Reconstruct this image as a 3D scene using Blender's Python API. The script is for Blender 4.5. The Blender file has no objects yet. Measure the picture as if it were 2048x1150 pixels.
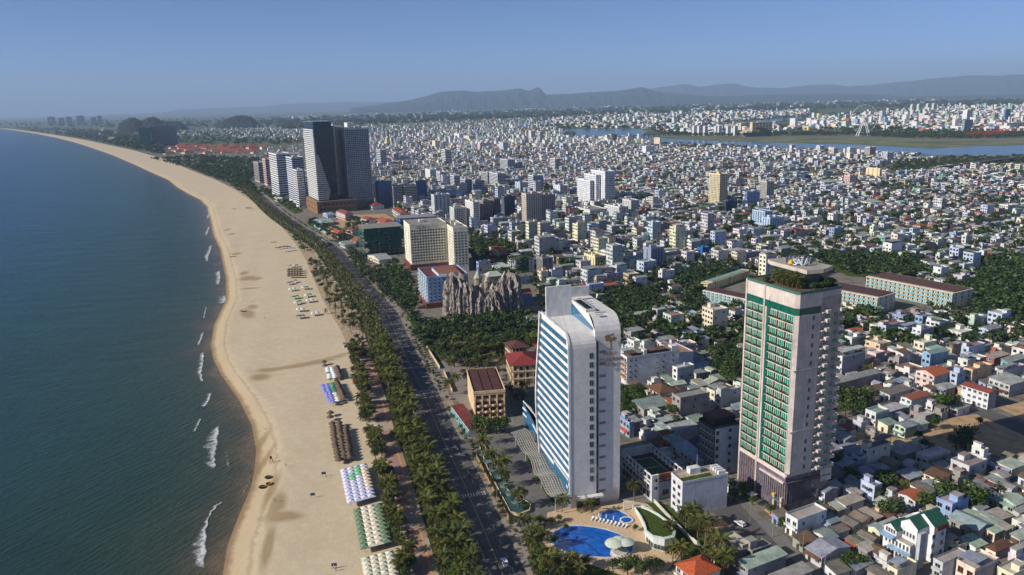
import bpy, math, random
import numpy as np
from mathutils import Vector, Matrix
random.seed(11); rng = np.random.default_rng(11)
S = bpy.context.scene; COL = S.collection
# ------------------------------------------------------------------ camera
CAM_H, PITCH, ROLL, FPX = 150.0, 13.4, -1.5, 1560.0
_p, _r = math.radians(PITCH), math.radians(ROLL)
FWD = np.array([0, math.cos(_p), -math.sin(_p)]); _R0 = np.array([1.0, 0, 0]); _U0 = np.cross(_R0, FWD)
RGT = _R0*math.cos(_r)+_U0*math.sin(_r); UPV = -_R0*math.sin(_r)+_U0*math.cos(_r)
EYE = np.array([0, 0, CAM_H])
cam = bpy.data.cameras.new('camera'); cam_o = bpy.data.objects.new('camera', cam); COL.objects.link(cam_o)
cam.sensor_width = 36; cam.lens = 36*FPX/2048; cam.clip_start = 1; cam.clip_end = 200000
M4 = Matrix.Identity(4)
for i in range(3):
    M4[i][0], M4[i][1], M4[i][2], M4[i][3] = RGT[i], UPV[i], -FWD[i], EYE[i]
cam_o.matrix_world = M4; S.camera = cam_o
# ------------------------------------------------------------------ light
SHADOW = Vector((0.930, 0.368, 0)).normalized(); ELEV = math.radians(29)
sun = bpy.data.lights.new('sun', 'SUN'); sun.energy = 5.0; sun.angle = math.radians(0.5); sun.color = (1, .93, .83)
sun_o = bpy.data.objects.new('sun', sun); COL.objects.link(sun_o)
_d = Vector((SHADOW.x*math.cos(ELEV), SHADOW.y*math.cos(ELEV), -math.sin(ELEV)))
sun_o.rotation_euler = _d.to_track_quat('-Z', 'Y').to_euler()
W = bpy.data.worlds.new('World'); S.world = W; W.use_nodes = True
_nt = W.node_tree; _bg = _nt.nodes['Background']
sky = _nt.nodes.new('ShaderNodeTexSky'); sky.sky_type = 'NISHITA'; sky.sun_disc = False
sky.sun_elevation = ELEV; sky.sun_rotation = math.atan2(-SHADOW.x, -SHADOW.y)
sky.altitude = 150; sky.air_density = 0.42; sky.dust_density = 0.6; sky.ozone_density = 6.0
_nt.links.new(sky.outputs[0], _bg.inputs[0]); _bg.inputs[1].default_value = 0.112
S.view_settings.view_transform = 'Standard'; S.view_settings.look = 'None'; S.view_settings.gamma = 1
S.view_settings.exposure = 0.12
S.cycles.max_bounces = 5; S.cycles.diffuse_bounces = 2; S.cycles.glossy_bounces = 2
S.cycles.transparent_max_bounces = 8; S.cycles.volume_bounces = 0; S.cycles.use_denoising = True
# ------------------------------------------------------------------ pixel <-> place
def g(x, y, z=0.0):
    d = FWD*FPX+RGT*(x-1024)+UPV*(575-y)
    t = (z-CAM_H)/d[2]; p = EYE+d*t
    return float(p[0]), float(p[1])
def proj(x, y, z=0.0):
    v = np.array([x, y, z])-EYE; w = float(v@FWD)
    return 1024+FPX*float(v@RGT)/w, 575-FPX*float(v@UPV)/w
def bis(f, lo, hi, n=40):
    a = f(lo) > 0
    for _ in range(n):
        m = (lo+hi)/2
        if (f(m) > 0) == a: lo = m
        else: hi = m
    return (lo+hi)/2
def solve(cx, cy, R, L, h=None, base=None, th=27):
    """Near roof corner (cx,cy), right roof corner R, back-left corner L (pixels): box origin, angle, width, depth, height."""
    if h is None:
        h = bis(lambda k: proj(*g(cx, cy, k), 0)[1]-base, 1, 148)
    C = g(cx, cy, h)
    if isinstance(R, tuple):
        q = g(R[0], R[1], h); w = math.hypot(q[0]-C[0], q[1]-C[1]); th = math.degrees(math.atan2(q[1]-C[1], q[0]-C[0]))
    t = math.radians(th); vx, vy = math.cos(t), math.sin(t)
    if not isinstance(R, tuple):
        w = bis(lambda k: proj(C[0]+vx*k, C[1]+vy*k, h)[0]-R, 0, 200)
    d = bis(lambda k: proj(C[0]-vy*k, C[1]+vx*k, h)[0]-L, 0, 70)
    return dict(x=C[0], y=C[1], th=t, w=w, d=d, h=h)
def interp(pts, t):
    return float(np.interp(t, [p[0] for p in pts], [p[1] for p in pts]))
def in_poly(x, y, P):
    c = False; j = len(P)-1
    for i in range(len(P)):
        if (P[i][1] > y) != (P[j][1] > y) and x < (P[j][0]-P[i][0])*(y-P[i][1])/(P[j][1]-P[i][1])+P[i][0]: c = not c
        j = i
    return c
# ------------------------------------------------------------------ colours, materials
def c(r, gg=None, b=None):
    if gg is None: r, gg, b = r
    f = lambda u: (u/255/12.92) if u <= 10.3 else ((u/255+.055)/1.055)**2.4
    return (f(r), f(gg), f(b))
class NT:
    def __init__(s, name):
        s.m = bpy.data.materials.new(name); s.m.use_nodes = True; s.t = s.m.node_tree
        s.bsdf = s.t.nodes['Principled BSDF']; s.out = s.t.nodes['Material Output']
    def n(s, typ, **kw):
        nd = s.t.nodes.new(typ)
        for k, v in kw.items():
            if k.startswith('i_'):
                key = k[2:]; key = int(key) if key.isdigit() else key
                if hasattr(v, 'links'): s.t.links.new(v, nd.inputs[key])
                else: nd.inputs[key].default_value = v
            else: setattr(nd, k, v)
        return nd
    def attr(s, name='Col'): return s.n('ShaderNodeAttribute', attribute_name=name)
    def pos(s): return s.n('ShaderNodeNewGeometry').outputs['Position']
    def noise(s, vec, scale, detail=3, rough=.6, sc3=None):
        if sc3: vec = s.n('ShaderNodeMapping', i_Vector=vec, i_Scale=sc3).outputs[0]
        return s.n('ShaderNodeTexNoise', i_Vector=vec, i_Scale=scale, i_Detail=detail, i_Roughness=rough).outputs['Fac']
    def ramp(s, f, pts):
        nd = s.n('ShaderNodeValToRGB', i_Fac=f); e = nd.color_ramp.elements
        while len(e) < len(pts): e.new(.5)
        for k, (p, col) in enumerate(pts):
            e[k].position = p; e[k].color = (*col, 1) if not isinstance(col, (int, float)) else (col, col, col, 1)
        return nd.outputs[0]
    def mix(s, f, a, b, mode='MIX'):
        nd = s.n('ShaderNodeMix', data_type='RGBA', blend_type=mode)
        for k, v in ((0, f), (6, a), (7, b)):
            if hasattr(v, 'links'): s.t.links.new(v, nd.inputs[k])
            else: nd.inputs[k].default_value = v if k == 0 else (*v, 1)
        return nd.outputs[2]
    def math(s, op, a, b=None, b2=None):
        nd = s.n('ShaderNodeMath', operation=op)
        for k, v in ((0, a), (1, b), (2, b2)):
            if v is None: continue
            if hasattr(v, 'links'): s.t.links.new(v, nd.inputs[k])
            else: nd.inputs[k].default_value = v
        return nd.outputs[0]
    def set(s, **kw):
        for k, v in kw.items():
            key = k.replace('_', ' ')
            if hasattr(v, 'links'): s.t.links.new(v, s.bsdf.inputs[key])
            else: s.bsdf.inputs[key].default_value = v
        return s.m
    def bump(s, h, strength, dist):
        b = s.n('ShaderNodeBump', i_Height=h, i_Strength=strength, i_Distance=dist)
        s.t.links.new(b.outputs[0], s.bsdf.inputs['Normal'])
MAT = {}
def mk_paint():
    m = NT('weathered_paint'); p = m.pos()
    big = m.ramp(m.noise(p, .2, 5, .7), [(.3, .68), (.66, 1.06)])
    streak = m.ramp(m.noise(p, 1, 4, .65, (1.6, 1.6, .22)), [(.32, .80), (.62, 1.04)])
    col = m.mix(1, m.mix(1, m.attr().outputs['Color'], big, 'MULTIPLY'), streak, 'MULTIPLY')
    MAT['paint'] = m.set(Base_Color=col, Roughness=.85, Specular_IOR_Level=.25)
def mk_roof():
    m = NT('sheet_metal_roof'); p = m.pos()
    dirt = m.ramp(m.noise(p, .3, 6, .75), [(.3, .48), (.62, 1.08)])
    fine = m.ramp(m.noise(p, 2.2, 4, .7), [(.3, .82), (.7, 1.1)])
    rust = m.ramp(m.noise(p, .7, 5, .8), [(.55, 0.0), (.75, .6)])
    col = m.mix(1, m.mix(1, m.attr().outputs['Color'], dirt, 'MULTIPLY'), fine, 'MULTIPLY')
    col = m.mix(rust, col, c(118, 92, 74))
    w = m.n('ShaderNodeTexWave', i_Vector=p, i_Scale=1.1, bands_direction='X'); m.bump(w.outputs['Fac'], .6, .12)
    MAT['roof'] = m.set(Base_Color=col, Roughness=.7, Specular_IOR_Level=.35)
def mk_tile():
    m = NT('clay_tile_roof'); p = m.pos()
    fine = m.ramp(m.noise(p, 1.3, 6, .8), [(.3, .5), (.7, 1.2)])
    rows = m.n('ShaderNodeTexWave', i_Vector=p, i_Scale=1.0, bands_direction='Z')
    col = m.mix(1, m.attr().outputs['Color'], fine, 'MULTIPLY')
    m.bump(rows.outputs['Fac'], .5, .1)
    MAT['tile'] = m.set(Base_Color=col, Roughness=.85, Specular_IOR_Level=.2)
def mk_glass():
    m = NT('window_glass'); p = m.pos()
    v = m.ramp(m.noise(p, .9, 2), [(.35, .6), (.65, 1.25)])
    MAT['glass'] = m.set(Base_Color=m.mix(1, m.attr().outputs['Color'], v, 'MULTIPLY'), Roughness=.12, Specular_IOR_Level=.6, Coat_Weight=.3)
def mk_leaf():
    m = NT('foliage'); oi = m.n('ShaderNodeObjectInfo')
    var = m.ramp(oi.outputs['Random'], [(0, (.72, .74, .7)), (.5, (1, 1, 1)), (1, (1.35, 1.22, .95))])
    fine = m.ramp(m.noise(m.pos(), .5, 4), [(.3, .7), (.7, 1.25)])
    col = m.mix(1, m.mix(1, m.attr().outputs['Color'], var, 'MULTIPLY'), fine, 'MULTIPLY')
    m.set(Base_Color=col, Roughness=.55, Specular_IOR_Level=.35)
    tr = m.n('ShaderNodeBsdfTranslucent', i_Color=col)
    mx = m.n('ShaderNodeMixShader', i_0=.22); m.t.links.new(m.bsdf.outputs[0], mx.inputs[1]); m.t.links.new(tr.outputs[0], mx.inputs[2])
    m.t.links.new(mx.outputs[0], m.out.inputs['Surface']); MAT['leaf'] = m.m
def mk_plain(key, name, rough=.7, spec=.3, metal=0, n1=(.5, .85, 1.08)):
    m = NT(name)
    f = m.ramp(m.noise(m.pos(), n1[0], 4), [(.3, n1[1]), (.7, n1[2])])
    MAT[key] = m.set(Base_Color=m.mix(1, m.attr().outputs['Color'], f, 'MULTIPLY'), Roughness=rough, Specular_IOR_Level=spec, Metallic=metal)
mk_paint(); mk_roof(); mk_tile(); mk_glass(); mk_leaf()
mk_plain('plain', 'plain_coat'); mk_plain('gloss', 'glossy_coat', .25, .5); mk_plain('metal', 'metal_coat', .4, .5, .6)
mk_plain('thatch', 'dry_thatch', .95, .1, 0, (3, .6, 1.2)); mk_plain('cloth', 'canvas_cloth', .9, .15, 0, (1.2, .9, 1.05))
mk_plain('rock', 'rough_rock', .95, .15, 0, (.35, .45, 1.3)); mk_plain('stone', 'stone_paving', .85, .25, 0, (1.3, .8, 1.12))
PAINT = [MAT['paint']]
# ------------------------------------------------------------------ mesh building
class MB:
    def __init__(s): s.v = []; s.f = []; s.c = []; s.m = []
    def face(s, pts, col, m=0):
        i = len(s.v); s.v.extend(pts); s.f.append(tuple(range(i, i+len(pts)))); s.c.append(col); s.m.append(m)
    def mesh(s, V, F, col, m=0):
        i = len(s.v); s.v.extend(V)
        for k, q in enumerate(F):
            s.f.append(tuple(a+i for a in q)); s.c.append(col[k] if isinstance(col, list) else col); s.m.append(m)
    def box(s, x0, x1, y0, y1, z0, z1, col, m=0, top=None, bottom=False):
        V = [(x0, y0, z0), (x1, y0, z0), (x1, y1, z0), (x0, y1, z0), (x0, y0, z1), (x1, y0, z1), (x1, y1, z1), (x0, y1, z1)]
        F = [(4, 5, 6, 7), (0, 1, 5, 4), (1, 2, 6, 5), (2, 3, 7, 6), (3, 0, 4, 7)]; C = [top or col]+[col]*4
        if bottom: F.append((3, 2, 1, 0)); C.append(col)
        s.mesh(V, F, C, m); return s
    def prism(s, P, z0, z1, col, m=0, top=None, cap=True, bottom=False):
        n = len(P); V = [(x, y, z0) for x, y in P]+[(x, y, z1) for x, y in P]
        F = [(i, (i+1) % n, n+(i+1) % n, n+i) for i in range(n)]; C = [col]*n
        if cap: F.append(tuple(range(n, 2*n))); C.append(top or col)
        if bottom: F.append(tuple(range(n-1, -1, -1))); C.append(col)
        s.mesh(V, F, C, m); return s
    def ring(s, P, t, z0, z1, col, m=0):     # parapet: wall of thickness t inside polygon P
        n = len(P); cx = sum(p[0] for p in P)/n; cy = sum(p[1] for p in P)/n
        Q = []
        for x, y in P:
            l = math.hypot(x-cx, y-cy) or 1; k = 1-1.4*t/l; Q.append((cx+(x-cx)*k, cy+(y-cy)*k))
        V = [(x, y, z0) for x, y in P]+[(x, y, z1) for x, y in P]+[(x, y, z1) for x, y in Q]+[(x, y, z0) for x, y in Q]
        F = []
        for i in range(n):
            j = (i+1) % n; F += [(i, j, n+j, n+i), (n+i, n+j, 2*n+j, 2*n+i), (2*n+i, 2*n+j, 3*n+j, 3*n+i)]
        s.mesh(V, F, col, m); return s
    def lathe(s, prof, n=10, col=(1, 1, 1), m=0, cx=0, cy=0, cap=False):
        V = []; F = []
        for r, z in prof:
            for k in range(n):
                a = 2*math.pi*k/n; V.append((cx+r*math.cos(a), cy+r*math.sin(a), z))
        for i in range(len(prof)-1):
            for k in range(n): F.append((i*n+k, i*n+(k+1) % n, (i+1)*n+(k+1) % n, (i+1)*n+k))
        if cap: F.append(tuple(range((len(prof)-1)*n, len(prof)*n)))
        s.mesh(V, F, col, m); return s
    def tube(s, pts, rad, n=5, col=(1, 1, 1), m=0):
        V = []; F = []
        for i, p in enumerate(pts):
            p = Vector(p); a = Vector(pts[max(i-1, 0)]); b = Vector(pts[min(i+1, len(pts)-1)])
            d = (b-a).normalized(); e = d.cross(Vector((.3, .2, 1)) if abs(d.z) < .9 else Vector((1, 0, 0))).normalized(); f2 = d.cross(e)
            r = rad[i] if isinstance(rad, (list, tuple)) else rad
            for k in range(n):
                t = 2*math.pi*k/n; V.append(tuple(p+e*(r*math.cos(t))+f2*(r*math.sin(t))))
        for i in range(len(pts)-1):
            for k in range(n): F.append((i*n+k, i*n+(k+1) % n, (i+1)*n+(k+1) % n, (i+1)*n+k))
        F.append(tuple(range((len(pts)-1)*n, len(pts)*n)))
        s.mesh(V, F, col, m); return s
    def add(s, o, x=0, y=0, z=0, th=0, sc=1):
        ct, st = math.cos(th)*sc, math.sin(th)*sc; i = len(s.v)
        s.v.extend((x+a*ct-b*st, y+a*st+b*ct, z+d*sc) for a, b, d in o.v)
        s.f.extend(tuple(k+i for k in q) for q in o.f); s.c.extend(o.c); s.m.extend(o.m); return s
    def data(s, name, mats, smooth=False):
        me = bpy.data.meshes.new(name); me.from_pydata(s.v, [], s.f)
        for m in mats: me.materials.append(m)
        a = me.attributes.new('Col', 'FLOAT_COLOR', 'FACE')
        arr = np.ones((len(s.f), 4), np.float32); arr[:, :3] = np.array(s.c, np.float32).reshape(-1, 3); a.data.foreach_set('color', arr.ravel())
        if len(mats) > 1: me.polygons.foreach_set('material_index', s.m)
        if smooth: me.polygons.foreach_set('use_smooth', [True]*len(s.f))
        me.update(); return me
def obj(name, data, parent=None, loc=(0, 0, 0), rz=0, scale=None):
    o = bpy.data.objects.new(name, data); COL.objects.link(o); o.location = loc
    if rz: o.rotation_euler = (0, 0, rz)
    if scale: o.scale = scale
    if parent: o.parent = parent
    return o
def part(name, mb, mats, parent, smooth=False, stuff=False, label=None):
    if not mb.f: return None
    o = obj(name, mb.data(name, mats, smooth), parent)
    if stuff: o['kind'] = 'stuff'
    if label: o['label'] = label
    return o
def tag(o, label=None, cat=None, group=None, kind=None):
    for k, v in (('label', label), ('category', cat), ('group', group), ('kind', kind)):
        if v: o[k] = v
    return o
def thing(name, label, cat, loc=(0, 0, 0), rz=0, group=None):
    return tag(obj(name, None, None, loc, rz), label, cat, group)
def copy_tree(o, parent=None):
    n = o.copy(); COL.objects.link(n); n.parent = parent
    for ch in KIDS.get(o.name, o.children): copy_tree(ch, n)
    return n
KIDS = {}
FOOT = []                                   # occupied footprints (x, y, theta, w, d, margin)
def occupy(b, mg=1.0): FOOT.append((b['x'], b['y'], math.cos(b['th']), math.sin(b['th']), b['w'], b['d'], mg))
def is_free(x, y, r=0.0):
    for fx, fy, ct, st, w, d, mg in FOOT:
        a, b2 = (x-fx)*ct+(y-fy)*st, -(x-fx)*st+(y-fy)*ct; k = mg+r
        if -k < a < w+k and -k < b2 < d+k: return False
    return True
# ================================================================== the setting
SEA_Z = -2.0
SHORE_PX = [(440, 1190), (445, 1150), (455, 1090), (478, 1030), (500, 980), (509, 940), (512, 900), (503, 850), (478, 800), (442, 750), (427, 720), (421, 690), (428, 650), (442, 620), (452, 600), (452, 560), (446, 530), (440, 500), (426, 470), (420, 440), (414, 415), (400, 400), (376, 388), (354, 375), (336, 360), (302, 345), (270, 330), (224, 310), (181, 295), (150, 285), (110, 275), (70, 267), (30, 261), (2, 257)]
BACK_PX = [(885, 1190), (868, 1150), (815, 1000), (778, 900), (738, 800), (716, 740), (703, 700), (684, 660), (648, 600), (630, 560), (614, 520), (595, 490), (562, 450), (542, 430), (502, 400), (472, 380), (432, 360), (380, 340), (335, 320), (265, 300), (218, 290), (172, 280), (112, 270), (55, 262), (12, 256.5)]
def yx(pts, z):
    q = [g(x, y, z) for x, y in pts]; q = sorted((y, x) for x, y in q)
    s0 = (q[0][1]-q[3][1])/(q[0][0]-q[3][0]); s1 = (q[-1][1]-q[-3][1])/(q[-1][0]-q[-3][0])
    return [(-600, q[0][1]+s0*(-600-q[0][0])*.7)]+q+[(14000, q[-1][1]+s1*(14000-q[-1][0])*1.6), (60000, q[-1][1]-110000)]
SHORE = yx(SHORE_PX, SEA_Z); BACK = yx(BACK_PX, 0)
def shore_x(y): return interp(SHORE, y)
def back_x(y): return max(interp(BACK, y), interp(SHORE, y)+8)
rows = [-600, -300, -50, 80, 140]+list(np.arange(170, 520, 2.0))+list(np.geomspace(520, 1500, 220))[0:]+list(np.geomspace(1520, 9000, 110))+list(np.geomspace(9300, 45000, 25))
rows = [float(r) for r in rows]
def grid_obj(name, X, mats, attrs, smooth=True):
    """X: array rows x cols x 3 ; attrs: dict name -> rows x cols (float) point attributes"""
    nr, nc, _ = X.shape; idx = np.arange(nr*nc).reshape(nr, nc)
    F = np.stack([idx[:-1, :-1], idx[:-1, 1:], idx[1:, 1:], idx[1:, :-1]], -1).reshape(-1, 4)
    me = bpy.data.meshes.new(name); me.from_pydata(X.reshape(-1, 3).tolist(), [], F.tolist())
    for m in mats: me.materials.append(m)
    for k, a in attrs.items():
        t = me.attributes.new(k, 'FLOAT', 'POINT'); t.data.foreach_set('value', np.asarray(a, np.float32).ravel())
    if smooth: me.polygons.foreach_set('use_smooth', [True]*len(F))
    me.update(); return obj(name, me)
# ---- ground sheet
FAR = 45000
gm = NT('city_ground'); P = gm.pos()
n1 = gm.noise(P, .012, 5, .65); n2 = gm.noise(P, .11, 5, .7); n3 = gm.noise(P, .0011, 4, .6)
near = gm.ramp(n2, [(.30, c(78, 84, 58)), (.42, c(112, 106, 92)), (.55, c(132, 126, 116)), (.70, c(104, 102, 98))])
fld = gm.ramp(n1, [(.3, c(62, 80, 52)), (.5, c(84, 98, 62)), (.62, c(128, 122, 92)), (.75, c(150, 148, 140))])
sep = gm.n('ShaderNodeSeparateXYZ', i_0=P)
far_f = gm.n('ShaderNodeMapRange', i_0=sep.outputs['Y'], i_1=2300.0, i_2=3600.0).outputs[0]
green = gm.ramp(n3, [(.3, c(66, 82, 54)), (.7, c(92, 100, 70))])
gm.set(Base_Color=gm.mix(far_f, near, gm.mix(.5, fld, green)), Roughness=.95, Specular_IOR_Level=.1)
bx = np.array([[back_x(y)-.5, y, 0] for y in rows]); X = np.zeros((len(rows), 6, 3))
for k, t in enumerate((0, .004, .02, .08, .35, 1)):
    X[:, k, 0] = bx[:, 0]+(FAR-bx[:, 0])*t; X[:, k, 1] = bx[:, 1]
tag(grid_obj('ground', X, [gm.m], {}, False), kind='structure')
# ---- beach with wet stains
def blob(px, py, rx, ry, ang=0, z=0): x, y = g(px, py, z); return (x, y, rx, ry, math.radians(ang))
STAINS = [blob(560, 735, 9, 3.2, 12), blob(585, 732, 12, 3.5, 14), blob(615, 727, 12, 3.2, 12), blob(645, 720, 10, 2.5, 14), blob(672, 713, 8, 2, 16), blob(690, 707, 6, 1.4, 20), blob(535, 738, 7, 4, 0), blob(520, 752, 6, 6, 0),
          blob(548, 1010, 2.2, 14, 8), blob(562, 1030, 8, 4, 0), blob(576, 1030, 6, 3, 0), blob(542, 975, 2.0, 16, 4), blob(525, 920, 1.6, 20, 0), blob(535, 1090, 2, 16, 10), blob(558, 1000, 3, 9, 15),
          blob(495, 555, 8, 10, 0), blob(512, 556, 6, 7, 0), blob(488, 545, 4, 9, 10), blob(500, 575, 10, 3, 10), blob(472, 506, 6, 7, 0), blob(495, 625, 5, 16, 25), blob(505, 612, 4, 8, 25), blob(463, 467, 5, 7, 0), blob(455, 458, 3, 12, 0), blob(520, 880, 2, 14, 0)]
def stain(x, y):
    s = np.zeros_like(x)
    for bx_, by_, rx, ry, a in STAINS:
        dx, dy = x-bx_, y-by_; u = (dx*math.cos(a)+dy*math.sin(a))/rx; v = (-dx*math.sin(a)+dy*math.cos(a))/ry
        s = np.maximum(s, np.exp(-.8*(u*u+v*v)))
    return s
NB = 56
X = np.zeros((len(rows), NB, 3)); shd = np.zeros((len(rows), NB)); st = np.zeros((len(rows), NB))
wob = lambda x, y: .12*np.sin(x*.21+y*.05)+.09*np.sin(y*.17-x*.11+1)+.05*np.sin(x*.5)*np.cos(y*.43)
for i, y in enumerate(rows):
    a, b = shore_x(y), back_x(y); t = np.concatenate([np.linspace(-26, 6, 17), 6+(b+.6-a-6)*np.linspace(0, 1, NB-16)[1:]])
    x = a+t; X[i, :, 0] = x; X[i, :, 1] = y; shd[i] = t
    tt = np.clip(t/max(b-a, 1), 0, 1)
    z = np.where(t < 0, SEA_Z+t*.055, SEA_Z+np.minimum(t*.09, 1.15)+(abs(SEA_Z)-1.13)*tt**1.2)
    X[i, :, 2] = np.where(tt >= 1, .02, z+wob(x, y)*np.clip(t/8, 0, 1)*(1-tt)); st[i] = stain(x, y)
bm_ = NT('beach_sand'); P = bm_.pos()
d = bm_.attr('shore').outputs['Fac']; wet = bm_.attr('stain').outputs['Fac']
nz = bm_.noise(P, .25, 5, .65); nf = bm_.noise(P, 1.7, 4, .75); nl = bm_.noise(P, .035, 3, .5)
dry = bm_.mix(nl, c(214, 197, 167), c(198, 179, 145)); dry = bm_.mix(bm_.ramp(nf, [(.35, .25), (.65, 0.)]), dry, c(158, 136, 108))
dry = bm_.mix(bm_.ramp(nz, [(.42, 0.), (.7, .35)]), dry, c(226, 212, 186))
# golden swash band above the water line, dark wet sand at the water
dn = bm_.math('ADD', d, bm_.math('MULTIPLY', bm_.math('SUBTRACT', nz, .5), 5.0))
sw = bm_.ramp(bm_.math('DIVIDE', dn, 30.0), [(.0, 1.), (.14, 1.), (.24, .55), (.36, .12), (.5, 0.)])
col = bm_.mix(sw, dry, c(206, 184, 146))
dw = bm_.ramp(bm_.math('DIVIDE', dn, 30.0), [(.0, 1.), (.05, .8), (.12, 0.)]); col = bm_.mix(dw, col, c(150, 124, 92))
berm = bm_.ramp(bm_.math('DIVIDE', dn, 30.0), [(.26, 0.), (.3, .45), (.34, 0.)]); col = bm_.mix(berm, col, c(160, 132, 96))
wn = bm_.math('MULTIPLY', wet, bm_.ramp(nz, [(.2, .75), (.8, 1.25)]))
col = bm_.mix(bm_.ramp(wn, [(.25, 0.), (.75, .74)]), col, c(152, 128, 90))
bm_.bump(bm_.math('ADD', nf, nz), .5, .25)
bm_.set(Base_Color=col, Roughness=.9, Specular_IOR_Level=.15)
tag(grid_obj('beach', X, [bm_.m], {'shore': shd, 'stain': st}), kind='structure')
# ---- sea
off = np.array([-60000, -30000, -14000, -7000, -3500, -1800, -1000, -600, -380, -240, -160, -110, -80, -60, -46, -36, -28, -21, -15, -10, -6, -3, -1, 0.5])
X = np.zeros((len(rows), len(off), 3)); dd = np.zeros((len(rows), len(off)))
for i, y in enumerate(rows):
    X[i, :, 0] = shore_x(y)+off; X[i, :, 1] = y; X[i, :, 2] = SEA_Z; dd[i] = -off
sm = NT('sea_water'); P = sm.pos(); d = sm.attr('shore').outputs['Fac']
wn = sm.noise(P, .028, 4, .6)
dn = sm.math('ADD', d, sm.math('MULTIPLY', sm.math('SUBTRACT', wn, .5), 26.0))
body = sm.ramp(sm.math('DIVIDE', dn, 300.0), [(.0, c(124, 106, 78)), (.02, c(92, 86, 64)), (.06, c(62, 74, 56)), (.17, c(40, 68, 52)), (.5, c(18, 68, 68)), (1., c(4, 66, 98))])
patch = sm.ramp(sm.noise(P, .006, 4, .55), [(.3, .82), (.7, 1.15)])
body = sm.mix(1, body, patch, 'MULTIPLY')
deep = sm.n('ShaderNodeMapRange', i_0=d, i_1=250.0, i_2=2500.0).outputs[0]; body = sm.mix(deep, body, c(6, 66, 122))
mp = sm.n('ShaderNodeMapping', i_Vector=P, i_Rotation=(0, 0, math.radians(-62)))
r1 = sm.noise(mp.outputs[0], 1, 4, .6, (.09, .5, 1)); r2 = sm.noise(mp.outputs[0], 1, 4, .65, (.35, 1.6, 1)); r3 = sm.noise(P, 1, 3, .5, (.02, .05, 1))
hh = sm.math('ADD', sm.math('MULTIPLY', r1, 1.5), sm.math('ADD', r2, sm.math('MULTIPLY', r3, 4.)))
sm.bump(hh, .9, .9)
sm.set(Base_Color=body, Roughness=.22, IOR=1.33, Specular_IOR_Level=.42)
tag(grid_obj('sea', X, [sm.m], {'shore': dd}), kind='structure')
# ---- breaking waves: raised foam ribbons along the shore
fm = NT('wave_foam'); P = fm.pos(); e = fm.attr('edge').outputs['Fac']
nn = fm.noise(P, .9, 7, .8); n5 = fm.noise(P, .3, 4, .6)
al = fm.math('MULTIPLY', fm.ramp(fm.math('ADD', fm.math('MULTIPLY', nn, .55), fm.math('ADD', fm.math('MULTIPLY', e, .46), fm.math('MULTIPLY', fm.math('SUBTRACT', n5, .5), .5))), [(.50, 0.), (.74, 1.)]), .9)
fm.set(Base_Color=(.78, .79, .78, 1), Roughness=.9, Alpha=al); fm.bump(nn, .8, .3)
def foam(pts, wid, k, strength=1.0):
    """pts: leading edge in pixels (far to near); foam trails seawards by wid metres (list or number)"""
    q = [g(x, y, SEA_Z) for x, y in pts]; n = 28; ts = np.linspace(0, len(q)-1, n)
    X = np.zeros((n, 9, 3)); E = np.zeros((n, 9))
    wl = wid if isinstance(wid, list) else [wid]*len(q)
    for i, t in enumerate(ts):
        x = np.interp(t, range(len(q)), [p[0] for p in q])+.35*math.sin(i*1.7+k); y = np.interp(t, range(len(q)), [p[1] for p in q]); w = np.interp(t, range(len(q)), wl)
        endf = min(1, min(i, n-1-i)/3)
        for j in range(9):
            s = j/8; X[i, j] = (x-w*s, y, SEA_Z+.04+.25*math.exp(-((s-.1)/.16)**2)*endf*(s > 0)); E[i, j] = strength*endf*(1-s)**.8 if j else .1
    o = grid_obj('breaking_wave', X, [fm.m], {'edge': E})
    lab = ['white foam trail of a breaking wave rolling onto the brown shallows', 'thin white line of foam at the wet sand edge'][k % 2 if strength < .8 else 0]
    return tag(o, lab, 'wave', 'foam lines of the breaking waves along the shore' if lab.startswith('white') else 'thin foam lines at the wet sand edge')
for k, a in enumerate([([(441, 842), (437, 890), (432, 915), (435, 942)], [3, 10, 7, 8]), ([(404, 836), (397, 852), (389, 866)], 2.5), ([(452, 1000), (436, 1012), (421, 1030), (414, 1060), (416, 1100), (409, 1152)], [2, 3, 2, 4, 9, 7]), ([(424, 785), (420, 800), (411, 815)], 4),
        ([(409, 662), (404, 678), (398, 692)], 3), ([(408, 700), (409, 722), (404, 745), (408, 770)], [3, 6, 5, 3]), ([(414, 612), (408, 640)], 2), ([(440, 540), (443, 555), (438, 572)], [8, 10, 6]), ([(452, 590), (455, 600), (448, 608)], [10, 12, 8]),
        ([(424, 488), (423, 500), (418, 512), (416, 526)], [5, 7, 9, 5]), ([(421, 452), (417, 462), (414, 472)], 6), ([(418, 415), (421, 428), (416, 438)], 6), ([(409, 395), (418, 404)], 5)]): foam(*a, k)
for k, a in enumerate([([(505, 945), (498, 970), (484, 995), (466, 1010)], 1.6), ([(466, 1070), (458, 1110), (452, 1150)], 1.2), ([(459, 895), (457, 918), (462, 940)], 3.2), ([(425, 520), (434, 532)], 3)]): foam(*a, 1, .62)
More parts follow.
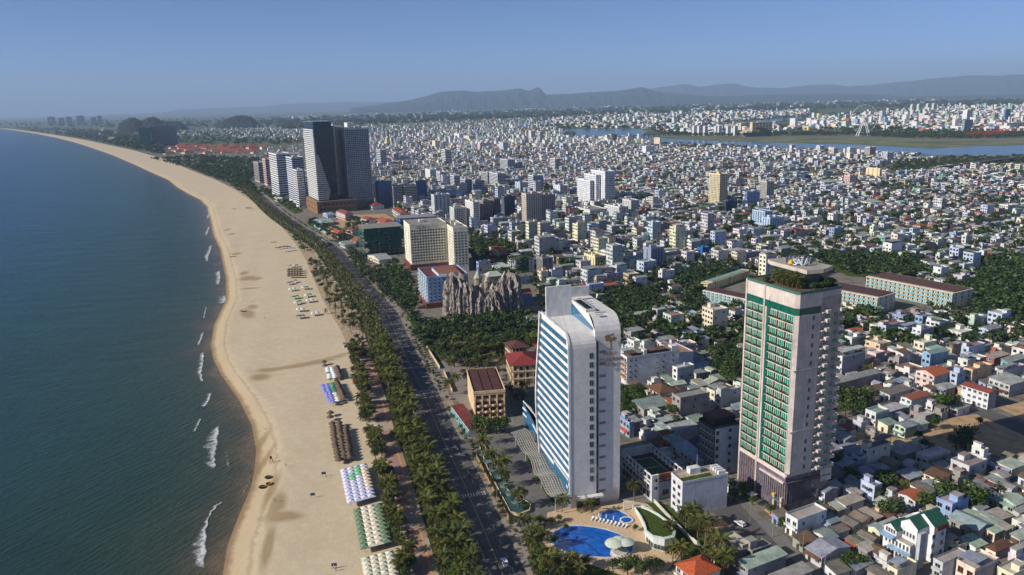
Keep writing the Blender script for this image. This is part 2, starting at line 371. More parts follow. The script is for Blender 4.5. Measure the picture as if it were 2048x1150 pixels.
# ---- road, pavements, promenade
KR = [(1075, 1190), (1055, 1150), (1000, 1035), (961, 954), (906, 850), (873, 777), (847, 730), (816, 670), (797, 627), (766, 592), (724, 546), (683, 500), (649, 477), (610, 454), (580, 435), (557, 417), (538, 400), (498, 366)]
KRg = sorted((y, x) for x, y in [g(*p) for p in KR]); KRg = [(-200, KRg[0][1]+125)]+KRg
def kerb_x(y): return interp(KRg, y)
ROAD_W = 15.0
rys = [-200, 0, 100]+list(np.arange(180, 700, 6.0))+list(np.arange(700, 1640, 20.0))
def strip(name, fn0, fn1, z, m, side=0.0, kind='structure', ys=rys, colr=(.5, .5, .5), parent=None):
    mb = MB()
    for y0, y1 in zip(ys[:-1], ys[1:]):
        a, b, c_, d_ = (fn0(y0), y0), (fn1(y0), y0), (fn1(y1), y1), (fn0(y1), y1)
        mb.face([(*a, z), (*b, z), (*c_, z), (*d_, z)], colr)
        if side: mb.face([(*a, z-side), (*a, z), (*d_, z), (*d_, z-side)], colr); mb.face([(*b, z), (*b, z-side), (*c_, z-side), (*c_, z)], colr)
    o = obj(name, mb.data(name, [m]), parent)
    if not parent: o['kind'] = kind
    return o
am = NT('asphalt'); P = am.pos(); a1 = am.noise(P, .12, 4, .6); a2 = am.noise(P, 2.5, 4, .7)
col = am.mix(am.ramp(a2, [(.3, 0.), (.7, .6)]), am.ramp(a1, [(.3, c(84, 83, 83)), (.7, c(110, 107, 103))]), c(72, 71, 71))
am.set(Base_Color=col, Roughness=.85, Specular_IOR_Level=.3); MAT['asphalt'] = am.m
SK = 1/math.cos(math.radians(18))
road_o = strip('road', lambda y: kerb_x(y)-ROAD_W*SK, lambda y: kerb_x(y), .03, am.m)
strip('pavement_kerb', lambda y: kerb_x(y), lambda y: kerb_x(y)+5.2*SK, .15, MAT['stone'], .12, colr=c(150, 138, 124))
strip('pavement_kerb', lambda y: kerb_x(y)-(ROAD_W+1.2)*SK, lambda y: kerb_x(y)-ROAD_W*SK, .15, MAT['stone'], .12, colr=c(158, 150, 138))
mk_plain('mark', 'road_paint', .7, .3, 0, (.8, .55, 1.1))
for y0 in np.arange(190, 1200, 9.0):      # lane dashes
    for o_, colr in ((ROAD_W*.5, c(196, 178, 120)), (ROAD_W*.25, c(196, 194, 188)), (ROAD_W*.75, c(196, 194, 188))):
        if o_ != ROAD_W*.5 and y0 > 620: continue
        mb = MB(); y1 = y0+(8.9 if o_ == ROAD_W*.5 else 3.2); f0 = kerb_x(y0)-o_*SK; f1 = kerb_x(y1)-o_*SK; w = .12
        mb.face([(f0-w, y0, .036), (f0+w, y0, .036), (f1+w, y1, .036), (f1-w, y1, .036)], colr); obj('lane_line', mb.data('lane_line', [MAT['mark']]), road_o)
for yc in [g(975, 985)[1], g(860, 778)[1]-1]:  # zebra bars
    for k in range(14):
        o_ = .8+k*1.0; mb = MB(); f = kerb_x(yc)-o_*SK
        yy = yc-o_*.3; mb.face([(f-.26, yy-1.4, .038), (f+.26, yy-1.4, .038), (f-.55, yy+1.5, .038), (f-1.07, yy+1.5, .038)], c(205, 203, 198)); obj('zebra_bar', mb.data('zebra_bar', [MAT['mark']]), road_o)
pm = NT('promenade_paving'); P = pm.pos(); q = pm.noise(P, .09, 2); q2 = pm.noise(P, 1.4, 3, .7)
col = pm.mix(pm.ramp(q, [(.44, 0.), (.5, 1.)]), c(176, 160, 146), c(168, 128, 112)); col = pm.mix(pm.ramp(q2, [(.35, .3), (.65, 0.)]), col, c(128, 116, 106))
pm.set(Base_Color=col, Roughness=.85)
PROM = lambda k: (lambda y: kerb_x(y)-(ROAD_W+k)*SK)
prys = [y for y in rys if y < 560]
prom_o = strip('promenade', PROM(19.5), PROM(12.2), .14, pm.m, .12, ys=prys)
strip('yellow_stripe', PROM(14.6), PROM(13.9), .146, MAT['stone'], colr=c(196, 160, 92), ys=prys, parent=prom_o)
grm = NT('grass'); P = grm.pos(); gg_ = grm.noise(P, .5, 4, .7)
grm.set(Base_Color=grm.ramp(gg_, [(.3, c(48, 64, 28)), (.55, c(70, 86, 36)), (.75, c(104, 104, 58))]), Roughness=.95, Specular_IOR_Level=.1); MAT['grass'] = grm.m
strip('grass_verge', PROM(12.1), PROM(1.3), .07, grm.m, ys=[y for y in rys if y < 1500])
# park soil under the beach-side palms
so = NT('sandy_soil'); P = so.pos(); s1 = so.noise(P, .35, 5, .7)
so.set(Base_Color=so.ramp(s1, [(.3, c(94, 96, 54)), (.45, c(164, 144, 112)), (.7, c(196, 174, 142))]), Roughness=.95); MAT['soil'] = so.m
def soilL(y): return back_x(y)-1.0
strip('park_ground', soilL, lambda y: max(PROM(19.6)(y) if y < 560 else PROM(12)(y), back_x(y)), .05, so.m, ys=[y for y in rys if y < 1600])
# ---- river, far water, fields
rm = NT('river_water'); P = rm.pos()
rm.bump(rm.noise(P, .25, 3), .25, .3); rm.set(Base_Color=(*c(70, 96, 112), 1), Roughness=.2, Specular_IOR_Level=.5)
def pxsheet(name, pts, z, m, kind='structure', col=(.5, .5, .5)):
    mb = MB(); mb.face([(*g(x, y), z) for x, y in pts], col); return tag(obj(name, mb.data(name, [m])), kind=kind)
pxsheet('river', [(1300, 283), (1384, 289.5), (1473, 293), (1594, 296), (1700, 300), (1769, 304), (1837, 310), (1985, 313.5), (2100, 306), (2100, 289), (2048, 291), (1958, 293), (1861, 298), (1800, 294.5), (1726, 290), (1600, 287), (1500, 284.5), (1443, 283), (1325, 276.5), (1281, 271), (1255, 273)], .8, rm.m)
pxsheet('river', [(1112, 262), (1140, 258.5), (1200, 257.5), (1281, 258.5), (1296, 263), (1285, 270), (1255, 274), (1222, 274), (1148, 272), (1120, 267)], 1.0, rm.m)
pxsheet('lake', [(1000, 252), (1040, 249), (1072, 248), (1072, 251), (1035, 255), (1000, 258)], 1.2, rm.m)
pxsheet('lake', [(1074, 243), (1095, 241.5), (1100, 246), (1080, 249)], 1.2, rm.m)
pxsheet('river', [(1500, 243), (1540, 239), (1585, 234.5), (1640, 230), (1640, 233), (1590, 239), (1530, 246), (1490, 250)], 1.5, rm.m)
fldm = NT('dry_field'); P = fldm.pos(); q = fldm.noise(P, .01, 5, .7)
fldm.set(Base_Color=fldm.ramp(q, [(.35, c(66, 80, 48)), (.55, c(108, 112, 66)), (.75, c(140, 130, 88))]), Roughness=.95)
pxsheet('riverside_field', [(1325, 276), (1443, 282.5), (1500, 284), (1600, 286.5), (1726, 289.5), (1861, 297), (1930, 292), (2048, 290), (2048, 282), (1860, 281), (1700, 277), (1600, 276), (1480, 277), (1380, 274), (1320, 270)], .5, fldm.m)
pxsheet('riverside_field', [(1755, 345), (1765, 336), (1785, 328), (1803, 330), (1800, 340), (1780, 346)], .3, fldm.m)
dirt = NT('bare_dirt'); P = dirt.pos(); q = dirt.noise(P, .22, 5, .7)
dirt.set(Base_Color=dirt.ramp(q, [(.28, c(120, 112, 76)), (.45, c(172, 142, 104)), (.7, c(198, 166, 124))]), Roughness=.95); MAT['dirt'] = dirt.m
# ---- mountains
rk = NT('hill_forest'); P = rk.pos(); q = rk.noise(P, .004, 6, .7)
rk.set(Base_Color=rk.ramp(q, [(.3, c(34, 56, 46)), (.6, c(50, 72, 60)), (.8, c(80, 92, 84))]), Roughness=1, Specular_IOR_Level=.05)
def vnoise(n, seed, beta=1.0):
    r = np.random.default_rng(seed); x = np.linspace(0, 1, n); s = np.zeros(n)
    for o in range(2, 9): s += np.sin(2*math.pi*(2**o)*x*(.7+.3*r.random())+r.random()*6.3)/(2**o)**beta
    return s
def ridge(name, prof, dist, label, seed, depth=.16, rough=1.0):
    """prof: skyline in pixels; the range stands dist metres away"""
    xs = np.arange(prof[0][0], prof[-1][0]+1, 4.0); n = len(xs); ys = np.array([interp(prof, x) for x in xs])+vnoise(n, seed, .85)*3.6*rough
    K = 13; X = np.zeros((n, K, 3)); r = np.random.default_rng(seed); spur = vnoise(n, seed+3, .8)
    for i, (x, y) in enumerate(zip(xs, ys)):
        d = FWD*FPX+RGT*(x-1024)+UPV*(575-y); hd = math.hypot(d[0], d[1]); z = CAM_H+dist*d[2]/hd; z = max(z, 4); ux, uy = d[0]/hd, d[1]/hd
        for j in range(K):
            s = j/(K-1)*2-1            # -1 front foot .. 0 crest .. 1 back foot
            hgt = (1-abs(s))**1.15; wv = .45*(spur[i]*.9+.5*math.sin(i*.9+j*1.3+seed)+.35*math.sin(i*2.3-j*.7))*(1-abs(1-2*abs(s)))*(abs(s) > .01)
            rr = dist*(1+depth*s); X[i, j] = (ux*rr, uy*rr, max(z*(hgt+wv*.35), -6) if abs(s) < .999 else -8)
    return tag(grid_obj(name, X, [rk.m], {}), label, 'mountain', kind='structure')
ridge('mountain', [(200, 231), (330, 223), (430, 216), (560, 210), (680, 203), (760, 204), (860, 208), (960, 214)], 38000, 'faint low mountains on the horizon beyond the coast', 5)
ridge('mountain', [(700, 216), (760, 208), (800, 203), (835, 197), (880, 186), (920, 182), (960, 183.5), (1000, 180), (1040, 175), (1058, 181), (1078, 173.5), (1092, 189), (1150, 187), (1200, 183.5), (1250, 181), (1285, 175.5), (1312, 184), (1380, 189), (1480, 191), (1600, 189), (1700, 188), (1800, 190), (1950, 192), (2140, 194)], 21000, 'blue mountain ridge with a twin peak beyond the city', 9, .22)
ridge('mountain', [(1000, 206), (1100, 192), (1180, 186), (1230, 182), (1300, 178), (1340, 172), (1368, 169), (1400, 175), (1440, 168), (1472, 166), (1500, 172), (1560, 177), (1620, 171), (1660, 169), (1700, 174), (1750, 169), (1800, 162), (1870, 157), (1950, 151), (2000, 152), (2060, 148), (2140, 146)], 30000, 'pale high mountain range at the back beyond the city', 21)
mrm = NT('limestone_outcrop'); P = mrm.pos(); q = mrm.noise(P, .03, 6, .75)
mrm.set(Base_Color=mrm.ramp(q, [(.3, c(22, 30, 22)), (.55, c(38, 46, 34)), (.75, c(80, 80, 74))]), Roughness=1, Specular_IOR_Level=.05)
def outcrop(prof, basey, label, seed):
    xs = np.arange(prof[0][0], prof[-1][0]+.1, 1.5); n = len(xs); bx_, by_ = g((prof[0][0]+prof[-1][0])/2, basey); dist = math.hypot(bx_, by_); K = 15
    X = np.zeros((n, K, 3)); vn = vnoise(n, seed)
    for i, x in enumerate(xs):
        y = interp(prof, x)+vn[i]*1.2; d = FWD*FPX+RGT*(x-1024)+UPV*(575-y); hd = math.hypot(d[0], d[1]); z = max(CAM_H+dist*d[2]/hd, 0); ux, uy = d[0]/hd, d[1]/hd
        for j in range(K):
            s = j/(K-1)*2-1; rr = dist+s*330*min(1, z/50); X[i, j] = (ux*rr, uy*rr, z*(1-abs(s)**2.6)*(1+.10*math.sin(i*1.1+j*2+seed)+.07*math.sin(i*.5-j*1.7))-3)
    return tag(grid_obj('limestone_hill', X, [mrm.m], {}), label, 'hill', kind='structure')
outcrop([(232, 259), (244, 245), (258, 237), (268, 236), (282, 243), (296, 236), (308, 235), (322, 242), (345, 243), (362, 243), (378, 257)], 262, 'dark twin humped limestone hill standing behind the netted hotel block', 4)
outcrop([(430, 254), (444, 243), (462, 235), (480, 232), (500, 233), (512, 241), (524, 252)], 255, 'rounded dark limestone hill standing alone on the plain', 8)
# ================================================================== shared small pieces
def win_mesh(name, frame, pane, depth=.12, mull=1, sill=True):
    """unit window in the x-z plane, facing -y"""
    mb = MB(); f = .07
    mb.box(0, 1, -depth*.3, 0, 0, f, frame, 0, bottom=True); mb.box(0, 1, -depth*.3, 0, 1-f, 1, frame, 0, bottom=True)
    mb.box(0, f, -depth*.3, 0, f, 1-f, frame); mb.box(1-f, 1, -depth*.3, 0, f, 1-f, frame)
    for k in range(mull): xx = (k+1)/(mull+1); mb.box(xx-.025, xx+.025, -depth*.25, 0, f, 1-f, frame)
    mb.face([(f, -.02, f), (1-f, -.02, f), (1-f, -.02, 1-f), (f, -.02, 1-f)], pane, 1)
    if sill: mb.box(-.06, 1.06, -depth*1.6, 0, -.06, 0, frame, 0, bottom=True)
    return mb.data(name, [MAT['paint'], MAT['glass']])
WHITE = c(226, 226, 222); DARKG = c(38, 46, 54)
WIN = {'dark': win_mesh('window', c(196, 194, 188), c(34, 40, 46)), 'blue': win_mesh('window', c(206, 208, 210), c(46, 72, 92)),
       'brown': win_mesh('window', c(120, 84, 58), c(48, 42, 38)), 'green': win_mesh('window', c(214, 214, 206), c(20, 122, 94), mull=2, sill=False),
       'teal': win_mesh('window', c(170, 172, 174), c(22, 66, 86), mull=1, sill=False), 'open': win_mesh('window', c(150, 146, 140), c(26, 26, 28), sill=False)}
def window(parent, style, face, a, z, w, h, plane=0.0, name='window'):
    """face 'f': on the wall y=plane looking to -y, a along x; face 'l': on the wall x=plane looking to -x, a along y (left edge = larger y)"""
    if face == 'f': return obj(name, WIN[style], parent, (a, plane-.02, z), 0, (w, 1, h))
    if face == 'b': return obj(name, WIN[style], parent, (a+w, plane+.02, z), math.pi, (w, 1, h))
    if face == 'r': return obj(name, WIN[style], parent, (plane+.02, a, z), math.pi/2, (w, 1, h))
    return obj(name, WIN[style], parent, (plane-.02, a+w, z), -math.pi/2, (w, 1, h))
def grid_windows(mb, face, a0, a1, z0, z1, na, nz, w, h, pane, plane=0.0, frame=None):
    for i in range(na):
        for k in range(nz):
            a = a0+(a1-a0)*(i+.5)/na-w/2; z = z0+(z1-z0)*(k+.5)/nz-h/2; e = .05
            if face == 'f': P = [(a, plane-e, z), (a+w, plane-e, z), (a+w, plane-e, z+h), (a, plane-e, z+h)]
            elif face == 'l': P = [(plane-e, a+w, z), (plane-e, a, z), (plane-e, a, z+h), (plane-e, a+w, z+h)]
            elif face == 'r': P = [(plane+e, a, z), (plane+e, a+w, z), (plane+e, a+w, z+h), (plane+e, a, z+h)]
            col = pane if random.random() > .12 else tuple(min(1, q*2.6) for q in pane)
            mb.face(P, col, 1)
            if frame:
                f = .14
                if face == 'f': mb.box(a-f, a+w+f, plane-.3, plane, z-.2, z-.05, frame)
                elif face == 'l': mb.box(plane-.3, plane, a-f, a+w+f, z-.2, z-.05, frame)
def roof_bits(mb, w, d, h, col, n=2, big=False):
    """stair head, tanks and small plant on a flat roof"""
    for k in range(n):
        a = random.uniform(.15, .6)*w; b = random.uniform(.2, .7)*d; s = random.uniform(1.6, 3.0)*(1.5 if big else 1)
        mb.box(a, min(a+s, w-.3), b, min(b+s*1.2, d-.3), h, h+random.uniform(1.4, 2.8), col)
STEEL = c(170, 176, 182)
def tank_data():
    mb = MB(); mb.box(-.6, .6, -.5, .5, 0, .5, c(110, 105, 100))
    V = []; n = 10
    mb2 = MB(); mb2.lathe([(0.05, -.75), (.5, -.72), (.55, 0), (.5, .72), (.05, .75)], n, STEEL)
    for x, y, z in mb2.v: V.append((z, x, 1.05+y))
    mb.mesh(V, mb2.f, STEEL, 1); return mb.data('water_tank', [MAT['paint'], MAT['metal']])
TANK = tank_data()
def tower(name, label, cat, sp, wall, nf, nl, nz, pane=c(44, 54, 64), ww=1.3, wh=1.5, z0=4.0, style='grid', roofc=None, podium=None, side=None, group=None, balc=None, bulk=True, pitch=False, zt=1.2, glassy=False):
    b = solve(**sp) if 'cx' in sp else sp
    t = thing(name, label, cat, (b['x'], b['y'], 0), b['th'], group); w, d, h = b['w'], b['d'], b['h']; occupy(b, 2)
    mb = MB(); mb.box(0, w, 0, d, 0, h, wall, 0, top=roofc or c(150, 146, 140))
    part('wall', mb, PAINT, t)
    mb = MB(); mb.ring([(-.12, -.12), (w+.12, -.12), (w+.12, d+.12), (-.12, d+.12)], .3, h-.3, h+.9, tuple(q*1.04 for q in wall)); pr = part('parapet', mb, PAINT, t)
    if bulk:
        mb = MB(); roof_bits(mb, w, d, h, tuple(q*.95 for q in wall), 2, w > 12); part('roof_room', mb, PAINT, pr, stuff=True)
    mb = MB(); fr = tuple(min(.85, q*1.08) for q in wall)
    if style == 'grid':
        if nf: grid_windows(mb, 'f', .6, w-.6, z0, h-zt, nf, nz, ww, wh, pane, 0, fr)
        if nl: grid_windows(mb, 'l', .6, d-.6, z0, h-zt, nl, nz, ww, wh, pane, 0, fr)
    elif style == 'band':
        for k in range(nz):
            z = z0+(h-zt-z0)*(k+.3)/nz; hh = (h-zt-z0)/nz*.5
            mb.face([(.4, -.06, z), (w-.4, -.06, z), (w-.4, -.06, z+hh), (.4, -.06, z+hh)], pane, 1); mb.face([(-.06, d-.4, z), (-.06, .4, z), (-.06, .4, z+hh), (-.06, d-.4, z+hh)], pane, 1)
    part('window_grid', mb, [MAT['paint'], MAT['glass']], t, stuff=True)
    if balc:
        mb = MB()
        for k in range(nz):
            z = z0+(h-zt-z0)*k/nz+.2; mb.box(-1.1, 0, .5, d-.5, z-.25, z+.75, balc, bottom=True)
            mb.box(.0, w, -.18, 0, z-.25, z-.02, balc, bottom=True)
        part('balcony', mb, PAINT, t, stuff=True)
    if podium:
        pw, ph, pc = podium; mb = MB(); mb.box(-pw, w+pw, -pw, d, 0, ph, pc, top=c(120, 92, 84)); part('podium', mb, PAINT, t)
    return t, b
# ------------------------------------------------------------------ towers and blocks by the sea front (near roof corner, right corner, back-left corner, base row, in photo pixels)
def T(cx, cy, R, L, base, **k): return dict(cx=cx, cy=cy, R=R, L=L, base=base, **k)
CREAM = c(232, 226, 204); TN = c(46, 52, 60)
# twin winged cream hotel
tD, bD = tower('hotel_block', 'broad cream twelve storey hotel wing standing behind the blue hotel', 'hotel', T(819, 451, 892, 807, 541, th=17), CREAM, 13, 2, 12, TN, 1.7, 1.5, 7, podium=(1.5, 5.5, c(112, 62, 54)), zt=4.2)
bW = dict(bD); 
tower('hotel_block', 'cream hotel wing with a windowed end wall turned to the road', 'hotel', T(906, 457, 935, 884, 545, th=17), CREAM, 4, 7, 12, TN, 1.7, 1.5, 6, zt=3.0, balc=None)
# pale blue hotel with maroon base
tB, bB = tower('hotel_block', 'pale blue hotel with white balcony strip and maroon ground floor', 'hotel', T(854, 556, 936, 836, 616, th=17), c(150, 178, 214), 9, 0, 7, c(52, 74, 96), 1.3, 1.4, 4, roofc=c(112, 62, 54), podium=(2.2, 4.0, c(120, 66, 56)), bulk=False, zt=.8)
mb = MB()
for k in range(5):
    y = bB['d']*(k+.5)/5
    mb.box(-.55, 0, y-.35, y+.35, 4, bB['h'], WHITE)
    for q in range(7): z = 4.4+q*(bB['h']-5)/7; mb.box(-1.0, -.01, y-1.3, y+1.3, z-.15, z+.7, WHITE, bottom=True); mb.face([(-.03, y+1.1, z+.8), (-.03, y-1.1, z+.8), (-.03, y-1.1, z+2.3), (-.03, y+1.1, z+2.3)], c(60, 74, 88))
part('balcony', mb, PAINT, tB, stuff=True)
mb = MB(); mb.prism([(bB['w']*.28, -.4), (bB['w']*.55, -1.6), (bB['w']*.82, -.4), (bB['w']*.82, bB['d']*.7), (bB['w']*.28, bB['d']*.7)], bB['h'], bB['h']+2.4, c(196, 206, 220), top=c(150, 100, 76)); part('roof_terrace', mb, PAINT, tB)
# netted frames
def scaffold(name, label, sp, net, frame, nz, bays):
    b = solve(**sp); t = thing(name, label, 'building', (b['x'], b['y'], 0), b['th']); w, d, h = b['w'], b['d'], b['h']; occupy(b, 2)
    mb = MB()
    for k in range(nz+1): z = h*k/nz; mb.box(0, w, 0, d, max(z-.35, 0), z, frame, bottom=True)
    part('floor_slab', mb, PAINT, t, stuff=True)
    mb = MB()
    for i in range(bays+1):
        for y in (.3, d*.5, d-.6): x = (w-.5)*i/bays; mb.box(x, x+.5, y, y+.5, 0, h, frame)
    part('column', mb, PAINT, t, stuff=True)
    mb = MB(); nx = bays*2
    for i in range(nx):
        for k in range(nz):
            if random.random() < .26 or k < 2+(i % 5 == 0)*3: continue
            x0, x1 = w*i/nx, w*(i+1)/nx; z0, z1 = h*k/nz, h*(k+1)/nz; e = random.uniform(.25, .5); cc = tuple(q*random.uniform(.75, 1.15) for q in net)
            mb.face([(x0, -e, z0), (x1, -e, z0), (x1, -e-.1, z1), (x0, -e-.1, z1)], cc)
    ny = max(2, bays//2)
    for i in range(ny):
        for k in range(nz):
            if random.random() < .45: continue
            y0, y1 = d*i/ny, d*(i+1)/ny; mb.face([(-.35, y1, h*k/nz), (-.35, y0, h*k/nz), (-.35, y0, h*(k+1)/nz), (-.35, y1, h*(k+1)/nz)], net)
    part('safety_net', mb, [MAT['cloth']], t, stuff=True); return t
scaffold('unfinished_building', 'unfinished concrete frame draped in dark green safety net beside the cream hotel', T(727, 458, 806, 716, 515, th=20), c(34, 84, 68), c(150, 146, 138), 9, 8)
scaffold('unfinished_building', 'low building wrapped in bright blue safety net behind the cream hotel', T(800, 437, 872, 794, 470, th=15), c(30, 70, 150), c(150, 150, 146), 6, 7)
# twin tall towers
sp = solve(**T(626, 253, 666, 603, 426, th=25)); gt = thing('skyscraper', 'dark glass tower with white balcony bands on its seaward side', 'skyscraper', (sp['x'], sp['y'], 0), sp['th']); w, d, h = sp['w'], sp['d'], sp['h']; occupy(sp, 3)
mb = MB(); mb.prism([(0, 0), (w, 0), (w, d), (0, d)], 18, h, c(20, 44, 52), top=c(70, 74, 76)); part('glass_body', mb, [MAT['glass']], gt)
mb = MB(); N = 36
for k in range(N):
    z = 19+(h-22)*k/N; zz = (h-22)/N; mb.box(-1.2, .02, .0, d, z, z+zz*.52, c(216, 216, 212), bottom=True)
    s = k/N; xr = w*(.62-.95*abs(s-.12)) if s < .62 else w*.12*(1-s)   # bands wrap onto the front in a slanting field
    if xr > .4: mb.box(-1.2, max(xr, .3), -1.0, .02, z, z+zz*.52, c(216, 216, 212), bottom=True)
part('balcony', mb, PAINT, gt, stuff=True)
mb = MB(); mb.box(w*.05, w*.95, d*.1, d*.9, h, h+6, c(24, 46, 52)); mb.box(-1, w+1, -1, d+1, h+6, h+6.8, c(120, 128, 130), bottom=True); part('crown', mb, [MAT['glass']], gt)
mb = MB()
for k in range(7):
    x = w*(.2+.1*k); mb.tube([(x, d*.5, h+6.8), (x+(k-3)*.5, d*.5, h+9+abs(k-3)), (x+(k-3)*1.3, d*.5, h+11+1.2*abs(k-3))], .28, 4, c(60, 66, 64))
part('roof_ornament', mb, PAINT, gt)
mb = MB(); mb.box(-5, w+24, -8, d, 0, 17, c(150, 112, 76), top=c(140, 128, 112)); part('podium', mb, PAINT, gt)
mb = MB(); grid_windows(mb, 'f', -3, w+22, 2, 16, 9, 2, 4.2, 4.2, c(40, 46, 52), -8); grid_windows(mb, 'l', -6, d-2, 2, 16, 6, 2, 3.0, 4.0, c(60, 58, 44), -5); part('window_grid', mb, [MAT['paint'], MAT['glass']], gt, stuff=True)
tower('skyscraper', 'tall white apartment tower with a dense grid of windows beside the dark glass tower', 'skyscraper', T(688, 257, 737, 676, 418, th=25), c(206, 210, 214), 13, 4, 38, c(58, 70, 84), 2.2, 2.0, 14, zt=2, podium=(1, 13, c(176, 140, 112)))
tower('skyscraper', 'cream side slab of the white apartment tower next to the dark glass tower', 'skyscraper', T(672, 254, 684, 662, 414, th=25), c(236, 226, 200), 2, 5, 38, c(120, 104, 84), 1.6, 1.7, 14, zt=2)
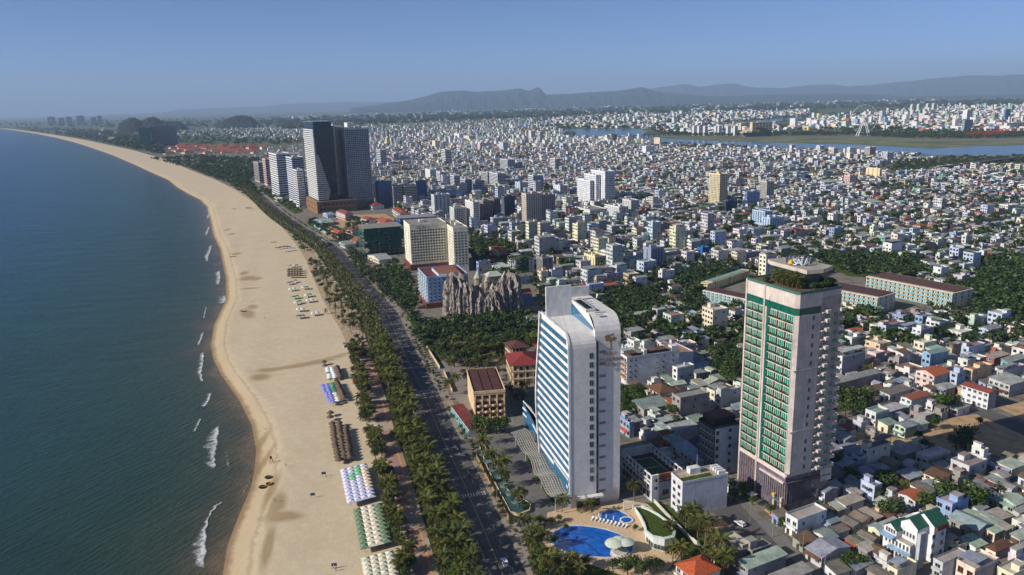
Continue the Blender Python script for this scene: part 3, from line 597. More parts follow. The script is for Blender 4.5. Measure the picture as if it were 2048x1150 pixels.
MIDS = [  # cx, cy, R, L, base, wall, nf, nl, nz, label
 (694, 246, 708, 688, 330, c(230, 230, 226), 2, 0, 2, None),
 (516, 326, 528, 506, 366, c(176, 168, 164), 4, 3, 11, 'grey narrow hotel at the far end of the hotel row'),
 (530, 319, 541, 524, 372, c(216, 188, 180), 3, 3, 13, 'pinkish slim hotel tower at the far end of the hotel row'),
 (552, 309, 580, 537, 396, c(226, 230, 230), 6, 5, 18, 'white hotel tower with pale blue side beyond the dark glass tower'),
 (583, 316, 607, 571, 406, c(206, 212, 222), 5, 4, 20, 'pale grey blue hotel tower beside the dark glass tower'),
 (593, 341, 606, 585, 417, c(214, 216, 222), 4, 0, 16, 'low white hotel with tall vertical fins at the foot of the glass tower'),
 (757, 366, 783, 750, 413, c(112, 128, 160), 0, 0, 0, 'plain blue grey slab block right behind the white apartment tower'),
 (786, 374, 804, 781, 416, c(176, 172, 168), 5, 1, 12, 'grey windowed block behind the red roofed villas'),
 (809, 373, 833, 803, 414, c(196, 188, 176), 6, 1, 11, 'beige windowed block next to the grey one behind the villas'),
 (836, 364, 853, 831, 402, c(104, 126, 160), 0, 2, 8, 'narrow blue grey block with blank wall among the hotels'),
 (868, 391, 900, 862, 440, c(206, 208, 210), 4, 2, 12, 'white slab tower with a blank wall and scattered windows'),
 (908, 417, 932, 899, 458, c(206, 204, 198), 6, 2, 9, 'cream block with balcony lines left of the dotted white tower'),
 (946, 405, 958, 930, 458, c(232, 232, 228), 3, 6, 11, 'white tower dotted with small square windows'),
 (966, 403, 985, 957, 452, c(158, 146, 136), 6, 2, 12, 'brown grey tower beside the dotted white tower'),
 (988, 399, 1001, 982, 448, c(128, 118, 116), 4, 2, 13, 'dark brown narrow tower in the hotel cluster'),
 (1008, 394, 1030, 1002, 442, c(96, 104, 120), 5, 2, 12, 'dark slate tower with bright windows edge'),
 (1052, 389, 1084, 1043, 452, c(214, 200, 186), 7, 4, 15, 'beige and brown apartment tower with rows of balconies'),
 (1086, 391, 1111, 1080, 448, c(176, 170, 172), 6, 0, 14, 'grey wing of the beige and brown apartment tower'),
 (1180, 362, 1186, 1154, 409, c(232, 234, 238), 2, 10, 11, 'white stepped tower, its lowest seaward step'),
 (1192, 351, 1200, 1168, 409, c(232, 234, 238), 2, 10, 14, 'white stepped tower, its middle step'),
 (1210, 344, 1230, 1182, 410, c(232, 234, 238), 6, 9, 17, 'white stepped tower, its tallest block'),
 (1440, 349, 1456, 1419, 413, c(226, 212, 172), 4, 7, 17, 'tall pale yellow tower rising alone from the low houses'),
 (1534, 364, 1549, 1520, 401, c(196, 190, 180), 4, 5, 10, 'unfinished looking grey tower with vertical piers behind the green glass hotel'),
 (1494, 386, 1520, 1489, 414, c(146, 168, 206), 4, 2, 8, 'plain blue block beside the pale yellow tower'),
 (1452, 404, 1475, 1446, 426, c(62, 80, 106), 2, 2, 5, 'dark blue block at the foot of the pale yellow tower'),
 (1238, 415, 1257, 1216, 442, c(224, 224, 222), 4, 6, 7, 'white square block in front of the white stepped tower'),
 (1262, 402, 1278, 1245, 436, c(214, 214, 210), 4, 5, 8, 'white narrow block beside the white stepped tower'),
 (1180, 421, 1214, 1150, 436, c(222, 222, 218), 10, 0, 2, 'long low white hall with a grey green roof before the white stepped tower'),
 (1530, 424, 1545, 1505, 452, c(176, 200, 226), 3, 5, 7, 'pale blue building with stepped roof among small houses'),
 (1540, 437, 1569, 1524, 464, c(196, 214, 240), 6, 3, 6, 'white and blue building with square windows among small houses'),
 (1321, 449, 1350, 1311, 468, c(150, 142, 140), 0, 3, 5, 'grey box building with a glazed pale green front'),
 (1302, 498, 1328, 1287, 541, c(150, 160, 182), 4, 1, 9, 'tall grey blue tube building above the low houses'),
 (1405, 497, 1419, 1395, 520, c(46, 110, 176), 0, 0, 5, 'bright blue painted house wall among grey houses'),
 (1190, 515, 1212, 1168, 541, c(238, 224, 172), 5, 4, 5, 'cream yellow building with arched windows behind the white hotel tower'),
 (1085, 518, 1106, 1073, 557, c(150, 146, 144), 2, 4, 8, 'grey tiled narrow building with a gable behind the hotel tower'),
 (1738, 339, 1752, 1732, 355, c(240, 214, 164), 0, 5, 4, None),
 (1760, 338, 1764, 1733, 357, c(240, 216, 170), 1, 3, 5, 'plain yellow ochre cube building near the green field'),
 (1110, 318, 1120, 1100, 345, c(224, 224, 220), 3, 4, 8, None), (1015, 320, 1030, 1000, 343, c(206, 208, 212), 4, 3, 8, None), (995, 348, 1012, 978, 378, c(216, 218, 222), 4, 4, 9, None), (975, 346, 990, 962, 372, c(190, 190, 190), 4, 4, 8, None),
 (760, 300, 772, 752, 335, c(210, 212, 216), 3, 3, 9, None), (890, 300, 902, 882, 330, c(228, 226, 220), 3, 3, 8, None), (870, 282, 880, 864, 296, c(236, 226, 196), 2, 2, 5, None), (918, 268, 926, 908, 280, c(232, 232, 228), 2, 2, 4, None), (938, 272, 950, 926, 281, c(222, 214, 200), 4, 2, 4, None),
 (1292, 293, 1310, 1284, 312, c(236, 236, 236), 3, 3, 6, 'white block with a dark glazed side near the river'), (1320, 276, 1322, 1308, 288, c(226, 206, 182), 1, 2, 4, None), (1062, 262, 1070, 1057, 279, c(216, 214, 210), 2, 2, 6, None), (1080, 264, 1085, 1074, 285, c(220, 218, 214), 2, 2, 7, None),
 (1006, 285, 1016, 998, 302, c(200, 204, 210), 2, 2, 5, None), (860, 340, 872, 850, 362, c(222, 224, 226), 3, 3, 6, None), (880, 345, 892, 872, 368, c(226, 228, 230), 3, 3, 7, None), (908, 352, 920, 900, 380, c(214, 216, 222), 3, 3, 8, None), (930, 360, 946, 920, 392, c(196, 200, 210), 4, 2, 8, None), (950, 362, 968, 944, 395, c(176, 180, 190), 4, 2, 8, None), (1040, 366, 1056, 1030, 392, c(190, 196, 208), 4, 2, 6, None), (1066, 352, 1086, 1056, 382, c(214, 218, 226), 4, 3, 7, None), (1120, 372, 1135, 1106, 398, c(216, 218, 224), 4, 3, 6, None),
 (1700, 352, 1716, 1688, 372, c(222, 186, 182), 3, 3, 4, 'salmon pink block among the small houses'), (1610, 352, 1622, 1602, 366, c(66, 92, 134), 2, 2, 4, None), (1625, 318, 1640, 1615, 332, c(226, 220, 214), 4, 2, 3, None), (1668, 296, 1676, 1662, 313, c(206, 206, 204), 2, 2, 6, None), (1740, 295, 1752, 1730, 315, c(212, 206, 200), 3, 3, 7, None), (1640, 292, 1650, 1632, 305, c(214, 214, 212), 3, 2, 5, None), (1700, 296, 1712, 1694, 316, c(230, 230, 226), 3, 2, 6, None), (1775, 306, 1788, 1766, 322, c(190, 196, 206), 4, 2, 5, None)]
for k, (cx, cy, R, L, ba, wl, nf, nl, nz, lab) in enumerate(MIDS):
    sp = solve(cx, cy, R, L, base=ba, th=27 if cx < 780 else (22 if cx < 1300 else 25)); hgt = sp['h']
    if not lab:
        tone = 'pale' if sum(wl) > 1.6 else 'grey'; lab = '%s %s mid-rise block of about %d storeys %s' % ('slim' if sp['w'] < 14 else 'wide', tone, max(2, round(hgt/3.4)), 'near the river bank' if sp['y'] > 2000 else 'rising among the houses behind the hotel row' if cx < 1140 else 'rising among the small houses inland')
        if cx == 694: lab = 'white roof room on top of the tall white apartment tower'
    tower('mid_rise_building', lab, 'building', sp, wl, nf, nl, nz, c(46, 54, 66), min(1.5, sp['w']/max(nf, 1)*.6), min(1.6, hgt/max(nz, 1)*.55), 3.0, zt=.8, style='band' if sp['y'] > 1150 and nf and nz > 6 else 'grid', bulk=hgt > 8, group='mid-rise blocks of the city', balc=None)
# ------------------------------------------------------------------ the school blocks inland
def school(label, sp, roofc, wall, trim, nz, n):
    b = solve(**sp); t = thing('gallery_building', label, 'building', (b['x'], b['y'], 0), b['th'], 'galleried blocks'); w, d, h = b['w'], b['d'], b['h']; occupy(b, 3)
    mb = MB(); mb.box(1.2, w, 0, d, 0, h, wall, top=roofc); mb.box(0, 1.2, 0, .4, 0, h, wall); mb.box(0, 1.2, d-.4, d, 0, h, wall); part('wall', mb, PAINT, t)
    mb = MB(); mb.box(-.3, w+.3, -.4, d+.4, h, h+.5, wall, bottom=True); mb.box(w*.12, w*.92, .6, d-.6, h+.5, h+1.0, roofc, 1); part('roof', mb, [MAT['paint'], MAT['roof']], t)
    for k in range(nz):
        z = h*k/nz; mb = MB(); mb.box(-.1, 1.25, .3, d-.3, z-.15, z+.1, wall, bottom=True); mb.box(-.2, -.05, .3, d-.3, z+.1, z+1.1, trim, bottom=True); part('gallery', mb, PAINT, t)
    mb = MB()
    for i in range(n+1): y = .3+(d-.9)*i/n; mb.box(-.25, .1, y, y+.3, 0, h, wall)
    part('pillar', mb, PAINT, t, stuff=True)
    mb = MB(); grid_windows(mb, 'l', .5, d-.5, 0, h-.2, n*2, nz, .9, 1.5, c(40, 48, 54), 1.2); grid_windows(mb, 'f', 1, w-1, .5, h, 3, nz, 1.3, 1.2, c(46, 52, 58), 0); part('window_grid', mb, [MAT['paint'], MAT['glass']], t, stuff=True)
TEAL = c(120, 178, 184)
school('long cream gallery block with turquoise galleries and rust brown roof behind the trees', T(1905, 588, (1946, 578), 1733, 619), c(104, 74, 62), c(232, 224, 200), TEAL, 4, 18)
school('shorter cream gallery block with turquoise bands nearest the green glass hotel', T(1755, 597, (1791, 586), 1640, 629), c(96, 66, 60), c(230, 222, 202), TEAL, 4, 12)
school('white gallery wing with brown roof on the seaward side of the green glass hotel', T(1490, 600, (1512, 594), 1406, 618), c(92, 62, 58), c(226, 226, 216), TEAL, 3, 10)
school('pale yellow gallery wing with a mint green roof', T(1415, 569, (1500, 541), 1399, 583), c(150, 178, 168), c(236, 220, 168), c(200, 196, 186), 3, 3)
# ------------------------------------------------------------------ white hotel tower with the tree emblem
def text_obj(name, body, size, depth, m, parent, loc, rot, align='CENTER'):
    """raised letters, each letter a mesh of its own"""
    def mk(txt):
        cu = bpy.data.curves.new('letter', 'FONT'); cu.body = txt; cu.size = size; cu.extrude = depth; cu.resolution_u = 2; cu.materials.append(m)
        o = bpy.data.objects.new('letter', cu); COL.objects.link(o); dg = bpy.context.evaluated_depsgraph_get(); me = bpy.data.meshes.new_from_object(o.evaluated_get(dg)); bpy.data.objects.remove(o); return me
    xs = [0.0]; ms = []
    for i, ch in enumerate(body):
        me = mk(ch); ms.append(me); wd = max(v.co.x for v in me.vertices) if len(me.vertices) else size*.3; xs.append(xs[-1]+wd+size*.09)
    R = Matrix.Rotation(rot[2], 3, 'Z')@Matrix.Rotation(rot[0], 3, 'X')
    for i, me in enumerate(ms):
        p = Vector(loc)+R@Vector((xs[i]-xs[-1]/2, 0, 0)); o = obj('letter', me, parent, p); o.rotation_euler = rot
def solid(name, col, rough=.6, spec=.3, metal=0.0):
    m = NT(name); f = m.ramp(m.noise(m.pos(), 1.2, 3), [(.3, .85), (.7, 1.08)]); return m.set(Base_Color=m.mix(1, col, f, 'MULTIPLY'), Roughness=rough, Specular_IOR_Level=spec, Metallic=metal)
BRONZE = solid('bronze_letters', c(140, 112, 84), .5, .4, .2); LETW = solid('white_letters', c(214, 220, 228), .5)
GOLD = solid('gold_emblem', c(214, 164, 40), .5, .4)
A = g(1141.5, 1020); Bq = g(1241, 1004); TH = math.atan2(Bq[1]-A[1], Bq[0]-A[0]); TW = math.hypot(Bq[0]-A[0], Bq[1]-A[1])
tb = dict(x=A[0], y=A[1], th=TH, w=TW, d=44, h=70); occupy(tb, 7)
tour = thing('hotel_tower', 'white hotel tower with blue glass bands and a tree emblem on its front', 'hotel', (A[0], A[1], 0), TH)
def zc(px, py, lx, ly):     # height of a pixel on the vertical through local (lx,ly)
    X = A[0]+math.cos(TH)*lx-math.sin(TH)*ly; Y = A[1]+math.sin(TH)*lx+math.cos(TH)*ly
    return bis(lambda k: proj(X, Y, k)[1]-py, 0, 149)
HT = zc(1140, 672, 0, 0); SPLIT = TW*.51; H2 = zc(1240, 640, TW, 0)+1.5
def dback(z):               # the rear end bulges at mid height
    t = z/HT; return 33+9*math.exp(-((t-.42)/.42)**2)
wallc = c(206, 205, 204)
def profile(h, r, dep):     # front rounded at the top: (y,z) from base front to roof back
    P = [(0.6, 0), (0.0, 6), (0, h-r)]
    for k in range(1, 7): a = k/6*math.pi/2; P.append((r*(1-math.cos(a)), h-r+r*math.sin(a)))
    return P+[(dep, h)]
def slab(x0, x1, h, r, y0, name):
    mb = MB(); dep = dback(h); P = profile(h, r, dep)
    for (ya, za), (yb, zb) in zip(P[:-1], P[1:]): mb.face([(x0, ya+y0, za), (x1, ya+y0, za), (x1, yb+y0, zb), (x0, yb+y0, zb)], wallc)
    zs = [0, 6]+list(np.linspace(8, h, 14))
    for x, flip in ((x0, 0), (x1, 1)):     # side wall strips between front profile and back curve
        fy = lambda z: y0+float(np.interp(z, [p[1] for p in P[:-1]], [p[0] for p in P[:-1]]))
        for za, zb in zip(zs[:-1], zs[1:]):
            q = [(x, fy(za), za), (x, dback(za), za), (x, dback(zb), zb), (x, fy(zb), zb)]; mb.face(q if flip else q[::-1], wallc)
    for za, zb in zip(zs[:-1], zs[1:]): mb.face([(x1, dback(za), za), (x0, dback(za), za), (x0, dback(zb), zb), (x1, dback(zb), zb)], wallc)
    return part(name, mb, [stonem], tour)
sm2 = NT('pale_stone_cladding'); P_ = sm2.pos(); br = sm2.n('ShaderNodeTexBrick', i_Vector=sm2.n('ShaderNodeMapping', i_Vector=P_, i_Rotation=(math.radians(90), 0, 0), i_Scale=(1, 1, 1)).outputs[0], i_Scale=.55)
br.inputs['Color1'].default_value = (*c(226, 222, 217), 1); br.inputs['Color2'].default_value = (*c(212, 208, 205), 1); br.inputs['Mortar'].default_value = (*c(186, 182, 178), 1); br.inputs['Mortar Size'].default_value = .012
stonem = sm2.set(Base_Color=sm2.mix(1, br.outputs[0], sm2.ramp(sm2.noise(P_, .3, 4), [(.3, .88), (.7, 1.05)]), 'MULTIPLY'), Roughness=.75, Specular_IOR_Level=.3)
slab(0, SPLIT, HT, 5, 0, 'wall'); slab(SPLIT, TW, H2, 7, .9, 'wall')
GL = c(38, 104, 140)
# left face: glass wall, spandrel bands, mullions
zlo = 9.0; NB_ = 17; step = (HT-2.5-zlo)/NB_
def lface(name, z0, z1, e, col, mat, thick=0, yf=.5):
    mb = MB(); yb0, yb1 = dback(z0)-.6, dback(z1)-.6
    if thick: mb.mesh([(-e, yf, z0), (-e, yb0, z0), (-e, yb1, z1), (-e, yf, z1), (0, yf, z0), (0, yb0, z0), (0, yb1, z1), (0, yf, z1)], [(0, 3, 2, 1), (3, 7, 6, 2), (0, 1, 5, 4), (0, 4, 7, 3), (1, 2, 6, 5)], col)
    else: mb.face([(-e, yb0, z0), (-e, yf, z0), (-e, yf, z1), (-e, yb1, z1)], col)
    return part(name, mb, [mat], tour)
for k in range(NB_):
    z = zlo+k*step; yf = .5
    lface('window_band', z+step*.38, z+step, .06, GL, MAT['glass'], 0, .5 if k < NB_-1 else 3.5)
    lface('spandrel_band', z, z+step*.38, .16, c(232, 232, 230), MAT['paint'], 1)
lface('window_band', 0.3, zlo, .1, GL, MAT['glass'])
for q in range(22):
    y = 1.2+q*1.75; mb = MB(); mb.box(-.14, 0, y, y+.12, 1, HT-(5 if y < 4 else 3), c(150, 170, 180))
    if y < 33: part('mullion', mb, PAINT, tour)
mb = MB(); zs = list(np.linspace(1, HT+.6, 16))
for za, zb in zip(zs[:-1], zs[1:]): mb.mesh([(-1.0, dback(za)-.7, za), (.6, dback(za)+.1, za), (.6, dback(zb)+.1, zb), (-1.0, dback(zb)-.7, zb), (-1.0, dback(za)+.2, za), (-1.0, dback(zb)+.2, zb)], [(0, 3, 5, 4), (0, 1, 2, 3), (4, 5, 2, 1)], c(232, 232, 230))
part('edge_fin', mb, PAINT, tour)
mb = MB(); P5 = profile(HT+.25, 5, dback(HT)-.5)
for (ya, za), (yb, zb) in zip(P5[:-1], P5[1:]): mb.mesh([(-.5, ya-.15, za), (.35, ya-.15, za), (.35, yb-.15, zb+.1), (-.5, yb-.15, zb+.1), (-.5, ya+.5, za-.5), (-.5, yb+.5, zb-.5)], [(0, 1, 2, 3), (0, 3, 5, 4)], c(232, 232, 230))
part('edge_fin', mb, PAINT, tour)
# front windows and dark strip
wx = SPLIT*.74
for k in range(15): window(tour, 'teal', 'f', wx, HT-9.5-k*3.45, 1.6, 2.3, -.03)
mb = MB(); mb.face([(SPLIT+.15, .82, 4), (SPLIT+1.15, .82, 4), (SPLIT+1.15, .82, H2-9), (SPLIT+.15, .82, H2-9)], c(20, 58, 74)); part('window_strip', mb, [MAT['glass']], tour)
for k in range(13):
    mb = MB(); z = 5+k*4.6; mb.box(SPLIT+1.5, SPLIT+4.0, .8, .92, z, z+1.0, c(150, 146, 146), bottom=True); part('cladding_panel', mb, PAINT, tour)
# roof: step glazing, light well, screen walls
mb = MB(); mb.face([(SPLIT-.05, 3, HT), (SPLIT-.05, 3.0, HT+1.2), (SPLIT-.05, dback(HT)-6, H2-.3), (SPLIT-.05, dback(HT)-6, HT)][::-1], GL); part('window_band', mb, [MAT['glass']], tour)
mb = MB(); mb.box(SPLIT*.94, SPLIT*1.32, 9, 25, H2, H2+1.0, c(214, 212, 206)); mb.face([(SPLIT*1.0, 10, H2+1.02), (SPLIT*1.26, 10, H2+1.02), (SPLIT*1.26, 24, H2+1.02), (SPLIT*1.0, 24, H2+1.02)], c(24, 40, 48)); part('light_well', mb, PAINT, tour)
for y0, x1_, hh in ((dback(HT)-8.0, SPLIT*.98, 6.5), (dback(H2)-1.2, TW*.97, 5.5)):
    mb = MB(); mb.box(-.3 if y0 < dback(H2)-2 else SPLIT*.25, x1_, y0, y0+1.0, HT, max(HT, H2)+hh-(0 if x1_ < TW*.6 else 1.5), c(214, 214, 214)); part('screen_wall', mb, PAINT, tour)
for k in range(9):
    mb = MB(); y = 4+k*3.1; mb.box(SPLIT+1.5+random.uniform(0, 3), SPLIT+4+random.uniform(0, 3.5), y, y+.8, H2, H2+.03, c(146, 140, 134)); part('roof_joint', mb, PAINT, tour)
# emblem and letters, standing off the front wall
mb = MB(); ex, ez, yy = TW*.80, H2-9.0, .25
for k in range(34):
    a = random.uniform(0, 6.28); r = 1.75*math.sqrt(random.random()); s = random.uniform(.35, .75); x, z = ex+1.25*r*math.cos(a), ez+1.0+.85*r*math.sin(a); q = [(x+s*math.cos(t+a), yy-.05*random.random(), z+s*math.sin(t+a)) for t in (0, 1.5, 3.1, 4.6)]
    mb.face(q, c(150, 118, 84)); 
mb.box(ex-.3, ex+.3, yy-.1, yy+.05, ez-3.2, ez+.6, c(150, 118, 84), bottom=True); mb.box(ex-.8, ex+.8, yy-.1, yy+.05, ez-3.5, ez-3.1, c(150, 118, 84), bottom=True)
part('tree_emblem', mb, [MAT['plain']], tour)
XR = (math.pi/2, 0, 0)
text_obj('letter_sign', 'GRAND', 1.5, .06, BRONZE, tour, (TW*.795, .35, H2-14.4), XR)
text_obj('letter_sign', 'TOURANE', 2.15, .06, BRONZE, tour, (TW*.775, .35, H2-17.0), XR)
text_obj('letter_sign', 'HOTEL', 1.3, .06, BRONZE, tour, (TW*.795, .35, H2-18.6), XR)
mb = MB(); mb.box(TW*.1, TW*.62, -2.2, 0, 4.4, 5.2, c(226, 224, 218), bottom=True); part('entrance_canopy', mb, PAINT, tour)
mb = MB(); mb.face([(TW*.12, -.06, .2), (TW*.32, -.06, .2), (TW*.32, -.06, 4), (TW*.12, -.06, 4)], c(30, 34, 38)); mb.face([(TW*.38, -.06, .2), (TW*.58, -.06, .2), (TW*.58, -.06, 4), (TW*.38, -.06, 4)], c(30, 34, 38)); part('door', mb, [MAT['glass']], tour)
# curved podium at the back left
def loc(px, py, z=0):
    x, y = g(px, py, z); dx, dy = x-A[0], y-A[1]; return (dx*math.cos(TH)+dy*math.sin(TH), -dx*math.sin(TH)+dy*math.cos(TH))
pod = [loc(1108, 945), loc(1086, 908), loc(1072, 880), loc(1063, 862), loc(1047, 846)]
Q = [(-.2, 2.0)]+pod+[(pod[-1][0]+1, 52), (8, 53), (8, 30), (-.2, 20)]
mb = MB(); mb.prism(Q, 0, 11, GL, 1, top=c(184, 180, 168)); part('podium', mb, [MAT['paint'], MAT['glass']], tour)
mb = MB(); mb.ring(Q, .6, 10.6, 11.6, c(226, 224, 218)); part('podium_cornice', mb, PAINT, tour)
for z in (4.6, 7.6):
    mb = MB()
    for (a, b) in zip(([(-.2, 2.0)]+pod)[:-1], ([(-.2, 2.0)]+pod)[1:]): mb.mesh([(a[0]-.35, a[1]-.2, z), (b[0]-.35, b[1]-.2, z), (b[0]-.35, b[1]-.2, z+.8), (a[0]-.35, a[1]-.2, z+.8), (a[0], a[1], z+.8), (b[0], b[1], z+.8)], [(1, 0, 3, 2), (3, 4, 5, 2)], c(228, 228, 226))
    part('spandrel_band', mb, PAINT, tour)
# wavy lattice canopy beside it
cL = [g(1022, 866, 6), g(1035, 885, 6), g(1050, 905, 6), g(1062, 925, 6), g(1070, 945, 6), g(1080, 962, 6), g(1092, 978, 6), g(1103, 1000, 6)]
cR = [g(1050, 857, 6), g(1066, 880, 6), g(1080, 900, 6), g(1093, 921, 6), g(1105, 938, 6), g(1118, 958, 6), g(1129, 977, 6), g(1144, 998, 6)]
wave = thing('wave_canopy', 'wavy grey lattice canopy rolling along the white hotel tower entrance', 'canopy', (*cL[3], 0))
def wv(s, t):
    i = s*7; a = np.array([np.interp(i, range(8), [p[0] for p in cL]), np.interp(i, range(8), [p[1] for p in cL])]); b = np.array([np.interp(i, range(8), [p[0] for p in cR]), np.interp(i, range(8), [p[1] for p in cR])])
    p = a*(1-t)+b*t; return (p[0]-cL[3][0], p[1]-cL[3][1], 6.2+1.1*math.sin(s*math.pi*2*3.2)*(1-.3*t))
SN, TN2 = 40, 7
for j in range(TN2+1): mb = MB(); mb.tube([wv(i/SN, j/TN2) for i in range(SN+1)], .14, 4, c(176, 172, 164)); part('long_rib', mb, PAINT, wave)
for i in range(SN+1): mb = MB(); mb.tube([wv(i/SN, j/TN2) for j in range(TN2+1)], .10, 4, c(176, 172, 164)); part('cross_rib', mb, PAINT, wave)
tg = NT('tinted_canopy_glass'); tg.set(Base_Color=(*c(120, 116, 104), 1), Roughness=.25, Alpha=.55)
mb = MB()
for i in range(SN):
    for j in range(TN2): mb.face([wv(i/SN, j/TN2), wv((i+1)/SN, j/TN2), wv((i+1)/SN, (j+1)/TN2), wv(i/SN, (j+1)/TN2)], (1, 1, 1))
part('canopy_glass', mb, [tg.m], wave)
for i in (1, 9, 17, 25, 33, 39): p = wv(i/SN, .25); mb = MB(); mb.tube([(p[0], p[1], 0), p], .2, 6, c(190, 188, 182)); part('column', mb, PAINT, wave)
# ------------------------------------------------------------------ green glass hotel tower
A2 = g(1569, 1030); L2 = g(1475, 966); R2 = g(1632, 999); th1 = math.atan2(A2[0]-L2[0], L2[1]-A2[1])
SD = math.hypot(L2[0]-A2[0], L2[1]-A2[1]); SW = 15.0; STH = th1
def z2(px, py): return bis(lambda k: proj(A2[0], A2[1], k)[1]-py, 0, 149)
occupy(dict(x=A2[0], y=A2[1], th=STH, w=21, d=SD, h=80), 3)
sala = thing('hotel_tower', 'pale pink hotel tower with green glass balconies and a rooftop garden', 'hotel', (A2[0], A2[1], 0), STH)
PK = c(214, 200, 190); ZP, ZT, HR = 16.0, 75.5, z2(1599, 588)
NFL = 18; fs = (ZT-ZP)/NFL; YB, YS = SD*.52, SD*.60    # centre bay 1.2..YB, glass strip YB..YS, left bay YS..SD-.8
mb = MB(); mb.prism([(1.2, 0), (SW*.72, 0), (SW*.72, SD), (0, SD), (0, SD-.8), (.9, SD-.8), (.9, YS+1.0), (0, YS+1.0), (0, YS), (.9, YB), (.9, 1.2), (0, 1.2)], ZP, ZT, PK, top=PK); part('wall', mb, PAINT, sala)
mb = MB(); mb.prism([(1.2, 0), (SW*.72, 0), (SW*.72, SD), (0, SD), (0, YS), (.3, YB), (0, YB-.2), (0, 1.2)], ZT+2.6, HR, PK, top=c(110, 98, 84)); part('wall', mb, PAINT, sala)
GRN = c(20, 122, 96)
mb = MB(); mb.prism([(1.3, .15), (SW*.72-.1, .15), (SW*.72-.1, SD-.1), (.15, SD-.1), (.15, 1.3)], ZT, ZT+2.6, c(18, 92, 78)); part('window_band', mb, [MAT['glass']], sala)
mb = MB(); mb.box(.25, .9, YB+.05, YS-.1, 1, ZT+4, c(16, 96, 80)); part('glass_strip', mb, [MAT['glass']], sala)
mb = MB(); mb.box(-.25, .8, YS-.05, YS+.75, 0, HR, c(196, 178, 168)); part('pilaster', mb, PAINT, sala)
mb = MB(); mb.box(-.25, .8, SD-.7, SD, 0, HR, PK); part('pilaster', mb, PAINT, sala)
def hedge_data(L):
    mb = MB(); n = int(L*9)
    for k in range(n):
        y = random.uniform(0, L); s = random.uniform(.14, .3); x = random.uniform(-.45, .0); z = random.uniform(-.05, .5); a = random.uniform(0, 6.3)
        mb.face([(x+s*math.cos(a+t), y+s*math.sin(a+t), z+s*random.uniform(-.8, .8)) for t in (0, 1.6, 3.1, 4.7)], tuple(q*random.uniform(.6, 1.3) for q in c(46, 74, 34)))
    mb.box(-.35, .02, 0, L, -.3, .15, c(70, 74, 52)); return mb.data('planter_hedge', [MAT['leaf']])
HC, HL = hedge_data(YB-1.6), hedge_data(SD-YS-1.9)
for f in range(NFL):
    z = ZP+f*fs
    for y0, y1, nm, hd in ((1.2, YB-.1, 3, HC), (YS+.8, SD-.7, 3, HL)):
        mb = MB(); mb.box(-.15, .95, y0, y1, z-.2, z+.55, tuple(q*1.05 for q in PK), bottom=True); part('balcony', mb, PAINT, sala)
        obj('planter_hedge', hd, sala, (-.05, y0+.2, z+.5))
        ln = (y1-y0)/nm
        for k in range(nm): window(sala, 'green', 'l', y0+k*ln+ln*.06, z+.5, ln*.76, fs-.75, .12)
    if f not in (4, 11): window(sala, 'teal', 'f', SW*.46, z+1.0, 1.15, 1.7, 0)
for f in (5, 12): mb = MB(); mb.box(-.22, SW*.74, -.1, .3, ZP+f*fs-.35, ZP+f*fs-.05, PK, bottom=True); part('string_course', mb, PAINT, sala)
# right wing with stepped balconies
wy = .9
mb = MB(); mb.box(SW*.72, 20.5, wy, SD-3, 10, HR-2.5, c(190, 172, 164)); part('wall', mb, PAINT, sala)
for f in range(NFL+1):
    z = ZP+f*fs
    mb = MB(); mb.box(SW*.72+.3, SW*.72+3.0, wy-1.5, wy, z-.2, z+.15, PK, bottom=True); mb.box(SW*.72+1.9, SW*.72+3.6, wy-2.0, wy, z-.3, z+.9, PK, bottom=True); part('balcony', mb, PAINT, sala); mb = MB(); mb.box(19.2, 20.9, wy-1.7, wy, z-.3, z+.9, PK, bottom=True); part('balcony', mb, PAINT, sala)
    if f < NFL: window(sala, 'green', 'f', SW*.72+2.3, z+.9, 2.6, 1.9, wy); window(sala, 'green', 'f', 17.2, z+.9, 2.4, 1.9, wy)
mb = MB(); mb.box(16, 20.8, wy-1, wy, 10, 15, PK, bottom=True); part('balcony', mb, PAINT, sala)
# podium
mb = MB(); mb.box(.1, 20.2, .6, SD-.2, 0, ZP-1, c(104, 96, 108)); part('podium_glass', mb, [MAT['glass']], sala)
for k in range(11):
    y = .2+k*1.15
    if y < YB: mb = MB(); mb.box(-.3, .12, y, y+.2, 4.2, 12, c(150, 138, 136)); part('glazing_fin', mb, PAINT, sala)
for k in range(8): y = YS+.8+k*(SD-YS-1.4)/7; mb = MB(); mb.box(-.2, .12, y, y+.22, 1, ZP-1.5, c(150, 130, 122)); part('glazing_fin', mb, PAINT, sala)
for k in range(12): mb = MB(); x = .8+k*1.0; mb.box(x, x+.14, .3, .62, 4, 12, c(132, 122, 122)); part('glazing_fin', mb, PAINT, sala)
mb = MB(); mb.box(-.7, .1, 1.0, YB, 12, 12.6, PK, bottom=True); mb.box(-.1, 20.4, -.1, .6, 12, 12.5, c(96, 88, 90), bottom=True); mb.box(-.2, .3, .6, SD-.3, ZP-1.6, ZP-.2, PK, bottom=True); mb.box(0, 20.3, .3, .9, ZP-1.2, ZP-.2, PK, bottom=True); part('string_course', mb, PAINT, sala)
for y in (.8, 4.6): mb = MB(); mb.box(-1.2, -.2, y, y+.9, 0, 6.5, c(214, 190, 168)); part('gate_pier', mb, PAINT, sala)
mb = MB(); mb.box(-1.4, .2, 1.0, 5.4, 4.4, 4.9, c(90, 120, 116), bottom=True); part('entrance_canopy', mb, [MAT['gloss']], sala)
mb = MB(); mb.box(-4.6, -.3, .6, 5.6, .16, .5, c(196, 164, 128)); part('entrance_step', mb, PAINT, sala)
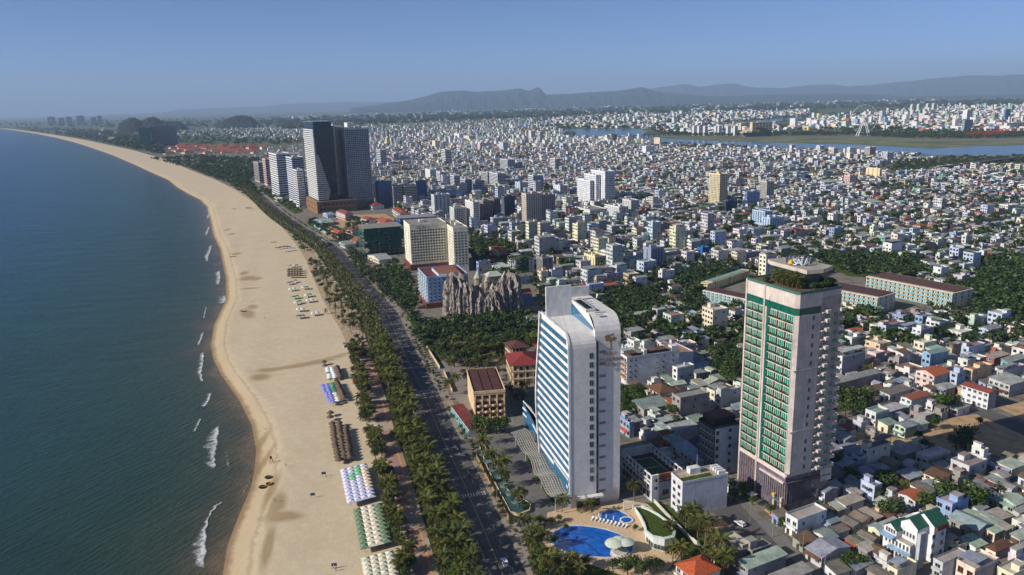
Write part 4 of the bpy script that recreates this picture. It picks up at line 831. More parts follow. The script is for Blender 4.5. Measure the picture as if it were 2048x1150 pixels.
mb = MB(); mb.lathe([(.1, 5.2), (.6, 5.6), (.55, 6.4), (.1, 6.8)], 8, c(226, 180, 30), 0, -1.0, 5.3); part('lotus_emblem', mb, [MAT['plain']], sala)
# roof garden: parapet, pool, pavilion, loungers, letters
RP = [(1.2, 0), (20.2, wy), (20.2, SD), (0, SD), (0, 1.2)]
mb = MB(); mb.prism([(1.25, .05), (SW*.72, .05), (20.2, wy), (20.2, SD-.1), (.05, SD-.1), (.05, 1.25)], HR-2.5, HR-.4, PK, top=c(96, 84, 66)); part('roof_deck', mb, PAINT, sala)
mb = MB(); mb.ring([(1.1, -.1), (SW*.72, -.1), (20.3, wy-.1), (20.3, SD), (-.1, SD), (-.1, 1.1)], .25, HR-.4, HR+.6, c(70, 110, 96)); part('parapet', mb, [MAT['gloss']], sala)
pw = NT('pool_water'); P_ = pw.pos(); pw.bump(pw.noise(P_, 1.6, 3), .3, .12); pwc = pw.ramp(pw.noise(P_, .5, 2), [(.3, c(20, 84, 170)), (.7, c(34, 110, 200))]); pw.set(Base_Color=pwc, Roughness=.08, Specular_IOR_Level=.5); MAT['pool'] = pw.m
mb = MB(); mb.prism([(.5, 3), (4.0, 2.0), (4.2, YB), (3.0, SD-4), (.5, SD-2)], HR-.4, HR-.05, c(20, 96, 120)); part('roof_pool', mb, [MAT['pool']], sala)
PV = [(6.5, 3.5), (13, 2.5), (19.5, 5), (19.5, SD-2.5), (8, SD-1.5), (6.5, SD-5)]
PVC = (sum(p[0] for p in PV)/6, sum(p[1] for p in PV)/6)
mb = MB(); mb.prism([(PVC[0]+(x-PVC[0])*.86, PVC[1]+(y-PVC[1])*.86) for x, y in PV], HR-.4, HR+5.5, c(40, 62, 66)); part('pavilion_glass', mb, [MAT['glass']], sala)
mb = MB(); mb.prism(PV, HR+5.5, HR+6.9, c(206, 192, 180), top=c(176, 170, 156), bottom=True); part('pavilion_roof', mb, PAINT, sala)
mb = MB()
for k in range(16):
    a = 2*math.pi*k/16; x, y = PVC[0]+4.4*math.cos(a), PVC[1]+4.4*math.sin(a); x2, y2 = PVC[0]+4.4*math.cos(a+.39), PVC[1]+4.4*math.sin(a+.39); mb.tube([(x, y, HR+6.9), (x, y, HR+9.2)], .08, 4, c(110, 112, 116)); 
    for z in (7.3, 8.2, 9.1): mb.tube([(x, y, HR+z), (x2, y2, HR+z)], .06, 4, c(110, 112, 116))
    for q in range(2): mb.box(x-.5, x+.5, y-.12, y+.12, HR+7.5+q*.9, HR+8.1+q*.9, c(150, 156, 164), bottom=True)
part('sign_frame', mb, PAINT, sala)
for i, ch in enumerate('SALA'):
    a = math.radians(212+i*17); text_obj('letter_sign', ch, 3.4, .12, LETW, sala, (PVC[0]+4.75*math.cos(a), PVC[1]+4.75*math.sin(a), HR+7.2), (math.pi/2, 0, a+math.pi/2))
a = math.radians(194); mb = MB()
for k in range(7): t = k/6*math.pi; mb.face([(PVC[0]+4.8*math.cos(a)+s*.02, PVC[1]+4.8*math.sin(a)+math.cos(t)*r, HR+8+math.sin(t)*r*.9-.6) for s, r in ((0, .2), (1, 1.5))]+[(PVC[0]+4.8*math.cos(a), PVC[1]+4.8*math.sin(a)+math.cos(t+.3)*.8, HR+8+math.sin(t+.3)*.8-.6)], c(220, 170, 40))
mb.lathe([(.2, HR+7), (.9, HR+7.6), (.7, HR+8.6), (.1, HR+9.2)], 7, c(220, 170, 40), 0, PVC[0]+4.9*math.cos(a), PVC[1]+4.9*math.sin(a)); part('lotus_emblem', mb, [MAT['plain']], sala)
ROOF_GARDEN = (sala, HR)
SIGN = solid('dark_letters', c(120, 112, 92), .6)
text_obj('letter', 'DLG', 3.0, .1, SIGN, tD, (bD['w']*.46, -.25, bD['h']-3.2), XR); text_obj('letter', 'HOTEL', 2.4, .1, solid('pale_letters', c(190, 180, 150), .6), tD, (bD['w']*.68, -.25, bD['h']-3.1), XR)
mb = MB()
for q in (-1.6, 1.6): mb.tube([(bD['w']*.27+q+1.7*math.cos(a_), -.3, bD['h']-2.2+1.1*math.sin(a_)) for a_ in np.linspace(0, 6.2832, 15)], .22, 4, c(120, 112, 92))
part('ring_emblem', mb, PAINT, tD, stuff=True)
# ================================================================== houses
OX, OY, OC = -1000.0, 150.0, 2.0
OCC = np.zeros((1500, 1300), bool)
def cells(x, y, th, w, d, mg=0.0, step=1.6):
    na = max(2, int((w+2*mg)/step)+1); nb = max(2, int((d+2*mg)/step)+1)
    a, b = np.meshgrid(np.linspace(-mg, w+mg, na), np.linspace(-mg, d+mg, nb)); ct, st = math.cos(th), math.sin(th)
    i = ((x+a*ct-b*st-OX)/OC).astype(int); j = ((y+a*st+b*ct-OY)/OC).astype(int)
    ok = (i >= 0) & (i < 1500) & (j >= 0) & (j < 1300); return i[ok], j[ok]
def mark(b, mg=0.5): i, j = cells(b['x'], b['y'], b['th'], b['w'], b['d'], mg); OCC[i, j] = True
def clear(b, mg=0.0): i, j = cells(b['x'], b['y'], b['th'], b['w'], b['d'], mg); return len(i) > 0 and not OCC[i, j].any()
for fx, fy, ct, st_, w, d, mg in FOOT: mark(dict(x=fx, y=fy, th=math.atan2(st_, ct), w=w, d=d), mg)
def mark_px(poly):
    P = [g(*p) for p in poly]; x0, x1 = min(p[0] for p in P), max(p[0] for p in P); y0, y1 = min(p[1] for p in P), max(p[1] for p in P)
    for i in range(max(0, int((x0-OX)/OC)), min(1499, int((x1-OX)/OC))+1):
        for j in range(max(0, int((y0-OY)/OC)), min(1299, int((y1-OY)/OC))+1):
            if in_poly(OX+(i+.5)*OC, OY+(j+.5)*OC, P): OCC[i, j] = True
WALLS = [(c(226, 226, 222), 'white', 12), (c(206, 206, 204), 'light grey', 5), (c(196, 208, 226), 'pale blue', 3), (c(232, 222, 196), 'cream', 3), (c(200, 218, 204), 'mint', 1.0), (c(226, 202, 194), 'pale pink', .7), (c(168, 160, 152), 'cement grey', 3), (c(204, 182, 150), 'tan', 1.2), (c(150, 176, 210), 'sky blue', .7), (c(232, 212, 140), 'yellow', .35), (c(206, 202, 222), 'lilac', .5), (c(168, 104, 84), 'brick red', .4), (c(132, 184, 168), 'turquoise', .35)]
WTOT = [q[2] for q in WALLS]
ROOFS = {'flat': [(c(172, 167, 158), 'grey'), (c(194, 186, 170), 'beige'), (c(148, 141, 134), 'dark grey'), (c(212, 208, 200), 'pale'), (c(170, 126, 104), 'terracotta')],
         'tin': [(c(158, 162, 158), 'grey tin'), (c(180, 188, 174), 'pale green tin'), (c(184, 178, 164), 'beige tin'), (c(122, 96, 80), 'rusty tin'), (c(158, 168, 180), 'blue grey tin'), (c(134, 124, 112), 'dull brown tin'), (c(146, 162, 152), 'sea green tin'), (c(194, 198, 190), 'light tin')],
         'tile': [(c(162, 88, 70), 'orange red tile'), (c(142, 76, 70), 'dark red tile'), (c(112, 82, 68), 'brown tile'), (c(176, 102, 70), 'orange tile')]}
def slab_quad(mb, P, col, m, full):
    if not full: mb.face(P, col, m); return
    Q = [(x, y, z-.14) for x, y, z in P]; n = len(P)
    mb.mesh(list(P)+Q, [tuple(range(n))]+[(i, n+i, n+(i+1) % n, (i+1) % n) for i in range(n)]+[tuple(range(2*n-1, n-1, -1))], col, m)
def house_geo(w, d, h, wall, rt, rc, rnd, full=True, side=None, extra=True):
    """parts in local coordinates: x to the right, y to the back, street front on the left wall (x=0)"""
    out = {}; wins = []; tanks = []; side = side or wall
    st = max(1, round(h/3.3)); fh = h/st
    mb = out['wall'] = MB()
    B = [(0, 0), (w, 0), (w, d), (0, d)]
    for k, cc in ((0, side), (1, wall), (2, side), (3, wall)):
        a, b = B[k], B[(k+1) % 4]; mb.face([(*a, 0), (*b, 0), (*b, h), (*a, h)], cc)
    rf = out['roof'] = MB(); o = .45; rm_ = 0
    if rt == 'flat':
        mb.face([(0, 0, h-.05), (w, 0, h-.05), (w, d, h-.05), (0, d, h-.05)], rc)
        rf.ring([(-.06, -.06), (w+.06, -.06), (w+.06, d+.06), (-.06, d+.06)], .2, h-.25, h+rnd.uniform(.45, .95), tuple(q*.97 for q in wall))
        if extra and rnd.random() < .75:
            q = out['stair_room'] = MB(); sw, sd = min(w*.45, rnd.uniform(2.4, 4.5)), min(d*.8, rnd.uniform(2.2, 3.4)); ax = rnd.choice([.25, w-sw-.25, w*.5-sw/2]); ay = rnd.choice([.25, d-sd-.25]); sh = rnd.uniform(2.0, 2.7)
            q.box(ax, ax+sw, ay, ay+sd, h-.05, h+sh, wall); q.box(ax-.2, ax+sw+.2, ay-.2, ay+sd+.2, h+sh, h+sh+.15, rc, bottom=full)
        if extra and rnd.random() < .35:
            q = out['shade_roof'] = MB(); x0, x1 = rnd.choice([(.1, w*.5), (w*.45, w-.1), (.1, w-.1)]); tc = rnd.choice(ROOFS['tin'])[0]; zz = h+rnd.uniform(1.9, 2.5)
            slab_quad(q, [(x0, .1, zz), (x1, .1, zz+.25), (x1, d-.1, zz+.25), (x0, d-.1, zz)], tc, 0, full)
            if full:
                for px_ in (x0+.15, x1-.15):
                    for py_ in (.25, d-.25): q.box(px_-.06, px_+.06, py_-.06, py_+.06, h, zz, STEEL)
        if extra and rnd.random() < .45: tanks.append((rnd.uniform(1, max(1.1, w-1)), rnd.uniform(.9, max(1, d-.9)), h))
    elif rt == 'shed':
        k = rnd.uniform(.5, 1.2); slab_quad(rf, [(-o, -o, h+.1), (w+o, -o, h+.1), (w+o, d+o, h+k), (-o, d+o, h+k)], rc, 0, full)
        mb.face([(0, d, h), (0, 0, h), (0, d, h+k*.9)], wall); mb.face([(w, 0, h), (w, d, h), (w, d, h+k*.9)], wall)
    elif rt in ('gx', 'gy'):
        k = min((d if rt == 'gx' else w)*rnd.uniform(.1, .2), 2.4)
        if rt == 'gx':
            e = o*k/(d/2); slab_quad(rf, [(-o, -o, h-e+.1), (w+o, -o, h-e+.1), (w+o, d/2, h+k+.1), (-o, d/2, h+k+.1)], rc, 0, full); slab_quad(rf, [(-o, d/2, h+k+.1), (w+o, d/2, h+k+.1), (w+o, d+o, h-e+.1), (-o, d+o, h-e+.1)], rc, 0, full)
            mb.face([(0, d, h), (0, 0, h), (0, d/2, h+k)], wall); mb.face([(w, 0, h), (w, d, h), (w, d/2, h+k)], wall)
        else:
            e = o*k/(w/2); slab_quad(rf, [(-o, d+o, h-e+.1), (-o, -o, h-e+.1), (w/2, -o, h+k+.1), (w/2, d+o, h+k+.1)], rc, 0, full); slab_quad(rf, [(w/2, d+o, h+k+.1), (w/2, -o, h+k+.1), (w+o, -o, h-e+.1), (w+o, d+o, h-e+.1)], rc, 0, full)
            mb.face([(0, 0, h), (w, 0, h), (w/2, 0, h+k)], side); mb.face([(w, d, h), (0, d, h), (w/2, d, h+k)], side)
    elif rt == 'hip':
        k = min(w, d)*.26; r = abs(w-d)/2
        if w >= d: a, b = (d/2, d/2), (w-d/2, d/2)
        else: a, b = (w/2, w/2), (w/2, d-w/2)
        A_, B_, C_, D_ = (-o, -o, h-.1), (w+o, -o, h-.1), (w+o, d+o, h-.1), (-o, d+o, h-.1); R1, R2 = (*a, h+k), (*b, h+k)
        if w >= d: F = [[A_, B_, R2, R1], [B_, C_, R2], [C_, D_, R1, R2], [D_, A_, R1]]
        else: F = [[A_, B_, R1], [B_, C_, R2, R1], [C_, D_, R2], [D_, A_, R1, R2]]
        for q in F: slab_quad(rf, q, rc, 0, full)
    # openings
    for s in range(st):
        z = s*fh; n = max(1, int(d/2.6))
        for k in range(n):
            cw = d/n; ww = min(cw*.62, 1.9)
            if s == 0 and k == n//2: wins.append(('door', 'l', k*cw+cw*.5-.6, .05, 1.2, 2.2, 0)); continue
            if rnd.random() < .9: wins.append(('window', 'l', k*cw+(cw-ww)/2, z+fh*.28, ww, fh*.48, 0))
        m2 = int(w/4.5)
        for k in range(m2):
            if rnd.random() < .42: wins.append(('window', 'f', (k+.5)*w/m2-.5+rnd.uniform(-.6, .6), z+fh*.36, 1.0, fh*.36, 0))
        if s > 0 and rnd.random() < .6 and full and rt != 'shed':
            q = out.setdefault('balcony', MB()) if s == 1 else MB(); 
            if s > 1: out['balcony%d' % s] = q
            q.box(-1.0, 0, .15, d-.15, z-.12, z+.05, wall, bottom=True); q.box(-1.0, -.9, .15, d-.15, z+.05, z+.85, tuple(v*.95 for v in wall))
    if full and extra and rt != 'flat' and rnd.random() < .5 or (full and extra and st > 1 and rnd.random() < .35):
        q = out['awning'] = MB(); tc = rnd.choice([c(46, 120, 92), c(150, 166, 186), c(116, 84, 66), c(166, 190, 172), c(196, 92, 60), c(120, 60, 58)]); slab_quad(q, [(-1.6, .2, fh*.78), (0, .2, fh*.92), (0, d-.2, fh*.92), (-1.6, d-.2, fh*.78)], tc, 0, True)
    return out, wins, tanks
ROOFMAT = lambda rt, rn: [MAT['tile']] if 'tile' in rn else ([MAT['paint']] if rt == 'flat' else [MAT['roof']])
DOOR = win_mesh('door', c(120, 100, 84), c(70, 56, 48), sill=False, mull=1)
STY = ['dark', 'dark', 'blue', 'brown', 'open']
def house(b, wall, rt, rc, label, group, rnd, rn='', side=None, name='house'):
    t = thing(name, label, 'house', (b['x'], b['y'], 0), b['th'], group)
    out, wins, tanks = house_geo(b['w'], b['d'], b['h'], wall, rt, rc, rnd, True, side)
    ro = t
    for k, mb in out.items():
        nm = ''.join(ch for ch in k if not ch.isdigit()); po = part(nm, mb, ROOFMAT(rt, rn) if nm == 'roof' else ([MAT['roof']] if nm in ('shade_roof', 'awning') else PAINT), ro if nm in ('stair_room', 'shade_roof') else t)
        if nm == 'roof': ro = po
    sty = rnd.choice(STY)
    for nm, f, a, z, ww, hh, pl in wins:
        if nm == 'door': obj('door', DOOR, t, (-.02, a+ww, z), -math.pi/2, (ww, 1, hh))
        else: window(t, sty, f, a, z, ww, hh, pl)
    for x, y, z in tanks: obj('water_tank', TANK, ro, (x, y, z), rnd.uniform(0, 3))
    return t
def zone_phrase(x, y):
    px, py = proj(x, y, 3)
    if px < 1130: return 'behind the seafront hotels' if y > 520 else 'beside the sea road'
    if px < 1300: return 'behind the white hotel tower' if y > 420 else 'beside the white hotel tower'
    if px < 1480: return 'between the two hotel towers' if y < 560 else 'beyond the two hotel towers'
    if y < 300: return 'by the lane below the green hotel' if px < 1760 else 'near the green gabled house'
    if y < 345: return 'shaded by the green hotel' if px < 1840 else 'beside the bare dirt lot'
    if y < 430: return 'behind the bare dirt lot'
    if y < 530: return 'before the galleried blocks'
    return 'beyond the galleried blocks' if y < 800 else 'in the far house blocks inland'
STW = {1: 'one-storey', 2: 'two-storey', 3: 'three-storey', 4: 'four-storey', 5: 'five-storey', 6: 'six-storey', 7: 'seven-storey'}
def near_name(col, table):
    return min(table, key=lambda q: sum((a-b)**2 for a, b in zip(q[0], col)))[1]
def make_label(b, wn, rt, rn):
    st = max(1, round(b['h']/3.3)); shape = {'flat': 'flat %s roof' % rn, 'shed': 'sloping %s' % rn, 'gx': 'ridged %s' % rn, 'gy': 'ridged %s' % rn, 'hip': 'hipped %s' % rn}[rt]
    size = ['narrow', 'broad'][b['d'] > 6.5]
    ph = zone_phrase(b['x'], b['y']); return '%s %s %s house, %s, %s' % (size, STW.get(st, 'tall'), wn, shape, ph), 'houses '+ph
# ---- hand placed houses: near roof corner, right corner x, back-left corner x, height, wall, roof type, roof colour name
WC = {'w': (c(228, 228, 226), 'white'), 'g': (c(196, 196, 194), 'light grey'), 'b': (c(190, 204, 228), 'pale blue'), 'c': (c(232, 222, 196), 'cream'), 'm': (c(196, 216, 200), 'mint'), 'p': (c(226, 206, 198), 'pale pink'), 'k': (c(160, 154, 148), 'cement grey'), 't': (c(206, 184, 152), 'tan'), 'y': (c(150, 176, 210), 'sky blue'), 'l': (c(206, 202, 222), 'lilac'), 'r': (c(164, 104, 84), 'brick red'), 'q': (c(132, 184, 190), 'turquoise'), 'e': (c(232, 200, 168), 'peach')}
RC = {n: (col, k) for k, L in ROOFS.items() for col, n in L}
HAND = [
 (1595.6, 1042.6, 1654, 1571.7, 7, 'w', 'flat', 'grey'), (1607, 1088, 1634.5, 1585.7, 3.4, 'k', 'shed', 'rusty tin'), (1643.6, 1115, 1699.7, 1612, 4, 'g', 'gy', 'blue grey tin'), (1714.6, 1090.5, 1734, 1691.5, 3.4, 'k', 'gy', 'dull brown tin'), (1735, 1103, 1756, 1716, 3.4, 'k', 'shed', 'pale green tin'),
 (1706, 1052.5, 1726, 1680, 3.5, 'k', 'gy', 'dull brown tin'), (1726, 1042.6, 1747, 1700, 4, 'c', 'gy', 'dull brown tin'), (1751, 1037.6, 1764, 1719.5, 4, 'k', 'shed', 'beige tin'), (1691.5, 1011, 1728, 1672.5, 4, 'w', 'shed', 'beige tin'), (1696, 1017, 1733, 1690, 3, 'k', 'shed', 'beige tin'), (1676.6, 1021, 1691.5, 1658.4, 3, 'c', 'shed', 'pale green tin'),
 (1749.3, 975, 1764, 1722, 6.8, 'b', 'flat', 'grey'), (1744, 1082, 1759, 1716, 3.6, 'k', 'gy', 'dull brown tin'), (1496, 1138, 1572.5, 1478, 5, 'k', 'shed', 'pale green tin'), (1505, 1103.7, 1542, 1486, 5.6, 'k', 'flat', 'dark grey'), (1474.6, 1107.7, 1509, 1432, 5, 'k', 'flat', 'beige'), (1560, 1166, 1625, 1540, 4, 'k', 'shed', 'grey tin'),
 (1992, 1102.5, 2025, 1972, 3.6, 'c', 'hip', 'brown tile'), (1950, 1141.8, 1997.5, 1913.5, 8, 'p', 'flat', 'beige'), (1886, 1128, 1936, 1867, 8.6, 'g', 'flat', 'grey'), (1794.8, 1144.5, 1834, 1774.7, 5, 'c', 'flat', 'beige'), (1767, 1157, 1785, 1735, 4, 'k', 'gy', 'dull brown tin'),
 (1990, 1066, 2012, 1913.5, 4, 'c', 'shed', 'pale green tin'), (1955.5, 1060.5, 1984.7, 1899, 4.5, 'k', 'gy', 'blue grey tin'), (1995.6, 1045, 2003, 1959, 4, 'c', 'shed', 'pale green tin'), (2012, 1059.6, 2025, 1993.8, 4, 'c', 'shed', 'beige tin'), (1831, 1002, 1857, 1796.6, 5, 'w', 'gx', 'orange tile'), (1855, 988, 1872, 1820, 5, 'w', 'shed', 'dull brown tin'),
 (1774.7, 1012, 1794, 1751, 4, 't', 'gy', 'beige tin'), (1794.8, 1006.6, 1804, 1782, 3.5, 'k', 'shed', 'rusty tin'), (1881.5, 960, 1916, 1847.7, 5, 'c', 'gy', 'brown tile'), (1916, 959, 1933.5, 1895, 5, 'k', 'flat', 'grey'), (1966, 963.7, 1983, 1944.5, 3.5, 'c', 'gy', 'rusty tin'), (1993.8, 967, 2010, 1970, 4, 'g', 'shed', 'grey tin'), (2024, 977, 2036, 2000, 4.5, 'g', 'gy', 'grey tin'),
 (2032, 1010, 2054, 1994, 4.5, 'm', 'gx', 'pale green tin'), (2039, 1026, 2062, 2028, 4, 'g', 'shed', 'grey tin'), (2032, 1115, 2062, 2016.6, 4.5, 'w', 'flat', 'grey'), (2026.6, 1152, 2062, 1994, 6, 'c', 'flat', 'beige'), (2040, 1080, 2070, 2022, 4, 'g', 'shed', 'pale green tin'),
 (1752, 829, 1778, 1731, 7.6, 'w', 'flat', 'sea green tin'), (1776, 851, 1795, 1756, 4, 'c', 'shed', 'sea green tin'), (1811, 856, 1835, 1789, 5, 'm', 'gx', 'grey tin'), (1749, 869, 1758, 1731, 3.2, 'k', 'flat', 'grey'), (1738, 900, 1782, 1722, 9.5, 'c', 'flat', 'dark grey'), (1823, 800, 1863, 1802, 6, 'w', 'gx', 'orange red tile'), (1865, 813, 1879, 1852, 5, 'w', 'flat', 'beige'), (1851, 835, 1870, 1820, 3.5, 'k', 'flat', 'beige'),
 (1968, 902, 1977, 1944, 9.6, 'w', 'flat', 'beige'), (2024, 938, 2050, 1996, 4, 'c', 'shed', 'pale green tin'), (1994, 935, 2000, 1970, 3.5, 'g', 'shed', 'blue grey tin'), (1668, 866, 1692, 1646, 4, 'q', 'gy', 'sea green tin'), (1690, 880, 1712, 1660, 4, 'g', 'gy', 'sea green tin'), (1668, 905, 1690, 1642, 4, 'g', 'shed', 'grey tin'), (1700, 905, 1722, 1672, 4, 'b', 'gx', 'blue grey tin'), (1690, 935, 1722, 1660, 4, 'b', 'gy', 'blue grey tin'), (1668, 952, 1690, 1645, 4.6, 'w', 'shed', 'dull brown tin'), (1720, 918, 1737, 1703, 6, 'b', 'flat', 'grey'), (1804, 910, 1842, 1783, 4, 'k', 'shed', 'grey tin'), (1786, 931, 1804, 1760, 4, 'k', 'gy', 'dull brown tin'), (1820, 958, 1849, 1794, 4, 'k', 'shed', 'blue grey tin'), (1650, 985, 1676, 1640, 6, 'w', 'gy', 'grey tin'), (1712, 975, 1724, 1690, 4, 'g', 'shed', 'grey tin'),
 (1685, 714, 1731, 1671, 13.5, 'w', 'flat', 'terracotta'), (1670, 768, 1761, 1652, 7, 'k', 'gx', 'grey tin'), (1869, 752, 1900, 1832, 8.6, 'p', 'gx', 'orange tile'), (1915, 748, 1932, 1900, 9, 'b', 'flat', 'grey'), (1978, 786, 1994, 1924, 8.6, 'w', 'gy', 'dark red tile'), (1842, 660, 1869, 1825, 12, 'w', 'flat', 'grey'), (1772, 654, 1810, 1756, 9, 'l', 'flat', 'terracotta'), (1704, 678, 1731, 1690, 7, 'w', 'flat', 'pale'), (1760, 690, 1783, 1731, 6, 'e', 'flat', 'beige'), (1848, 688, 1874, 1828, 7.5, 'c', 'flat', 'pale'), (1866, 700, 1887, 1846, 5, 'm', 'shed', 'pale green tin'), (1904, 698, 1923, 1891, 6, 't', 'flat', 'beige'), (1938, 696, 1971, 1923, 8, 'b', 'flat', 'terracotta'), (1989, 716, 2018, 1973, 6, 'r', 'shed', 'beige tin'), (2017, 725, 2055, 2002, 6.5, 'q', 'shed', 'grey tin'), (2006, 744, 2050, 1994, 7, 'g', 'flat', 'grey'), (2020, 770, 2054, 1978, 6.6, 'g', 'shed', 'pale green tin'), (1752, 709, 1770, 1735, 7, 'p', 'flat', 'pale'), (1807, 708, 1822, 1792, 9, 'w', 'shed', 'rusty tin'), (1798, 722, 1815, 1778, 6, 'k', 'flat', 'grey'), (1780, 752, 1806, 1762, 3.5, 'k', 'gy', 'dull brown tin'), (1744, 782, 1768, 1725, 3.5, 't', 'gx', 'rusty tin'), (1780, 790, 1824, 1760, 4.6, 'm', 'shed', 'dull brown tin'), (1892, 778, 1910, 1868, 4, 'k', 'gx', 'pale green tin'), (1945, 742, 1985, 1926, 9, 'e', 'flat', 'terracotta'),
 (1806, 634, 1821, 1784, 6, 'y', 'flat', 'grey'), (1840, 628, 1850, 1820, 6, 'k', 'flat', 'grey'), (1920, 640, 1943, 1898, 6, 'g', 'flat', 'dark grey'), (1978, 660, 2003, 1957, 7, 'b', 'gx', 'grey tin'), (2032, 656, 2052, 2009, 7, 'p', 'flat', 'pale'), (1740, 622, 1768, 1716, 5, 'm', 'gx', 'sea green tin'), (1712, 618, 1724, 1684, 6, 'c', 'flat', 'beige'), (1660, 690, 1690, 1650, 6, 'm', 'shed', 'pale green tin'),
 (1360, 708, 1387, 1320, 12, 'l', 'flat', 'terracotta'), (1319, 787, 1353, 1293, 5, 'c', 'hip', 'brown tile'), (1343, 809.7, 1351, 1320.7, 4, 'c', 'gx', 'orange tile'), (1288, 819, 1342, 1265, 4, 'k', 'shed', 'sea green tin'), (1361, 798, 1419, 1344, 11, 'k', 'flat', 'dark grey'), (1441.7, 787, 1480, 1432, 9, 'g', 'flat', 'grey'), (1419, 766.7, 1454, 1407.8, 4, 'k', 'gy', 'pale green tin'), (1401, 772, 1419, 1381.8, 3.5, 'c', 'shed', 'beige tin'), (1392, 735, 1425, 1380, 4, 'g', 'shed', 'blue grey tin'), (1393, 923, 1420, 1345, 5, 'g', 'shed', 'blue grey tin'), (1259, 848, 1268, 1240, 7, 'y', 'flat', 'pale'),
 (1314.6, 621, 1352, 1304.5, 8, 'l', 'flat', 'grey'), (1342, 633.6, 1368.6, 1326, 9, 'm', 'flat', 'terracotta'), (1384, 637.5, 1416, 1370.7, 8, 'p', 'flat', 'dark grey'), (1288, 690, 1310, 1280, 6, 'w', 'flat', 'grey'), (1268, 685, 1281, 1255, 7, 'w', 'flat', 'pale'), (1314, 663, 1336.6, 1303, 4, 'r', 'shed', 'beige tin'), (1402, 666.5, 1430.5, 1391, 5, 'k', 'shed', 'pale green tin'), (1444.6, 671, 1451.6, 1430.5, 3.5, 'c', 'gx', 'rusty tin'), (1469.6, 625.8, 1489, 1458, 8, 'w', 'flat', 'grey'), (1479, 654, 1490, 1469, 6, 'e', 'flat', 'beige'), (1305, 656, 1325.6, 1288, 3, 'k', 'shed', 'beige tin'), (1274, 629, 1303.7, 1264.5, 3.5, 'k', 'gx', 'pale green tin'), (1352, 666, 1375.7, 1327, 3, 'k', 'shed', 'dull brown tin'), (1383.5, 662, 1399, 1368, 3, 'c', 'shed', 'light tin'), (1430, 700, 1452, 1415, 3.5, 'k', 'gx', 'pale green tin'),
 (690, 428, 706, 672, 9, 'p', 'hip', 'dark red tile'), (768, 446, 792, 748, 5, 'c', 'hip', 'orange red tile'), (676, 466, 690, 662, 5, 'c', 'hip', 'orange red tile'), (704, 462, 716, 690, 5, 'c', 'hip', 'brown tile'), (722, 456, 736, 712, 5, 'c', 'hip', 'orange red tile'), (646, 446, 668, 627, 4, 'y', 'gx', 'pale green tin'), (758, 520, 784, 735, 4, 'c', 'gx', 'pale green tin'), (745, 412, 768, 728, 6, 'w', 'hip', 'dark red tile'),
 (735, 440, 752, 722, 6, 'w', 'hip', 'dark red tile'), (800, 428, 818, 785, 8, 'w', 'hip', 'dark red tile'), (826, 424, 842, 812, 8, 'w', 'hip', 'dark red tile'), (640, 486, 655, 630, 4, 'w', 'shed', 'light tin'), (690, 490, 712, 678, 4, 'w', 'shed', 'grey tin'), (712, 484, 730, 700, 5, 'c', 'hip', 'orange red tile'), (556, 398, 566, 548, 5, 'w', 'flat', 'pale'), (655, 430, 668, 645, 4, 'b', 'gx', 'blue grey tin'),
 (1000, 506, 1016, 978, 8, 'e', 'gx', 'orange tile'), (985, 528, 998, 970, 4, 'e', 'gx', 'orange tile'), (1046, 588, 1064, 1034, 7, 'y', 'gx', 'orange red tile'), (1050, 612, 1088, 1040, 5, 'y', 'gx', 'dull brown tin'), (1060, 640, 1086, 1052, 6, 'w', 'shed', 'grey tin'), (990, 504, 972, 960, 4, 'c', 'gx', 'pale green tin')]
hr = random.Random(5); n_ind = 0
def blend_wall(col, k=.06): return tuple(min(.85, max(.02, v*(1+hr.uniform(-k, k)))) for v in col)
LABELS = {}
def emit(b, wall, wn, rt, rc, rn, side=None):
    lab, grp = make_label(b, wn, rt, rn); house(b, wall, rt, rc, lab, grp, hr, rn, side)
SPECIAL_PX = []
for row in HAND:
    cx, cy, R, L, h, wk, rt, rn = row
    if R < cx: continue
    th = 30 if cx < 800 else 18 if cx < 1130 else (27 if cx > 1440 else 22)
    b = solve(cx, cy, R, L, h=h, th=th)
    if b['w'] > 60 or b['d'] > 60 or b['w'] < 1.5 or b['d'] < 1.5: continue
    occupy(b, .3); mark(b, -.3)
    wall, wn = WC[wk]; rc, rk_ = RC[rn]
    emit(b, blend_wall(wall), wn, rt, blend_wall(rc, .1), rn, None if hr.random() < .6 else blend_wall(c(170, 168, 168)))
    n_ind += 1
# ================================================================== particular buildings near the two hotel towers
def bld(name, label, cat, sp, group=None):
    b = solve(**sp); occupy(b, 1); mark(b, 1); t = thing(name, label, cat, (b['x'], b['y'], 0), b['th'], group); return t, b, b['w'], b['d'], b['h']
# white block with lawn roof
t, b, w, d, h = bld('apartment_block', 'plain white four storey block with a lawn on its roof and a blank side wall', 'building', T(1365, 967, (1456, 949), 1343, 1034))
mb = MB(); mb.box(0, w, 0, d, 0, h, c(214, 214, 218), top=c(188, 172, 150)); part('wall', mb, PAINT, t)
mb = MB(); mb.ring([(-.1, -.1), (w+.1, -.1), (w+.1, d+.1), (-.1, d+.1)], .25, h-.2, h+.7, c(222, 222, 222)); part('parapet', mb, PAINT, t)
mb = MB(); mb.face([(.4, .4, h+.02), (w*.72, .4, h+.02), (w*.72, d*.5, h+.02), (.4, d*.5, h+.02)], (1, 1, 1)); part('roof_lawn', mb, [MAT['grass']], t)
mb = MB(); mb.box(w*.32, w*.55, d*.62, d-.4, h, h+2.3, c(222, 222, 220)); part('stair_room', mb, PAINT, t)
for k in range(4): mb = MB(); mb.box(w*.82+k*.0, w*.98, d*.12+k*d*.2, d*.12+k*d*.2+d*.13, h, h+1.4, c(232, 232, 232)); part('air_unit', mb, PAINT, t)
